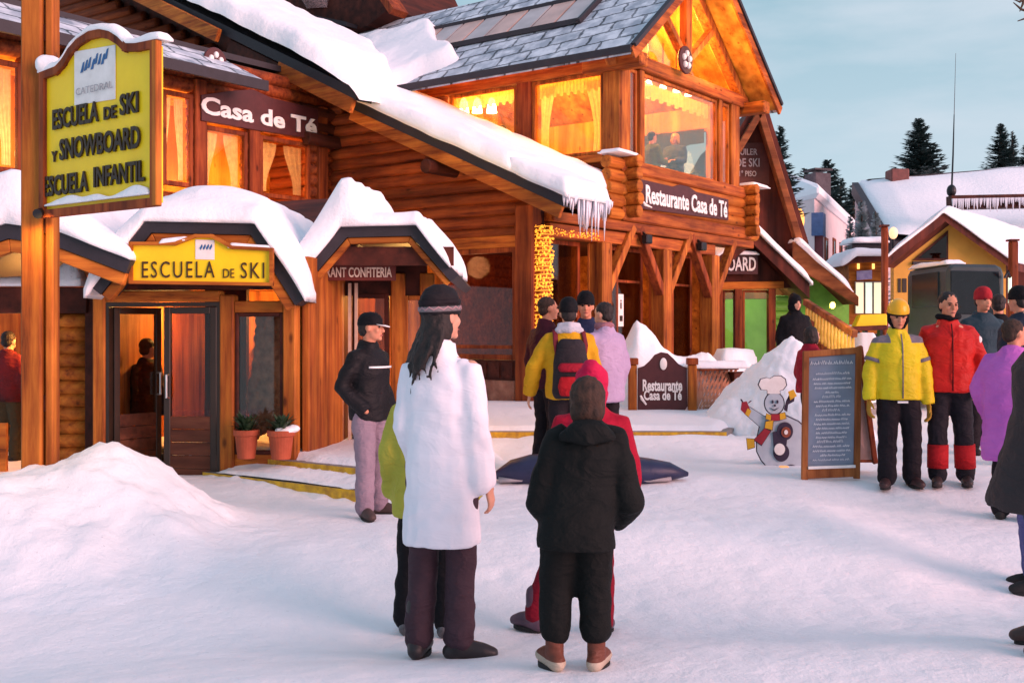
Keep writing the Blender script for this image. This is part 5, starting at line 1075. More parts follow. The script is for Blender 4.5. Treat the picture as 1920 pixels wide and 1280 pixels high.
p0_, p1_ = at(1345, 478, D + .15), at(1423, 478, D + .15); mb = MB(); mb.sheet(WORLD, p0_.x, p1_.x, D + .1, D + .3, lambda x, y: p0_.z, .09, 16, 6, .07, .012, 4); mb.build('snow_cap', M['snow_roof'], s7, sm=True)
# tall A-frame
af = thing('a_frame_hut', 'steep brown A-frame hut with lettering high on its front and a long low side roof', 'building', at(1440, 640, 26))
D = 26.0; mb = MB()
poly_px(af, ((1424, 222), (1385, 300), (1350, 560), (1510, 560), (1498, 470)), D + .3, .3, M['a_brown'], 'front_wall')
for a_, b_ in (((1424, 212), (1500, 462)), ((1424, 212), (1330, 372))):
    mb = MB(); mb.bar(at(*a_, D), at(*b_, D), .16, .30, up=(0, 1, 0)); mb.build('bargeboard', M['a_trim'], af, bevel=.015)
    A_, B_ = at(*a_, D), at(*b_, D); n_ = V((-(B_ - A_).z, 0, (B_ - A_).x)).normalized(); n_ = n_ if n_.z > 0 else -n_
    mb = MB(); mb.prism([A_, B_, B_ + n_ * .22, A_ + n_ * .22], V((0, 7, 0))); mb.build('roof', M['a_brown'], af)
A_, B_ = at(1488, 452, 25.6), at(1610, 556, 25.2)
mb = MB(); mb.prism([A_, B_, B_ + V((0, 0, -.22)), A_ + V((0, 0, -.55))], V((0, .12, 0))); mb.build('fascia', M['a_trim'], af, bevel=.01)
mb = MB(); mb.prism([A_ + V((0, .125, -.02)), B_ + V((0, .125, -.02)), B_ + V((0, .125, -.16)), A_ + V((0, .125, -.16))], V((0, 5, 0))); mb.build('side_roof', M['a_brown'], af)
fS = roof_profile([(A_.x, A_.z), (B_.x, B_.z)])
mb = MB(); mb.sheet(WORLD, A_.x + .05, B_.x - .05, 25.3, 30.5, lambda x, y: fS(x), .24, 34, 18, .2, .035, 13); mb.build('roof_snow', M['snow_roof'], af, sm=True)
poly_px(af, ((1470, 700), (1470, 500), (1545, 510), (1592, 548), (1592, 700)), 26.4, .2, M['green'], 'green_wall')
poly_px(af, ((1488, 445), (1512, 490), (1510, 530), (1488, 520)), 25.9, .15, M['roof_edge'], 'vent_box')
Paf = (at(1412, 0, D + .29).x, D + .29)
rs = thing('rental_lettering', 'faded white rental lettering on the A-frame front', 'sign', at(1412, 300, D + .28))
sign_px(rs, ((1372, 268), (1442, 268), (1442, 345), (1372, 345)), Paf, (1, 0), .03, pm('letter_panel', (.12, .03, .022), rough=.6)); Paf = (Paf[0], Paf[1] - .04)
wm = pm('faded_white', (.50, .42, .42), rough=.6)
text_px(rs, 'ALQUILER', Paf, (1, 0), 1362, 293, 1420, 14, wm); text_px(rs, 'DE SKI', Paf, (1, 0), 1380, 313, 1424, 16, wm); text_px(rs, '1° PISO', Paf, (1, 0), 1386, 331, 1418, 11, wm)
# stairs with yellow balusters
st = thing('stair_railing', 'wooden stair railing with yellow-lit balusters beside the hut', 'railing', at(1555, 650, 19))
A_, B_ = at(1510, 566, 21), at(1603, 626, 18.5); mb = MB(); mb.bar(A_, B_, .10, .12); mb.build('handrail', M['a_trim'], st, bevel=.01)
lo_ = V((0, 0, -.62)); mb = MB(); mb.bar(A_ + lo_, B_ + lo_, .08, .12); mb.build('stringer', M['a_trim'], st)
M['baluster'] = pm('baluster', (.70, .46, .10), (.55, .32, .05), .5, 9)
for k in range(15):
    p = A_.lerp(B_, (k + .5) / 15); mb = MB(); mb.tube([p + V((0, 0, -.03)), p + V((0, 0, -.2)), p + V((0, 0, -.33)), p + V((0, 0, -.5)), p + lo_], [.025, .028, .042, .028, .025], 8); mb.build('baluster', M['baluster'], st, sm=True)
mb = MB(); mb.sheet(WORLD, A_.x + .3, A_.x + .9, 19.2, 20.2, lambda x, y: A_.z - .25 - .9 * (x - A_.x - .3), .03, 8, 8, .1, .01, 3)
poly_px(st, ((1500, 690), (1508, 590), (1600, 655), (1605, 700)), 20.4, .1, M['a_brown'], 'steps_side')
ld = bpy.data.lights.new('stair_lamp', 'POINT'); ld.energy = 30; ld.color = (1, .72, .15); ld.shadow_soft_size = .1; lo = bpy.data.objects.new('stair_lamp', ld); COL.objects.link(lo); lo.location = at(1560, 575, 18.6)
t = thing('stair_lantern', 'small round lantern hung over the stair railing', 'lamp', at(1560, 566, 18.6)); mb = MB(); mb.ell(at(1561, 572, 18.7), (.05, .05, .06)); mb.build('lamp_shade', emit('stair_glow', (1, .7, .2), 1.3), t, sm=True)
# pale hotel with hipped snowy roof
ho = thing('pale_hotel', 'pale pink hotel block with a snowy hipped roof and brick chimney', 'building', at(1540, 500, 46))
C0 = at(1527, 0, 44); C1 = at(1462, 0, 47); C2 = at(1612, 0, 62); zb, zt = .0, at(0, 372, 44).z
mb = MB(); base_ = [V((C1.x, C1.y, zb)), V((C0.x, C0.y, zb)), V((C2.x, C2.y, zb)), V((C2.x - 9, C2.y + 6, zb)), V((C1.x - 5, C1.y + 10, zb))]; mb.prism(base_, V((0, 0, zt))); mb.build('wall', M['cream'], ho)
ctr = V((sum(p.x for p in base_) / 5, sum(p.y for p in base_) / 5, 0)); e1 = [V((ctr.x + (p.x - ctr.x) * 1.05, ctr.y + (p.y - ctr.y) * 1.05, zt + .01)) for p in base_]; e2 = [p + V((0, 0, .5)) for p in e1]; e3 = [V((ctr.x + (p.x - ctr.x) * .35, ctr.y + (p.y - ctr.y) * .35, zt + 2.4)) for p in base_]
mb = MB(); mb.rings([e1, e2, e3]); mb.build('roof_snow', M['snow_roof'], ho, bevel=.15)
dirR = ((C2 - C0).x, (C2 - C0).y); L_ = math.hypot(*dirR); dirR = (dirR[0] / L_, dirR[1] / L_); HFm = Fr((C0.x, C0.y, 0), dirR, (-dirR[1], dirR[0]))
for k, t_ in enumerate((1.4, 3.2, 6.2, 9.0, 11.8, 14.6)): window(HFm, t_, t_ + 1.0, 3.6, 5.6 if k > 1 else 5.4, ho, -.02, .12, (), (), 'post_red', 'glass_dark')
mb = MB(); mb.box(HFm, -.15, .75, -.35, .1, 5.2, 6.1); mb.build('blue_corner', pm('blue_trim', (.10, .17, .36), rough=.6), ho)
mb = MB(); mb.box(HFm, .05, .45, -.3, .0, 2.9, 5.2); mb.build('red_pillar', pm('red_trim', (.22, .05, .06), rough=.6), ho)
mb = MB(); mb.box(HFm, 5.6, 18, -.4, -.02, 2.7, 3.0); mb.build('ledge', M['a_brown'], ho)
ch = at(1533, 360, 53); mb = MB(); mb.box(Fr.yaw((ch.x, ch.y, 0), 20), -.45, .45, -.45, .45, 6.5, at(0, 326, 53).z); mb.build('chimney', pm('grey_brick', (.10, .085, .095), (.065, .05, .06), .8, 6), ho, bevel=.04)
mb = MB(); zq = at(0, 322, 53).z; mb.box(Fr.yaw((ch.x, ch.y, 0), 20), -.5, .5, -.5, .5, zq + .02, zq + .10); mb.build('chimney_cap', M['roof_edge'], ho)
t = thing('wall_lantern', 'glowing orange lantern against the pale hotel wall beside the A-frame', 'lamp', at(1498, 412, 40)); mb = MB(); mb.ell(at(1498, 412, 40), (.2, .15, .42)); mb.build('lamp_shade', emit('lantern_glow', (1, .42, .08), 1.3), t, sm=True)
mb = MB(); mb.tube([at(1498, 425, 40), at(1498, 640, 40)], .07); mb.build('pole', M['metal_dark'], t)
# big snowy roof at the right
bg_ = thing('long_lodge', 'long lodge with a huge snow-covered roof, brick chimney and row of icicles', 'building', at(1760, 560, 42))
rA, rB, rC, rD = at(1606, 347, 46), at(2150, 300, 46), at(2150, 470, 38), at(1668, 452, 38)
mb = MB(); dn = V((0, 0, -.5)); q = [rA, rB, rC, rD]; mb.add(q + [p + dn for p in q], [(0, 1, 2, 3), (7, 6, 5, 4), (0, 4, 5, 1), (1, 5, 6, 2), (2, 6, 7, 3), (3, 7, 4, 0)]); mb.build('roof', M['roof_edge'], bg_)
mb = MB(); NU, NV = 60, 16; vs = []
for j in range(NV + 1):
    for i in range(NU + 1):
        p = rA.lerp(rB, i / NU).lerp(rD.lerp(rC, i / NU), j / NV); e_ = min(1, min(i / NU * 10, j / NV * 5 + .15, (1 - j / NV) * 8 + .2)); vs.append(p + V((0, 0, .03 + .42 * math.sqrt(max(0, e_)) + .10 * nz(p.x, p.y, 2, .5))))
mb.add(vs, [(j * (NU + 1) + i, j * (NU + 1) + i + 1, (j + 1) * (NU + 1) + i + 1, (j + 1) * (NU + 1) + i) for j in range(NV) for i in range(NU)]); mb.build('roof_snow', M['snow_roof'], bg_, sm=True)
mb = MB(); mb.bar(rA + V((-.1, -.1, -.15)), rD + V((-.1, -.1, -.15)), .25, .5); mb.build('bargeboard', M['roof_edge'], bg_)
mb = MB(); mb.prism([rA + V((0, .2, -.5)), rD + V((0, .2, -.5)), V((rD.x, rD.y + .2, 0)), V((rA.x, rA.y + .2, 0))], V((.3, .05, 0))); mb.build('gable_wall', M['cream'], bg_)
mb = MB(); mb.box(WORLD, rD.x + .5, rC.x, 38.6, 38.9, 0, rD.z - .2); mb.build('wall', M['a_brown'], bg_)
mb = MB(); c_ = at(1682, 352, 45); mb.box(WORLD, c_.x - .36, c_.x + .36, 44.6, 45.4, c_.z - 1.2, c_.z + .72); mb.build('chimney', pm('red_brick', (.20, .07, .06), (.13, .05, .045), .8, 7), bg_, bevel=.04)
mb = MB(); mb.bar(at(1625, 340, 45.8), at(2150, 298, 45.8), .5, .12); mb.build('ridge_cap', M['roof_edge'], bg_)
eA, eB = at(1786, 384, 37.5), at(2100, 378, 37.5); mb = MB(); mb.bar(eA + V((0, .3, .1)), eB + V((0, .3, .1)), .5, .45); mb.build('eave_board', M['dark_wood'], bg_)
ic = MB(); random.seed(6)
for k in range(80): p = eA.lerp(eB, k / 80 + random.uniform(-.004, .004)); ln = random.uniform(.15, .5); ic.tube([p + V((0, -.02, .2)), p + V((0, -.02, .2 - ln))], [.05, .008], 5)
ic.build('icicles', M['ice'], bg_)
# ochre house
oc = thing('ochre_house', 'ochre gabled house with a triangular window and snow on its roof', 'building', at(1780, 600, 27))
D = 27.0
f_, l_, a_, r_ = gable(oc, (1772, 398), (1662, 484), (1900, 490), D, 7, .22, True, 31, 'a_brown', snth=.22, skew=.75)
poly_px(oc, ((1676, 482), (1772, 410), (1886, 484), (1886, 640), (1676, 640)), D + .45, .25, M['ochre'], 'wall')
o = poly_px(oc, ((1712, 488), (1778, 432), (1778, 488)), D + .40, .06, M['dark_wood'], 'window'); poly_px(o, ((1722, 484), (1775, 440), (1775, 484)), D + .385, .012, M['glass_dark'], 'pane')
poly_px(oc, ((1712, 490), (1782, 490), (1782, 496), (1712, 496)), D + .36, .1, M['roof_edge'], 'sill')
for (x, w_) in ((1684, 5), (1692, 8)): poly_px(oc, ((x, 522), (x + w_, 522), (x + w_, 548), (x, 548)), D + .43, .03, M['black_paint'], 'wall_mark')
for x, y0 in ((1662, 425), (1906, 452)):
    t = thing('timber_post', 'tall red-brown timber post %s' % ('at the left corner of the ochre house' if x < 1700 else 'right of the dark bus'), 'post', at(x, 640, 25), 'timber posts by the ochre house')
    poly_px(t, ((x - 5 if x < 1700 else x - 9, y0), (x + 4, y0), (x + 4, 660), (x - 5 if x < 1700 else x - 9, 660)), 25, .2, M['post_red'], 'shaft', bevel=.02); poly_px(t, ((x - 7 if x < 1700 else x - 11, y0 - 4), (x + 6, y0 - 4), (x + 6, y0 - .5), (x - 7 if x < 1700 else x - 11, y0 - .5)), 24.97, .26, M['a_brown'], 'cap')
t = thing('street_lantern', 'small glowing lantern on a bracket beyond the ochre house', 'lamp', at(1675, 640, 33)); mb = MB(); mb.ell(at(1675, 437, 33), (.13, .13, .18)); mb.build('lamp_shade', emit('lantern_pink', (1, .55, .30), 1.1), t, sm=True)
mb = MB(); mb.tube([at(1675, 449, 33), at(1675, 640, 33)], .05); mb.build('pole', M['metal_dark'], t)
# kiosk
ki = thing('ticket_kiosk', 'small orange kiosk with lit white windows and thick snow on a flat roof', 'kiosk', at(1620, 620, 31))
D = 31
poly_px(ki, ((1592, 484), (1662, 484), (1662, 625), (1592, 625)), D, 2.6, M['porch_wood'], 'wall'); 
for (x0, x1) in ((1604, 1620), (1622, 1636), (1638, 1657)): o = poly_px(ki, ((x0, 528), (x1, 528), (x1, 588), (x0, 588)), D - .06, .05, pm('kiosk_frame%d' % x0, (.5, .48, .42)), 'window'); poly_px(o, ((x0 + 1, 530), (x1 - 1, 530), (x1 - 1, 587), (x0 + 1, 587)), D - .07, .008, emit('lit_pane%d' % x0, (.95, .85, .55) if x0 != 1622 else (.72, .9, .72), .62), 'pane')
poly_px(ki, ((1607, 508), (1635, 506), (1635, 523), (1607, 525)), D - .1, .06, pm('lilac_panel', (.26, .22, .45), (.45, .4, .6), .5, 8), 'lilac_panel')
poly_px(ki, ((1575, 500), (1600, 480), (1664, 476), (1664, 488), (1604, 492)), D - .5, 3.5, M['a_brown'], 'roof')
p0_, p1_ = at(1575, 0, D - .6), at(1664, 0, D - .6); zk = at(0, 480, D - .6).z
mb = MB(); mb.sheet(WORLD, p0_.x, p1_.x, D - .65, D + 1.4, lambda x, y: zk - .28 * smooth(p0_.x + .5, p0_.x, x), .22, 24, 16, .2, .03, 9); mb.build('roof_snow', M['snow_roof'], ki, sm=True)
poly_px(ki, ((1598, 458), (1662, 454), (1662, 466), (1598, 470)), D + 3.2, .5, M['roof_edge'], 'upper_fascia')
mb = MB(); zk2 = at(0, 456, D + 3.2).z; mb.sheet(WORLD, at(1598, 0, 34).x, at(1668, 0, 34).x, D + 3, D + 4.2, lambda x, y: zk2, .2, 20, 14, .25, .05, 12); mb.build('roof_snow', M['snow_roof'], ki, sm=True)
for x in (1608, 1636): poly_px(ki, ((x, 494), (x + 4, 494), (x + 4, 504), (x, 504)), D - .08, .05, emit('soffit_spot%d' % x, (1, .6, .15), 1.5), 'soffit_spot')
# skip, car and bus
sk = thing('yellow_plough', 'ochre-yellow steel snow blade resting before the kiosk', 'snow blade', at(1630, 640, 24))
poly_px(sk, ((1612, 590), (1664, 588), (1664, 612), (1600, 616)), 24, .25, M['yellow_paint'], 'plate', bevel=.03); poly_px(sk, ((1598, 612), (1664, 609), (1664, 618), (1598, 621)), 23.9, .4, M['a_brown'], 'edge', bevel=.02)
for x in (1622, 1650): poly_px(sk, ((x, 598), (x + 5, 598), (x + 5, 640), (x, 640)), 24.3, .2, M['metal_dark'], 'leg')
mb = MB(); p0_ = at(1596, 620, 22.5); mb.sheet(WORLD, p0_.x, at(1648, 0, 22.5).x, 22.2, 24.2, lambda x, y: .0, 1.42, 16, 12, .2, .05, 5); props(mb.build('snow_bank', M['snow'], sm=True), 'waist-high flat snow bank in front of the yellow snow blade', 'snow bank')
car = thing('parked_car', 'pale parked car with snow on its roof beyond the stair railing', 'car', at(1580, 640, 30)); D = 30
cp = pm('car_paint', (.42, .46, .52), rough=.3)
c0 = at(1583, 0, D); Fc = Fr((c0.x, D, 0), (1, 0), (0, 1))
mb = MB(); R_ = []
for y, hw, z0, z1 in ((0, .72, .35, .9), (.12, .80, .3, 1.0), (1.2, .82, .28, 1.02), (3.9, .80, .28, .95), (4.1, .7, .35, .8)): R_.append([Fc.p(x * hw, y, z) for x, z in ((-1, z0), (1, z0), (1.0, z0 + .3), (.96, z1), (-.96, z1), (-1.0, z0 + .3))])
mb.rings(R_); mb.build('body', cp, car, bevel=.05)
mb = MB(); mb.rings([[Fc.p(x * .72, .35, 1.0) for x in (-1, 1)] + [Fc.p(x * .60, .62, 1.46) for x in (1, -1)], [Fc.p(x * .72, 2.6, 1.0) for x in (-1, 1)] + [Fc.p(x * .60, 2.1, 1.46) for x in (1, -1)]]); mb.build('cabin', M['glass_dark'], car)
mb = MB(); mb.sheet(Fc, -.62, .62, .55, 2.2, lambda x, y: 1.46, .14, 14, 14, .15, .02, 3); mb.build('roof_snow', M['snow_roof'], car, sm=True)
mb = MB(); mb.box(Fc, -.74, .74, -.08, .04, .42, .58); mb.build('bumper', M['metal_dark'], car, bevel=.02)
for sx in (-.62, .62):
    mb = MB(); mb.box(Fc, sx - .1, sx + .1, -.03, .03, .72, .86); mb.build('tail_light', pm('tail_red%d' % (sx > 0), (.3, .02, .02), rough=.3), car, bevel=.01)
for sx in (-.72, .72):
    for y in (.8, 3.2): mb = MB(); mb.tube([Fc.p(sx - .1, y, .3), Fc.p(sx + .1, y, .3)], .31, 16); mb.build('wheel', M['metal_dark'], car)
bus = thing('dark_bus', 'dark grey-green bus with a black windscreen, parked before the ochre house', 'bus', at(1790, 640, 19)); D = 19.0
bp_ = pm('bus_paint', (.045, .058, .062), (.03, .04, .045), .35, 3)
poly_px(bus, ((1776, 502), (1786, 494), (1874, 496), (1884, 508), (1886, 728), (1776, 728)), D, 1.95, bp_, 'body', bevel=.06)
poly_px(bus, ((1783, 507), (1874, 509), (1878, 590), (1783, 588)), D - .02, .03, pm('bus_screen', (.01, .012, .016), rough=.12), 'windscreen', bevel=.01)
xs_ = at(1776, 0, D).x; mb = MB(); mb.box(WORLD, xs_ - .03, xs_ + .02, D + .35, D + 1.6, 1.9, 2.5); mb.build('side_window', pm('bus_window', (.03, .045, .05), rough=.15), bus)
poly_px(bus, ((1780, 690), (1884, 690), (1884, 718), (1780, 718)), D - .08, .1, M['metal_dark'], 'bumper', bevel=.02)
mb = MB(); a0_, a1_ = at(1778, 0, D), at(1815, 0, D); zb_ = at(0, 495, D).z; mb.sheet(WORLD, a0_.x, a1_.x, D + .1, D + 1.9, lambda x, y: zb_, .09, 16, 16, .1, .02, 4); mb.build('roof_snow', M['snow_roof'], bus, sm=True)
for x in (1796, 1868): mb = MB(); mb.ell(at(x, 668, D - .02), (.08, .03, .08)); mb.build('headlight', M['metal'], bus)
for x in (1790, 1870): mb = MB(); p = at(x, 0, D); mb.tube([V((p.x - .12, D + .5, .40)), V((p.x + .12, D + .5, .40))], .40, 16); mb.build('wheel', M['metal_dark'], bus)
poly_px(bus, ((1893, 520), (1897, 519), (1897, 566), (1893, 568)), D - .2, .06, emit('mirror_light', (.75, .9, .7), .7), 'marker_light')
mb = MB(); mb.tube([at(1884, 520, D), at(1890, 508, D - .3), at(1894, 520, D - .2)], .02, 6); mb.build('mirror_arm', M['metal_dark'], bus)
# mast
ms = thing('radio_mast', 'thin tall radio mast with a dark round base on the lodge roof', 'mast', at(1784, 365, 38)); mb = MB(); mb.tube([at(1784, 365, 38), at(1787, 290, 38), at(1789, 215, 38)], [.034, .028, .016], 6); mb.build('rod', M['metal_dark'], ms); mb = MB(); mb.ell(at(1784, 358, 38), (.16, .16, .22)); mb.build('base', M['metal_dark'], ms)
mb = MB(); mb.tube([at(1789, 216, 38), at(1792, 100, 38)], [.012, .006], 5); mb.build('whip', M['metal_dark'], ms)
# ------------------------------------------------------------------ trees
def conifer(px, pyt, pyb, D, hw, label, seed, m='needle', tiers=26, group='dark conifers beyond the roofs', cat='tree'):
    random.seed(seed); top, b = at(px, pyt, D), at(px, pyb, D); b.z = min(b.z, .0 if pyb > 560 else b.z); H = top.z - b.z; r0 = hw / FPX * D
    t = thing('conifer_tree', label, cat, b, group)
    mb = MB(); mb.tube([b, b.lerp(top, .5), top], [.04 * r0 + .12, .025 * r0 + .07, .012], 7); mb.build('trunk', M['bark'], t)
    mb = MB(); nb = int(tiers * 8)
    for k in range(nb):
        s_ = (k + random.random()) / nb; z = b.z + H * (.06 + .93 * s_); rr = r0 * (1 - s_) ** .8 * random.uniform(.55, 1.08) + .05 * r0; q = random.uniform(0, 6.283)
        d = V((math.cos(q), math.sin(q), 0)); rise = random.uniform(.05, .35) if s_ < .75 else random.uniform(.3, .7); a0 = V((b.x, b.y, z)); sd = V((-d.y, d.x, 0))
        nseg = max(5, int(rr / .14 / (D / 40)))
        for i in range(nseg):
            u = (i + .6) / nseg; c = a0 + d * rr * u + V((0, 0, rr * (rise * u * u - .18 * u * (1 - u)))); L = rr * (.46 * (1 - u * .55)) + .09 * r0
            for sg in (-1, 1):
                e_ = c + (d * .75 + sd * sg * random.uniform(.5, .9) + V((0, 0, random.uniform(-.15, .35)))).normalized() * L; wv = (e_ - c).cross(V((0, 0, 1))).normalized() * L * .34 + V((0, 0, L * .20))
                mb.add([c - wv * .5, c + wv * .5, e_], [(0, 1, 2)])
            up = V((0, 0, 1)) * L * .12; e_ = c + d * L * .8; mb.add([c - sd * L * .3, c + sd * L * .3, e_ + up], [(0, 1, 2)])
    mb.build('crown', M[m], t, fix=False); return t
conifer(1722, 222, 345, 52, 50, 'broad dark conifer standing behind the lodge chimney', 3, tiers=30)
conifer(1876, 232, 330, 52, 36, 'dark conifer right of the mast, behind the lodge ridge', 5, tiers=24)
conifer(1898, 246, 330, 55, 22, 'narrow dark conifer close behind its larger neighbour at the right', 6, tiers=18)
conifer(1924, 270, 340, 52, 30, 'dark conifer cut by the right edge of the picture', 8, tiers=18)
conifer(1462, 235, 420, 40, 46, 'dark conifer rising directly behind the A-frame roof', 11, tiers=26)
conifer(1552, 300, 470, 75, 62, 'dark conifer behind the hotel chimney', 14, tiers=24)
conifer(1576, 334, 470, 78, 44, 'small dark conifer between the hotel chimney and the lodge', 16, tiers=18)
conifer(1508, 315, 470, 75, 48, 'small dark conifer left of the hotel chimney', 21, tiers=18)
conifer(1600, 345, 480, 76, 46, 'dark conifer next to the lodge gable', 18, tiers=20)
for k, (px, t0, b0, D, hw) in enumerate(((1616, 376, 570, 36.5, 50), (1642, 396, 570, 36, 40), (1594, 404, 570, 36.8, 36))): conifer(px, t0, b0, D, hw, ('snow-laden pale tree beside the hotel roof', 'snow-laden pale tree in front of the lodge gable', 'small snow-laden tree at the end of the hotel')[k], 40 + k, 'needle_snow', 60, 'snow-laden trees by the hotel')
# far dark forest slope
random.seed(77); mb = MB()
for k in range(700):
    px = random.uniform(1380, 2300); D = random.uniform(120, 200); p = V(((px - 960) / FPX * D, D, 0)); h = random.uniform(7, 13); r = h * .2
    for j in range(4): z = p.z + h * (.1 + .22 * j); rr = r * (1 - j * .22); mb.add([p + V((rr * math.cos(i * 1.047) * random.uniform(.7, 1.2), rr * math.sin(i * 1.047), z)) for i in range(6)] + [V((p.x, p.y, z + h * .36))], [(i, (i + 1) % 6, 6) for i in range(6)])
props(mb.build('far_forest', M['needle'], fix=False), 'far dark conifer forest low behind the village', 'forest', kind='stuff')
# bare twig at the top right corner
tw = thing('bare_tree', 'bare dark twigs reaching in at the top right corner', 'tree', V((4.75, 9.3, 0))); mb = MB(); mb.tube([V((5.0, 9.3, 0)), V((4.98, 9.3, 2.4)), V((4.9, 9.3, 4.2)), V((4.75, 9.3, 5.4))], [.10, .08, .05, .02], 8); mb.build('trunk', M['bark'], tw)
mb = MB()
for pts in ([(1960, -30), (1912, 4), (1898, -2)], [(1960, 30), (1915, 18), (1900, 5)], [(1960, 60), (1922, 35), (1908, 40)], [(1925, -30), (1918, 8), (1912, 22)]): mb.tube([V((4.86, 9.3, 4.45))] + [at(x, y, 9.3) for x, y in pts], [.03, .02, .011, .004], 5)
mb.build('twigs', M['bark'], tw)
# ------------------------------------------------------------------ people
def cloth(name, c1, c2=None, rough=.75, bump=.25, scale=3, bs=45, fold=.34, ):
    m = pm(name, c1, c2 or tuple(x * .68 for x in c1), rough, scale, bump, bs, .012, spec=.15); tr = m.node_tree; b = tr.nodes['Principled BSDF']; prev = b.inputs['Normal'].links[0].from_socket
    tcn = N(tr, 'ShaderNodeTexCoord'); mpn = N(tr, 'ShaderNodeMapping'); mpn.inputs['Scale'].default_value = (1.0, 1.0, 1.9); mpn.inputs['Rotation'].default_value = (.5, .4, 0); tr.links.new(tcn.outputs['Object'], mpn.inputs[0])
    n1 = noise_n(tr, 5.5, 3, mpn.outputs[0], .5); n1.inputs['Distortion'].default_value = .7
    r = ramp_n(tr, n1.outputs[0], [(.36, (0, 0, 0)), (.5, (1, 1, 1)), (.64, (.1, .1, .1))]); bump_n(tr, b, r, fold, .018, prev); return m
M['skin'] = pm('skin', (.60, .31, .21), (.52, .25, .165), .55, 9); M['skin_red'] = pm('skin_flushed', (.62, .27, .16), (.52, .20, .115), .55, 9)
M['hair_dark'] = pm('hair_dark', (.020, .012, .010), (.008, .006, .006), .65, 40, .5, 90); M['hair_brown'] = pm('hair_brown', (.050, .024, .014), (.018, .010, .007), .8, 30, .5, 90)
M['eye'] = pm('eye_dark', (.02, .012, .01), rough=.2); M['lips'] = pm('lips', (.38, .11, .09), rough=.5); M['sole'] = pm('sole', (.02, .018, .018), rough=.8)
M['black_cloth'] = cloth('black_cloth', (.007, .007, .009), (.004, .004, .006)); M['charcoal'] = cloth('charcoal_cloth', (.017, .013, .017), (.010, .008, .011))
STAND = dict(sh=(.098, -.005, .790), el=(.135, -.02, .632), wr=(.142, .045, .487), hip=(.05, 0, .52), kn=(.058, .014, .285), an=(.062, -.012, .045), toe=(.078, .095, .018))
def ringloft(mb, S, n=20, p=2.4):
    R = []
    for (cx, cy, z, rx, ry) in S:
        r = []
        for j in range(n):
            q = 2 * math.pi * j / n; c, s_ = math.cos(q), math.sin(q); k = (abs(c) ** p + abs(s_) ** p) ** (-1 / p); r.append(V((cx + rx * c * k, cy + ry * s_ * k, z)))
        R.append(r)
    mb.rings(R)
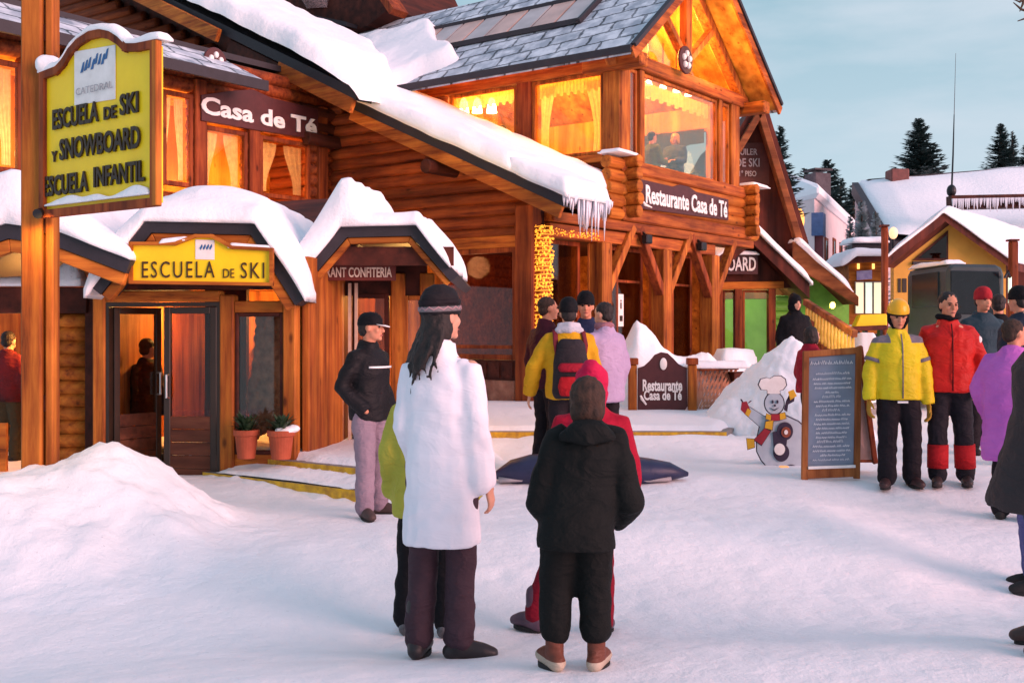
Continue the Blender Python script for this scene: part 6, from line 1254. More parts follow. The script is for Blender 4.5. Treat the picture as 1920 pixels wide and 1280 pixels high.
def person(label, base, yaw, H, jacket, trousers, boots, pose=None, skin='skin', hat=None, hat_m=None, hair=None, hair_m='hair_dark', head=(0, 0), bulk=1.0, hem=.47, legs=1.0, hem_w=None, up=(0, 0, 0), vox=.010, gloves=None, hands=True, face=True, collar=True, group=None, seed=1, hoodup=False, lean=0.0, cuff=.06, sleeve_r=None, girth=1.0, fill=()):
    """one body, clothed: joints are fractions of the height H, x to the person's right, y forward"""
    J = {}
    for k, q in STAND.items():
        for sg, nm in ((-1, 'L'), (1, 'R')): J[nm + k] = V((sg * q[0], q[1], q[2]))
    for k, q in (pose or {}).items(): J[k] = V(q)
    U = V(up)
    for nm in 'LR':
        for k in ('sh', 'el', 'wr'):
            if nm + k not in (pose or {}): J[nm + k] = J[nm + k] + U
    S_ = lambda q: V(q) * H
    t = thing('person', label, 'person', V(base) - V((0, 0, .012)), group, rz=math.radians(-yaw)); ROOT[t.name] = V((0, 0, 0)); hs = (H / 1.72) ** .6 if H > 1.2 else .97
    hc = S_(V((0, .012, .925)) + U + V((0, lean, 0))); hy, hp = head; HR = (Matrix.Rotation(math.radians(-hy), 3, 'Z') @ Matrix.Rotation(math.radians(hp), 3, 'X'))
    hq = lambda x, y, z: hc + HR @ (V((x, y, z)) * hs)
    # body
    mb = MB(); E = lambda c, r: mb.ell(hq(*c), tuple(x * hs for x in r), HR)
    E((0, -.012, .028), (.073, .092, .086)); E((0, .020, -.043), (.056, .060, .066))
    if face:
        mb.tube([hq(0, .080, .016), hq(0, .096, -.012), hq(0, .100, -.026)], [.008, .012, .015], 8, round_=True); E((0, .077, .026), (.048, .012, .010)); E((.034, .058, -.022), (.024, .022, .026)); E((-.034, .058, -.022), (.024, .022, .026)); E((0, .070, -.090), (.024, .020, .018)); E((0, .078, -.060), (.024, .010, .014))
    for sg in (-1, 1): E((sg * .074, -.006, -.006), (.011, .022, .032))
    nb = S_(V((0, -.012, .80)) + U); mb.tube([nb, nb.lerp(hc, .45), hc + HR @ V((0, -.02, -.02)) * hs], [.062 * hs, .052 * hs, .052 * hs], 12)
    tz = lambda z, rx, ry: (U.x * H * max(0, (z - .5) / .4), U.y * H * max(0, (z - .5) / .4), z * H, rx * H * bulk * .82, ry * H * bulk * .82)
    hz = J['Lhip'].z
    ringloft(mb, [tz(hz - .04, .085, .062), tz(hz + .06, .085, .06), tz((hz + .8) / 2, .095, .066), tz(.77, .10, .066), tz(.815, .085, .055), tz(.84, .04, .04)] if hz > .4 else [tz(hz - .05, .09, .07), tz(hz + .12, .09, .066), tz(hz + .25, .10, .07), tz(hz + .29, .08, .05)])
    for nm, sg in (('L', -1), ('R', 1)):
        sh, el_, wr, hip, kn, an, toe = (S_(J[nm + k]) for k in ('sh', 'el', 'wr', 'hip', 'kn', 'an', 'toe'))
        mb.tube([sh, sh.lerp(el_, .5), el_, el_.lerp(wr, .4), wr], [.034 * H * .8, .030 * H * .8, .025 * H * .8, .024 * H * .8, .017 * H * .85], 10, round_=True)
        mb.tube([hip, hip.lerp(kn, .4), kn, kn.lerp(an, .35), an], [.05 * H * .8, .046 * H * .8, .034 * H * .8, .034 * H * .8, .024 * H * .8], 10, round_=True); mb.tube([an, an.lerp(toe, .55)], [.022 * H, .016 * H], 8, round_=True)
    def hand(mb, nm, sg, k):
        el_, wr = S_(J[nm + 'el']), S_(J[nm + 'wr']); d = (wr - el_).normalized(); ac = V((0, 1, 0)) - d * d.y; ac = ac.normalized() if ac.length > .3 else V((sg, 0, 0)); nn = d.cross(ac); inn = nn if nn.x * sg < 0 else -nn; hs2 = H / 1.72 * k
        mb.tube([wr - d * .02, wr + d * .03 * hs2, wr + d * .085 * hs2], [(.026 * hs2, .018 * hs2), (.036 * hs2, .015 * hs2), (.039 * hs2, .013 * hs2)], 10, side=ac, round_=True)
        for f, (o_, L) in enumerate(((.029, .066), (.010, .075), (-.010, .070), (-.028, .056))):
            b_ = wr + d * .082 * hs2 + ac * o_ * hs2; r = .0092 * hs2 * (1 if k == 1 else 1.15); m1 = b_ + (d + inn * .30).normalized() * L * .5 * hs2; m2 = m1 + (d * .8 + inn * .75).normalized() * L * .32 * hs2; m3 = m2 + (d * .3 + inn).normalized() * L * .26 * hs2
            mb.tube([b_, m1, m2, m3], [r, r, r * .92, r * .8], 7, round_=True)
        tb = wr + d * .025 * hs2 + ac * .030 * hs2; t1 = tb + (d * .7 + ac * .8 + inn * .3).normalized() * .038 * hs2; mb.tube([tb, t1, t1 + (d * .9 + ac * .25 + inn * .4).normalized() * .032 * hs2], [.013 * hs2, .011 * hs2, .009 * hs2], 7, round_=True)
    if hands and not gloves:
        for nm, sg in (('L', -1), ('R', 1)): hand(mb, nm, sg, 1.0)
    link('body', fuse(mb, vox, 3), M[skin], t, True)
    if gloves:
        for nm, sg in (('L', -1), ('R', 1)): mb = MB(); hand(mb, nm, sg, 1.18); link('glove', fuse(mb, .009, 2), gloves, t, True)
    if face:
        for sg in (-1, 1):
            mb = MB(); mb.ell(hq(sg * .030, .0765, .006), tuple(x * hs for x in (.0125, .007, .0065)), HR, 10, 6); mb.build('eye', M['eye'], t, True, local=True)
            mb = MB(); mb.tube([hq(sg * .016, .090, .021), hq(sg * .031, .088, .026), hq(sg * .048, .074, .021)], .0042 * hs, 6); mb.build('eyebrow', M['hair_dark'], t, True, local=True)
        mb = MB(); mb.tube([hq(-.022, .083, -.062), hq(0, .092, -.060), hq(.022, .083, -.062)], [.003 * hs, .0065 * hs, .003 * hs], 6); mb.build('lips', M['lips'], t, True, local=True)
    # trousers
    wrk = lambda amp, f: (lambda c: amp * (nz(c.x, c.y * 1.0 + seed, c.z * 1.7, f) + .6 * nz(c.x + 5, c.y + seed, c.z, f * 2.1)))
    mb = MB(); hp0 = J['Lhip'].z
    if hz > .4: ringloft(mb, [(0, 0, (hz - .055) * H, .082 * H * girth, .07 * H * girth), (0, 0, hz * H, .1 * H * girth, .078 * H * girth), (0, 0, (hz + .06) * H, .096 * H * girth, .072 * H * girth)])
    else: ringloft(mb, [(0, 0, (hz - .06) * H, .10 * H, .08 * H), (0, 0, (hz + .06) * H, .1 * H, .08 * H)])
    for nm in 'LR':
        hip, kn, an = (S_(J[nm + k]) for k in ('hip', 'kn', 'an')); end = an - (an - kn).normalized() * (cuff - .045) * H
        mb.tube([hip, hip.lerp(kn, .5), kn, kn.lerp(an, .5), end], [.062 * H * legs, .056 * H * legs, .048 * H * legs, .046 * H * legs, .047 * H * legs], 12, round_=True)
    link('trousers', fuse(mb, vox * 1.4, 3, wrk(.0055 * H, 9)), trousers, t, True)
    # boots
    for nm in 'LR':
        an, toe = S_(J[nm + 'an']), S_(J[nm + 'toe']); d = toe - an; d.z = 0; d.normalize(); mb = MB(); fl = min(an.z - .045 * H, 0); sd = V((-d.y, d.x, 0)); b0 = V((an.x, an.y, fl))
        fk = .55 + .42 * H / 1.72; mb.tube([b0 + V((0, 0, .25)) * H / 1.72, b0 + V((0, 0, .07)) * H / 1.72], [.056 * H / 1.72, .055 * H / 1.72], 12, round_=True)
        mb.tube([b0 - d * .040 * fk + V((0, 0, .050)), b0 + d * .06 * fk + V((0, 0, .055)), b0 + d * .12 * fk + V((0, 0, .048)), b0 + d * .165 * fk + V((0, 0, .040))], [(.044 * fk, .044), (.047 * fk, .052), (.050 * fk, .042), (.042 * fk, .030)], 12, side=sd, round_=True)
        me = fuse(mb, .011, 3); bt = link('boot', me, boots, t, True)
        mb = MB(); R = []
        for z in (.0, .024):
            R.append([b0 + d * (x * .112 + .058) * fk + sd * (y * .053 * fk) + V((0, 0, z)) for x, y in [(math.cos(2 * math.pi * i / 18), math.sin(2 * math.pi * i / 18) * (.85 + .15 * math.cos(2 * math.pi * i / 18))) for i in range(18)]])
        mb.rings(R); mb.build('sole', M['sole'], bt, local=True)
    # jacket
    mb = MB(); b = bulk; jz = lambda z, rx, ry, cy=0: (U.x * H * smooth(.45, .85, z), (U.y * smooth(.45, .85, z) + cy) * H, z * H, rx * H * b, ry * H * b)
    if hz > .4:
        hw = hem_w or (.114, .088)
        ringloft(mb, [jz(hem, *hw), jz(hem + .03, hw[0] * 1.0, hw[1]), jz((hem + .62) / 2 + .02, (hw[0] + .108) / 2, (hw[1] + .08) / 2), jz(.64, .110, .081), jz(.71, .116, .086), jz(.76, .112, .082), jz(.795, .088, .068, -.004), jz(.825, .056, .053, -.008)] + ([jz(.856, .044, .048, -.006)] if collar else []))
    else: ringloft(mb, [jz(hz - .01, .112, .09), jz(hz + .1, .108, .082), jz(hz + .2, .122, .09), jz(hz + .26, .118, .082), jz(hz + .30, .09, .066), jz(hz + .335, .05, .052)])
    sr = sleeve_r or (.040, .042, .038, .034)
    for nm in 'LR':
        sh, el_, wr = S_(J[nm + 'sh']), S_(J[nm + 'el']), S_(J[nm + 'wr']); ins = sh * 1.0; ins.x *= .72
        mb.tube([ins, sh, sh.lerp(el_, .5), el_, el_.lerp(wr, .55), wr + (wr - el_).normalized() * .004 * H], [sr[0] * H * b * .95, sr[0] * H * b, sr[1] * H * b, sr[1] * .97 * H * b, sr[2] * H * b, sr[3] * H * b], 12, round_=False)
    for (pa, pb, fr) in fill: mb.tube([S_(pa), S_(pb)], fr * H, 10, round_=True)
    if collar: mb.tube([S_(V((0, -.01, .835)) + U), S_(V((0, -.004 + lean * .5, .862)) + U)], [.048 * H, .047 * H], 14)
    ja = link('jacket', fuse(mb, vox * 1.45, 4, wrk(.0055 * H * b, 8)), jacket, t, True)
    # hair and hats
    if hair:
        mb = MB(); E2 = lambda c, r: mb.ell(hq(*c), tuple(x * hs for x in r), HR)
        E2((0, -.026, .042), (.081, .093, .084))
        if hair != 'bald': E2((0, -.055, -.015), (.072, .055, .06))
        if hair == 'bob':
            E2((0, -.03, .02), (.096, .094, .104)); E2((0, -.045, -.06), (.094, .064, .080)); E2((.07, .0, -.04), (.022, .05, .065)); E2((-.07, .0, -.04), (.022, .05, .065))
        if hair == 'long':
            random.seed(seed); E2((0, -.045, -.06), (.088, .066, .09)); E2((.060, -.035, -.04), (.028, .045, .075)); E2((-.066, -.02, -.04), (.028, .055, .08))
            for k in range(24):
                x = -.105 + .150 * k / 23 if k < 18 else random.uniform(-.03, .07); x += random.uniform(-.01, .01); L = random.uniform(.20, .34) if x < -.02 else random.uniform(.12, .24); ph = random.random() * 6; y0 = -.085 + .05 * abs(x) / .1
                mb.tube([hq(x * .75, y0 + .015, .02), hq(x, y0 - .015, -.07), hq(x * 1.25 + .014 * math.sin(ph), y0 - .055, -.07 - L * .35), hq(x * 1.5 + .018 * math.sin(ph + 2), y0 - .085, -.07 - L * .7), hq(x * 1.6 + .02 * math.sin(ph + 4), y0 - .095, -.07 - L)], [.020, .020, .015, .010, .004], 7)
        me = fuse(mb, .009, 2, lambda c: .006 * nz(c.x * 3, c.y * 3, c.z, 22)); link('hair', me, M[hair_m], t, True)
    def cap_rings(zs, k=1.0, dy=-.012):
        R = []
        for z, r in zs: R.append([hq(.084 * k * r * math.cos(2 * math.pi * i / 24), dy + .103 * k * r * math.sin(2 * math.pi * i / 24), z) for i in range(24)])
        return R
    if hat == 'beanie':
        mb = MB(); mb.rings(cap_rings([(.012, .98), (.018, 1.05), (.065, 1.05), (.105, .96), (.138, .72), (.158, .35)])); link('hat', fuse(mb, .011, 2, lambda c: .003 * nz(c.x, c.y, c.z, 40)), hat_m, t, True)
    if hat == 'helmet':
        mb = MB(); mb.rings(cap_rings([(.028, 1.12), (.036, 1.16), (.075, 1.15), (.11, 1.02), (.14, .78), (.158, .42), (.163, .12)])); mb.build('helmet', hat_m, t, True, local=True)
        mb = MB(); mb.rings(cap_rings([(.018, 1.09), (.020, 1.175), (.034, 1.175), (.036, 1.09)])); mb.build('helmet_rim', M['black_cloth'], t, True, local=True)
        mb = MB()
        for sg in (-1, 1): mb.tube([hq(sg * .082, -.01, .03), hq(sg * .080, .0, -.04), hq(sg * .05, .03, -.10), hq(0, .055, -.112)], [.020, .020, .010, .006], 8)
        mb.build('chin_strap', M['black_cloth'], t, True, local=True)
    if hat == 'cap':
        mb = MB(); mb.rings(cap_rings([(.022, 1.02), (.03, 1.03), (.07, 1.0), (.105, .82), (.125, .5), (.131, .1)])); mb.build('cap', hat_m[0], t, True, local=True)
        mb = MB(); R = []
        for dz in (0, -.006): R.append([hq(.062 * math.cos(q) * (1 if math.sin(q) >= 0 else 1), .055 + (.10 * max(0, math.sin(q)) ** .7), .032 - .022 * max(0, math.sin(q)) + dz) for q in [2 * math.pi * i / 20 for i in range(20)]])
        mb.rings(R); mb.build('visor', hat_m[1], t, True, local=True)
    if hat == 'hood':
        mb = MB(); mb.ell(hq(0, -.03, .035), tuple(x * hs for x in (.105, .115, .115)), HR); mb.ell(hq(0, -.06, -.05), tuple(x * hs for x in (.10, .09, .10)), HR); mb.ell(hq(0, -.07, .10), tuple(x * hs for x in (.06, .07, .07)), HR)
        mb.tube([hq(0, -.03, -.03), S_(V((0, -.015, .83)) + U)], [.098 * hs, .085 * hs], 12); link('hood', fuse(mb, .014, 3, wrk(.006, 14)), hat_m, t, True)
    t['_'] = 0; del t['_']
    return t, hq, J
def on_body(t, q): return Matrix.Translation(t.location) @ Matrix.Rotation(t.rotation_euler.z, 4, 'Z') @ V(q)
def band(t, name, m, P, Q, r0, r1, s0, s1, n=14):
    P, Q = V(P), V(Q); mb = MB(); mb.tube([P.lerp(Q, s0), P.lerp(Q, s1)], [r0, r1], n); return mb.build(name, m, t, True, local=True)
def cloth_yoke(name, c1, c1b, c2, z0, x0):
    m = cloth(name, c1, c1b, .5, .2); tr = m.node_tree; b = tr.nodes['Principled BSDF']; lk = b.inputs['Base Color'].links[0]; src = lk.from_socket; tcn = N(tr, 'ShaderNodeTexCoord'); sp = N(tr, 'ShaderNodeSeparateXYZ'); tr.links.new(tcn.outputs['Object'], sp.inputs[0])
    ab_ = N(tr, 'ShaderNodeMath', operation='ABSOLUTE'); tr.links.new(sp.outputs['X'], ab_.inputs[0]); g1 = N(tr, 'ShaderNodeMath', operation='GREATER_THAN'); tr.links.new(ab_.outputs[0], g1.inputs[0]); g1.inputs[1].default_value = x0
    g2 = N(tr, 'ShaderNodeMath', operation='GREATER_THAN'); tr.links.new(sp.outputs['Z'], g2.inputs[0]); g2.inputs[1].default_value = z0; mu = N(tr, 'ShaderNodeMath', operation='MULTIPLY'); tr.links.new(g1.outputs[0], mu.inputs[0]); tr.links.new(g2.outputs[0], mu.inputs[1])
    mi = N(tr, 'ShaderNodeMixRGB'); tr.links.new(mu.outputs[0], mi.inputs[0]); tr.links.new(src, mi.inputs[1]); mi.inputs[2].default_value = c4(c2); tr.links.new(mi.outputs[0], b.inputs['Base Color']); return m
def ground_at(px, D, dz=0.0): x = at(px, 0, D).x; return V((x, D, ground_h(x, D) + dz))
# 1 woman in the white coat
g = gp(828, 1232); H = (1232 - 540) / FPX * g.y
white_coat = cloth('white_quilt', (.78, .78, .84), (.70, .71, .78), .6, .12, 2, 20, .12)
def quilt(m, per, strength, dist):
    tr = m.node_tree; b = tr.nodes['Principled BSDF']; tcn = N(tr, 'ShaderNodeTexCoord'); sp = N(tr, 'ShaderNodeSeparateXYZ'); tr.links.new(tcn.outputs['Object'], sp.inputs[0]); nn = noise_n(tr, 3, 2, tcn.outputs['Object'])
    ml = N(tr, 'ShaderNodeMath', operation='MULTIPLY'); tr.links.new(sp.outputs['Z'], ml.inputs[0]); ml.inputs[1].default_value = 3.14159 / per; ad = N(tr, 'ShaderNodeMath', operation='ADD'); tr.links.new(ml.outputs[0], ad.inputs[0]); tr.links.new(nn.outputs[0], ad.inputs[1])
    sn = N(tr, 'ShaderNodeMath', operation='SINE'); tr.links.new(ad.outputs[0], sn.inputs[0]); ab2 = N(tr, 'ShaderNodeMath', operation='ABSOLUTE'); tr.links.new(sn.outputs[0], ab2.inputs[0]); pw = N(tr, 'ShaderNodeMath', operation='POWER'); tr.links.new(ab2.outputs[0], pw.inputs[0]); pw.inputs[1].default_value = .35
    prev = b.inputs['Normal'].links[0].from_socket; bump_n(tr, b, pw.outputs[0], strength, dist, prev)
quilt(white_coat, .21, .16, .012)
t, hq, J = person('person from behind in a long white coat, dark trousers and patterned knit hat', g, 22, H, white_coat, cloth('plum_trousers', (.060, .034, .045), (.040, .022, .03)), pm('boot_black', (.02, .016, .018), rough=.5),
    sleeve_r=(.044, .044, .040, .032), pose=dict(Rsh=(.088, -.005, .785), Lsh=(-.084, -.005, .785), Rel=(.108, -.01, .63), Rwr=(.118, .045, .470), Lel=(-.105, -.01, .63), Lwr=(-.10, .07, .50), Lan=(-.062, -.02, .045), Ran=(.052, .0, .045), Rtoe=(.15, .045, .018), Ltoe=(-.085, .09, .018), Lkn=(-.055, .01, .285), Rkn=(.05, .02, .285)), hat='beanie', hat_m=cloth('hat_charcoal', (.016, .014, .017)), hair='long', head=(24, 3), bulk=.82, hem=.315, hem_w=(.128, .115), legs=.90, girth=.80, vox=.009, up=(-.004, 0, 0), seed=2, cuff=.065, fill=(((.082, 0, .66), (.102, .01, .49), .046),))
hb = t
for k, (z, r, m) in enumerate(((.030, 1.06, cloth('hat_grey', (.20, .18, .19))), (.062, 1.06, M['charcoal']))):
    mb = MB(); mb.rings([[hq(.084 * r * q_ * math.cos(2 * math.pi * i / 28), -.012 + .103 * r * q_ * math.sin(2 * math.pi * i / 28), z + dz) for i in range(28)] for q_, dz in ((1.0, 0), (1.02, .012), (1.0, .024))]); mb.build('hat_band', m, t, True, local=True)
mb = MB(); pink = cloth('hat_motif', (.42, .26, .28))
mb.tube([hq(.0895 * 1.0 * math.cos(q), -.012 + .109 * math.sin(q), .045 + (.007 if i % 2 else -.007)) for i, q in enumerate([2 * math.pi * k / 28 for k in range(29)])], .0045, 6)
o = mb.build('hat_motif', pink, t, True, local=True)
for z in (.36, .42, .48, .54, .60, .66, .72):
    pass
# 2 hidden companion
g = gp(806, 1190); H = (1190 - 655) / FPX * g.y
person('person in an olive-yellow jacket and black trousers, mostly hidden behind the white coat', g, 10, H, cloth('olive_yellow', (.42, .40, .06), (.33, .31, .04)), M['black_cloth'], pm('ski_boot', (.10, .10, .11), (.03, .03, .035), .4, 30), hair='bob', hem=.42, bulk=1.18, legs=1.0, vox=.014, face=False, seed=5, pose=dict(Lan=(-.085, 0, .045), Lkn=(-.075, .01, .285), Ltoe=(-.10, .10, .02)))
# 3 child in black
g = gp(1080, 1256); H = (1256 - 698) / FPX * g.y
t, hq, J = person('bareheaded child seen from behind in a black padded ski suit and tan boots', g, 2, H, cloth('black_ski', (.007, .009, .009), (.004, .005, .005), .8, .35), cloth('black_ski_trousers', (.007, .0085, .0085), (.004, .005, .005), .8, .35), cloth_yoke('cream_boot', (.50, .42, .33), (.36, .29, .22), (.13, .045, .03), .060, -1),
    pose=dict(Lel=(-.125, -.01, .565), Rel=(.185, -.01, .565), Lwr=(-.075, .12, .49), Rwr=(.145, .12, .49), Lsh=(-.062, -.01, .795), Rsh=(.128, -.01, .795), Lhip=(-.05, 0, .50), Rhip=(.058, 0, .50), Lkn=(-.068, .02, .28), Rkn=(.062, .01, .28), Lan=(-.072, 0, .05), Ran=(.068, 0, .05), Ltoe=(-.11, .09, .02), Rtoe=(.10, .1, .02)), hair='bob', hair_m='hair_brown', head=(6, 0), bulk=1.06, hem=.42, hem_w=(.126, .112), legs=1.2, girth=1.15, up=(.040, .0, -.01), vox=.009, face=False, seed=9, sleeve_r=(.042, .046, .042, .034), cuff=.14)
mb = MB(); mb.tube([V((-.045, -.07, .80)) * H, V((.03, -.098, .795)) * H, V((.115, -.07, .80)) * H], [(.03, .02), (.04, .026), (.03, .02)], 10, round_=True); mb.ell(V((.038, -.075, .815)) * H, (.10, .06, .055)); link('hood', fuse(mb, .012, 3), cloth('black_hood', (.006, .008, .008)), t, True)
# 4 magenta hooded child beyond
g = gp(1100, 1188); H = (1188 - 685) / FPX * g.y
t, hq, J = person('person in a magenta-red hooded jacket and red trousers beyond the child in black', g, 8, H, cloth('raspberry', (.42, .008, .035), (.30, .006, .022)), cloth('raspberry_trousers', (.26, .008, .024), (.17, .006, .018)), pm('purple_boot', (.12, .06, .09), (.05, .03, .05), .5, 9), pose=dict(Lan=(-.20, .02, .05), Lkn=(-.13, .03, .28), Ltoe=(-.25, .06, .02)), hat='hood', hat_m=cloth('raspberry_hood', (.55, .012, .075), (.42, .01, .05)), bulk=1.22, legs=.95, vox=.014, face=False, seed=12, up=(.02, 0, 0))
t4 = t
# 5 yellow jacket with red backpack
D = 10.0; g = ground_at(1066, D); H = 1.68
t, hq, J = person('person from behind in a yellow jacket and black beanie wearing a red backpack', g, -4, H, cloth('amber_jacket', (.66, .36, .015), (.52, .26, .01)), M['charcoal'], M['sole'], hat='beanie', hat_m=M['black_cloth'], hair='short', bulk=1.10, vox=.012, face=False, seed=15, pose=dict(Lel=(-.185, 0, .645), Lwr=(-.205, .05, .49)))
mb = MB(); mb.tube([V((-.06, -.03, .835)) * H, V((0, -.055, .835)) * H, V((.06, -.03, .835)) * H], .034, 10, round_=True); mb.tube([V((-.05, -.02, .865)) * H, V((0, -.045, .87)) * H, V((.05, -.02, .865)) * H], .026, 10, round_=True); link('scarf', fuse(mb, .013, 2), cloth('pale_grey', (.55, .55, .62)), t, True)
bpk = thing('backpack', 'red and black backpack on the yellow-jacketed person', 'backpack', on_body(t, (0, -.2, .62 * H))); F_ = Fr.yaw(on_body(t, (0, -.165, 0)), 4)
mb = MB(); ringloft(mb, [(0, 0, .80, .14, .085), (0, 0, .85, .165, .105), (0, 0, 1.1, .16, .105), (0, 0, 1.28, .13, .085), (0, 0, 1.33, .09, .05)]); mb.v = [F_.p(q.x, q.y, q.z) for q in mb.v]; me = fuse(mb, .016, 3, lambda c: .006 * nz(c.x, c.y, c.z, 12)); o = link('pack', me, cloth('pack_black', (.03, .025, .03)), bpk, True); o.location = -V(bpk.location)
for (z0, z1, yy, m, nm) in ((.83, 1.0, -.115, cloth('pack_red', (.45, .012, .02)), 'pocket'), (1.04, 1.12, -.10, cloth('pack_crimson', (.34, .012, .03)), 'flap')):
    mb = MB(); ringloft(mb, [(0, yy, z0, .11, .04), (0, yy, (z0 + z1) / 2, .13, .05), (0, yy, z1, .11, .035)]); mb.v = [F_.p(q.x, q.y, q.z) for q in mb.v]; me = fuse(mb, .013, 3); o = link(nm, me, m, bpk, True); o.location = -V(bpk.location)
for sg in (-1, 1): mb = MB(); mb.tube([F_.p(sg * .10, -.03, 1.05), F_.p(sg * .135, .0, 1.28), F_.p(sg * .125, .12, 1.40), F_.p(sg * .12, .22, 1.36)], [(.030, .012)] * 4, 8); mb.build('strap', cloth('strap%d' % sg, (.16, .02, .03)), bpk, True)
# 6 7 8 people by the posts
D = 11.0; person('person in a navy jacket and black beanie facing the street behind the others', ground_at(1099, D), 195, 1.77, cloth('navy_jacket', (.02, .028, .075)), M['charcoal'], M['sole'], hat='beanie', hat_m=M['black_cloth'], hair='short', skin='skin_red', vox=.012, seed=18, head=(-12, 0))
D = 10.5; t, hq, J = person('person turned away in a pale lavender jacket with a pink scarf', ground_at(1132, D), -38, 1.66, cloth('lavender', (.44, .34, .50), (.36, .27, .42)), M['charcoal'], M['sole'], hair='short', bulk=1.12, vox=.013, face=False, seed=20, hem=.43, head=(-20, 0))
mb = MB(); mb.tube([V((.06, .0, .86)) * 1.66, V((0, -.05, .865)) * 1.66, V((-.055, .0, .86)) * 1.66, V((0, .05, .85)) * 1.66, V((.06, .0, .86)) * 1.66], .032, 10); mb.build('scarf', cloth('pink_scarf', (.36, .16, .20)), t, True, local=True)
D = 11.3; person('person in a dark maroon jacket beside the lit pillar', ground_at(1026, D), 55, 1.78, cloth('maroon', (.06, .010, .02)), M['charcoal'], M['sole'], hair='short', hair_m='hair_brown', skin='skin_red', vox=.013, seed=22, head=(20, 0))
# 9 yellow helmet
g = gp(1683, 911); H = (911 - 566) / FPX * g.y
yj = cloth_yoke('lemon_jacket', (.70, .58, .02), (.62, .45, .015), (.16, .14, .17), H * .782, .055 * H)
t, hq, J = person('person in a yellow helmet and lemon jacket with grey shoulders beside the chalkboard', g, 182, H, yj, M['charcoal'], pm('boot_maroon', (.05, .02, .02), rough=.5), hat='helmet', hat_m=pm('helmet_yellow', (.78, .42, .01), (.72, .36, .01), .3), hair='short', skin='skin_red', head=(4, -12), bulk=1.03, hem=.475, vox=.009, seed=25, legs=1.08,
    pose=dict(Lel=(-.142, .0, .64), Rel=(.146, .0, .64), Lwr=(-.155, .03, .455), Rwr=(.162, .03, .475), Lan=(-.075, 0, .045), Ran=(.07, .04, .045), Rkn=(.065, .035, .285), Lkn=(-.072, .02, .285), Ltoe=(-.10, .09, .02), Rtoe=(.115, .13, .02)), gloves=cloth('glove_orange', (.45, .20, .03), (.30, .22, .03)))
gy = cloth('yoke_grey', (.20, .17, .19), (.14, .12, .14))
for nm, sg in (('L', -1), ('R', 1)): band(t, 'reflective_band', gy, J[nm + 'sh'] * H, J[nm + 'el'] * H, .0485 * H, .0485 * H, .62, .74)
mb = MB(); mb.tube([V((0, .094, .485)) * H, V((0, .094, .65)) * H, V((0, .086, .77)) * H, V((0, .058, .83)) * H], .006, 6); mb.build('zip', gy, t, True, local=True)
mb = MB(); mb.box(Fr((0, 0.088 * H, .46 * H), (1, 0), (0, 1)), -.045, .045, -.004, .012, 0, .018); mb.build('belt_tag', M['white_paint'], t, local=True)
# 10 red jacket
g = gp(1778, 909); H = (909 - 545) / FPX * g.y
rj = cloth('scarlet_jacket', (.58, .022, .012), (.44, .012, .012), .5, .2)
t, hq, J = person('person in a scarlet jacket with red shin panels next to the yellow helmet', g, 188, H, rj, cloth('black_trousers', (.018, .016, .022)), pm('boot_dark', (.04, .025, .025), rough=.5), hair='short', skin='skin_red', head=(-14, -4), bulk=1.08, hem=.48, vox=.009, seed=28, legs=1.02,
    pose=dict(Rel=(.125, -.07, .64), Rwr=(.10, -.09, .50), Lel=(-.165, -.03, .645), Lwr=(-.135, .05, .51), Lan=(-.085, 0, .045), Lkn=(-.072, .015, .285), Ran=(.06, .03, .045), Rkn=(.058, .03, .285)))
rp_ = cloth('shin_red', (.45, .015, .02))
for nm in 'LR': kn, an = J[nm + 'kn'] * H, J[nm + 'an'] * H; off = V((0, .012, 0)); band(t, 'shin_panel', rp_, kn + off * .4, an + off * .4, .0525 * H, .0525 * H, .30, .80)
p = J['Lsh'].lerp(J['Lel'], .28) * H + V((-.036 * H, .030 * H, 0)); mb = MB(); mb.ell(p + V((.012, -.008, 0)), (.030, .014, .036)); mb.build('arm_badge', M['white_paint'], t, True, local=True)
mb = MB(); mb.tube([V((0, .096, .49)) * H, V((0, .097, .65)) * H, V((0, .090, .77)) * H, V((0, .062, .83)) * H], .006, 6); mb.build('zip', cloth('zip_dark', (.10, .01, .012)), t, True, local=True)
mb = MB(); mb.tube([V((-.05, -.0, .868)) * H, V((0, .048, .858)) * H, V((.05, .0, .868)) * H], .028, 10, round_=True); mb.build('collar', M['black_cloth'], t, True, local=True)
# 11 purple jacket
D = 9.1; person('person in a long violet jacket turned towards the right edge, behind the grey coat', ground_at(1902, D), 35, 1.66, cloth('violet', (.52, .14, .50), (.42, .10, .42)), M['charcoal'], M['sole'], hair='short', hair_m='hair_brown', skin='skin_red', bulk=1.30, hem=.30, hem_w=(.118, .10), vox=.014, seed=31, head=(40, 0), pose=dict(Lel=(-.17, .03, .64), Lwr=(-.13, .09, .5)))
# 12 13 right edge
g = gp(1976, 1222); t, hq, J = person('person in a dark grey coat and blue jeans cut off by the right edge', g, -78, 1.72, cloth('grey_coat', (.045, .036, .038), (.032, .026, .028)), cloth('jeans', (.03, .075, .17), (.02, .045, .11)), pm('brown_shoe', (.05, .025, .022), rough=.5), hair='short', bulk=1.2, hem=.385, hem_w=(.125, .140), vox=.011, seed=33, head=(0, 0), pose=dict(Ltoe=(-.09, .10, .02)))
g = gp(1938, 1108); person('person in violet-blue jeans half hidden behind the grey coat at the right edge', g, -70, 1.60, M['charcoal'], cloth('jeans_violet', (.10, .10, .26), (.07, .07, .19)), M['sole'], hair='short', bulk=1.0, vox=.014, seed=35, hem=.40)
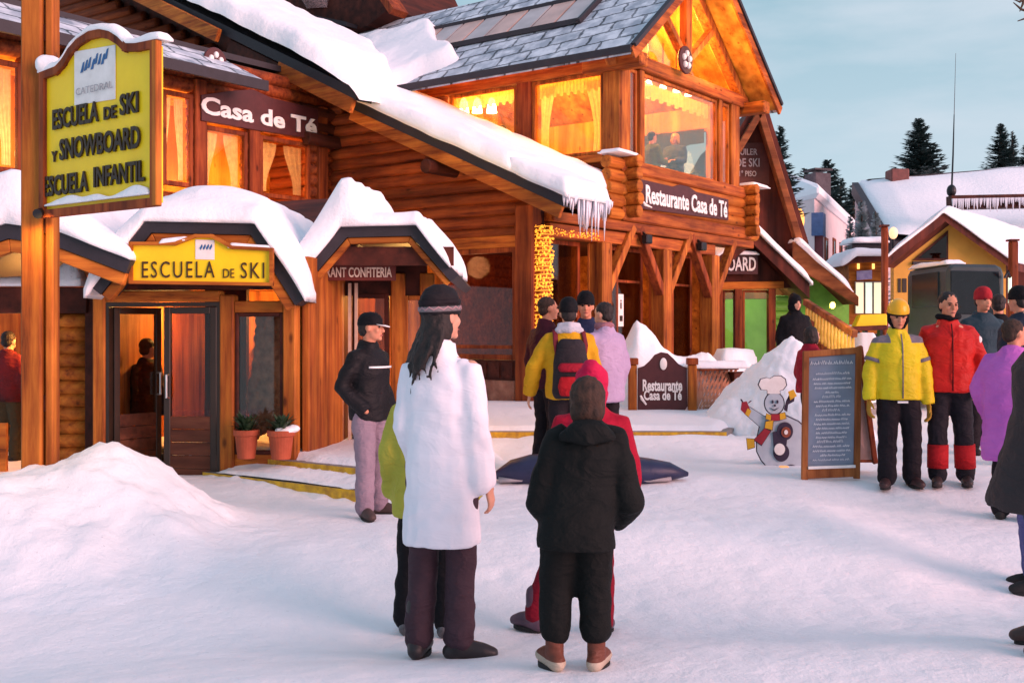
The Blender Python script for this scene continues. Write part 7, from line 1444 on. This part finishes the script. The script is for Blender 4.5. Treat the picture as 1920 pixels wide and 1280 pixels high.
# crowd behind
for k, (px, D, top, yaw, jm, hat, lab) in enumerate(((1842, 12.6, 548, 170, cloth('crowd_teal', (.03, .06, .08)), 'beanie', 'person with a red hat and dark teal jacket in front of the bus'), (1872, 13.2, 556, 20, M['black_cloth'], None, 'dark-clad person in the crowd before the bus windscreen'), (1912, 11.6, 545, -30, cloth('crowd_navy', (.02, .03, .05)), 'beanie', 'person in a dark navy jacket and black hat at the far right of the crowd'))):
    g = ground_at(px, D); person(lab, g, yaw, CH + (HZ - top) / FPX * D - .03, jm, M['charcoal'], M['sole'], hat=hat, hat_m=cloth('crowd_hat%d' % k, (.40, .02, .03)) if k == 0 else M['black_cloth'], hair='short', skin='skin_red', vox=.016, seed=40 + k, bulk=1.15)
# 17 18
D = 17.2; g = V((at(1491, 0, D).x, D, .30)); person('person in a black hooded coat standing behind the tall snow heap by the stairs', g, 165, 1.74, M['black_cloth'], M['charcoal'], M['sole'], hat='hood', hat_m=M['black_cloth'], vox=.016, seed=51, bulk=1.25, hem=.40)
st_ = thing('stair_landing', 'low wooden landing under the black-hooded person at the stair foot', 'landing', V((g.x, D, 0))); mb = MB(); mb.box(WORLD, g.x - .6, g.x + .9, D - .5, D + .6, -.1, .295); mb.build('deck', M['a_brown'], st_, bevel=.01)
D = 12.9; t, hq, J = person('child in a crimson jacket half hidden behind the chalkboard', ground_at(1521, D), 70, 1.46, cloth('crimson', (.30, .01, .03), (.22, .008, .02)), M['charcoal'], M['sole'], hair='bob', vox=.015, seed=53, bulk=1.2)
# 19 black cap
g = gp(693, 966); H = (966 - 583) / FPX * g.y
t, hq, J = person('person in a black cap and jacket with lilac-grey trousers, hands in pockets', g, 122, H, cloth('black_jacket', (.013, .012, .015), (.008, .008, .009), .6), cloth('lilac_trousers', (.30, .22, .27), (.22, .165, .21), .75), pm('brown_boot', (.07, .04, .035), rough=.6), hat='cap', hat_m=(M['black_cloth'], M['white_paint']), hair='short', skin='skin_red', head=(-22, 0) , bulk=.98, hem=.475, vox=.009, seed=60, legs=1.0, hands=False,
    pose=dict(Lel=(-.155, -.05, .64), Rel=(.155, -.05, .64), Lwr=(-.10, .06, .525), Rwr=(.10, .06, .525), Lan=(-.075, 0, .045), Ran=(.075, .03, .045), Ltoe=(-.11, .09, .02), Rtoe=(.12, .11, .02), Rkn=(.068, .03, .285)))
mb = MB()
mb.tube([V((x, y, .735)) * H for x, y in ((-.085, .066), (-.055, .083), (-.02, .091), (.02, .091), (.055, .083), (.085, .066))], [(.004, .009)] * 6, 6, side=(0, 1, 0))
for q in mb.v: pass
o = mb.build('chest_print', M['white_paint'], t, True, local=True); o['kind'] = 'stuff' if False else o.get('kind', 'part'); del o['kind']
# 20 21 doorway people
D = 11.5; person('person in a dark jacket and blue-grey jeans standing inside the open ski school door', V((at(276, 0, D).x, D, -.08)), 35, 1.50, M['charcoal'], cloth('jeans_grey', (.09, .10, .16)), M['sole'], hair='short', vox=.014, seed=63, face=False, bulk=1.1)
D = 12.2; person('person in a red and black jacket inside the lit hut opening at the left edge', V((at(16, 0, D).x, D, .03)), 15, 1.46, cloth('red_black', (.22, .015, .02), (.02, .012, .014), .7, .3, 2.2), cloth('olive_trousers', (.07, .055, .03)), M['sole'], hair='short', vox=.014, seed=65, face=False, bulk=1.15)
# upstairs guests
SIT = dict(Lsh=(-.105, -.0, .565), Rsh=(.105, 0, .565), Lel=(-.13, .03, .40), Rel=(.13, .03, .40), Lwr=(-.06, .16, .40), Rwr=(.06, .16, .40), Lhip=(-.055, 0, .27), Rhip=(.055, 0, .27), Lkn=(-.06, .235, .275), Rkn=(.06, .235, .275), Lan=(-.06, .235, .045), Ran=(.06, .235, .045), Ltoe=(-.065, .33, .02), Rtoe=(.065, .33, .02))
for k, (a_, px, py, P, dd, yaw, lab, jm, hm, hr) in enumerate((
    (None, 942, 262, bP(3.15, 0, 0), L2, -120, 'guest with long brown hair seated at the side window below the tulip lamps', cloth('guest_plum', (.10, .05, .06)), 'hair_brown', 'bob'),
    (None, 1222, 285, bP(0, .75, 0), R2, 60, 'dark-haired guest in a green top seated at the front window upstairs', cloth('guest_green', (.10, .12, .04)), 'hair_dark', 'short'),
    (None, 1266, 275, bP(0, .85, 0), R2, -150, 'fair-haired guest in a blue-grey jacket seated at the front window upstairs', cloth('guest_blue', (.06, .08, .14)), None, 'bob'))):
    p = pl(px, py, P, dd); p.z = 4.055; H = 1.68; M['hair_fair'] = M.get('hair_fair') or pm('hair_fair', (.50, .24, .05), (.36, .16, .03), .5, 30, .4, 90)
    lift = (.12, .02, .16)[k]
    stool = thing('stool', 'wooden stool carrying the %s' % ('guest at the side window', 'dark-haired guest at the front window', 'fair-haired guest at the front window')[k], 'stool', p, 'stools in the upper restaurant')
    mb = MB(); mb.tube([p + V((0, 0, lift + .27 * H - .13)), p + V((0, 0, lift + .27 * H - .10))], .17, 16); mb.build('seat', M['pine'], stool)
    for q in range(3): mb = MB(); c_, s_ = math.cos(q * 2.09), math.sin(q * 2.09); mb.tube([p + V((.15 * c_, .15 * s_, 0)), p + V((.11 * c_, .11 * s_, lift + .27 * H - .13))], .018, 8); mb.build('leg', M['pine'], stool)
    person(lab, p + V((0, 0, lift)), yaw, H, jm, M['charcoal'], M['sole'], pose=SIT, up=(0, 0, -.245), hair=hr, hair_m=hm or 'hair_fair', skin='skin_red', vox=.014, seed=70 + k, collar=False)
bpy.data.scenes.remove(TS)
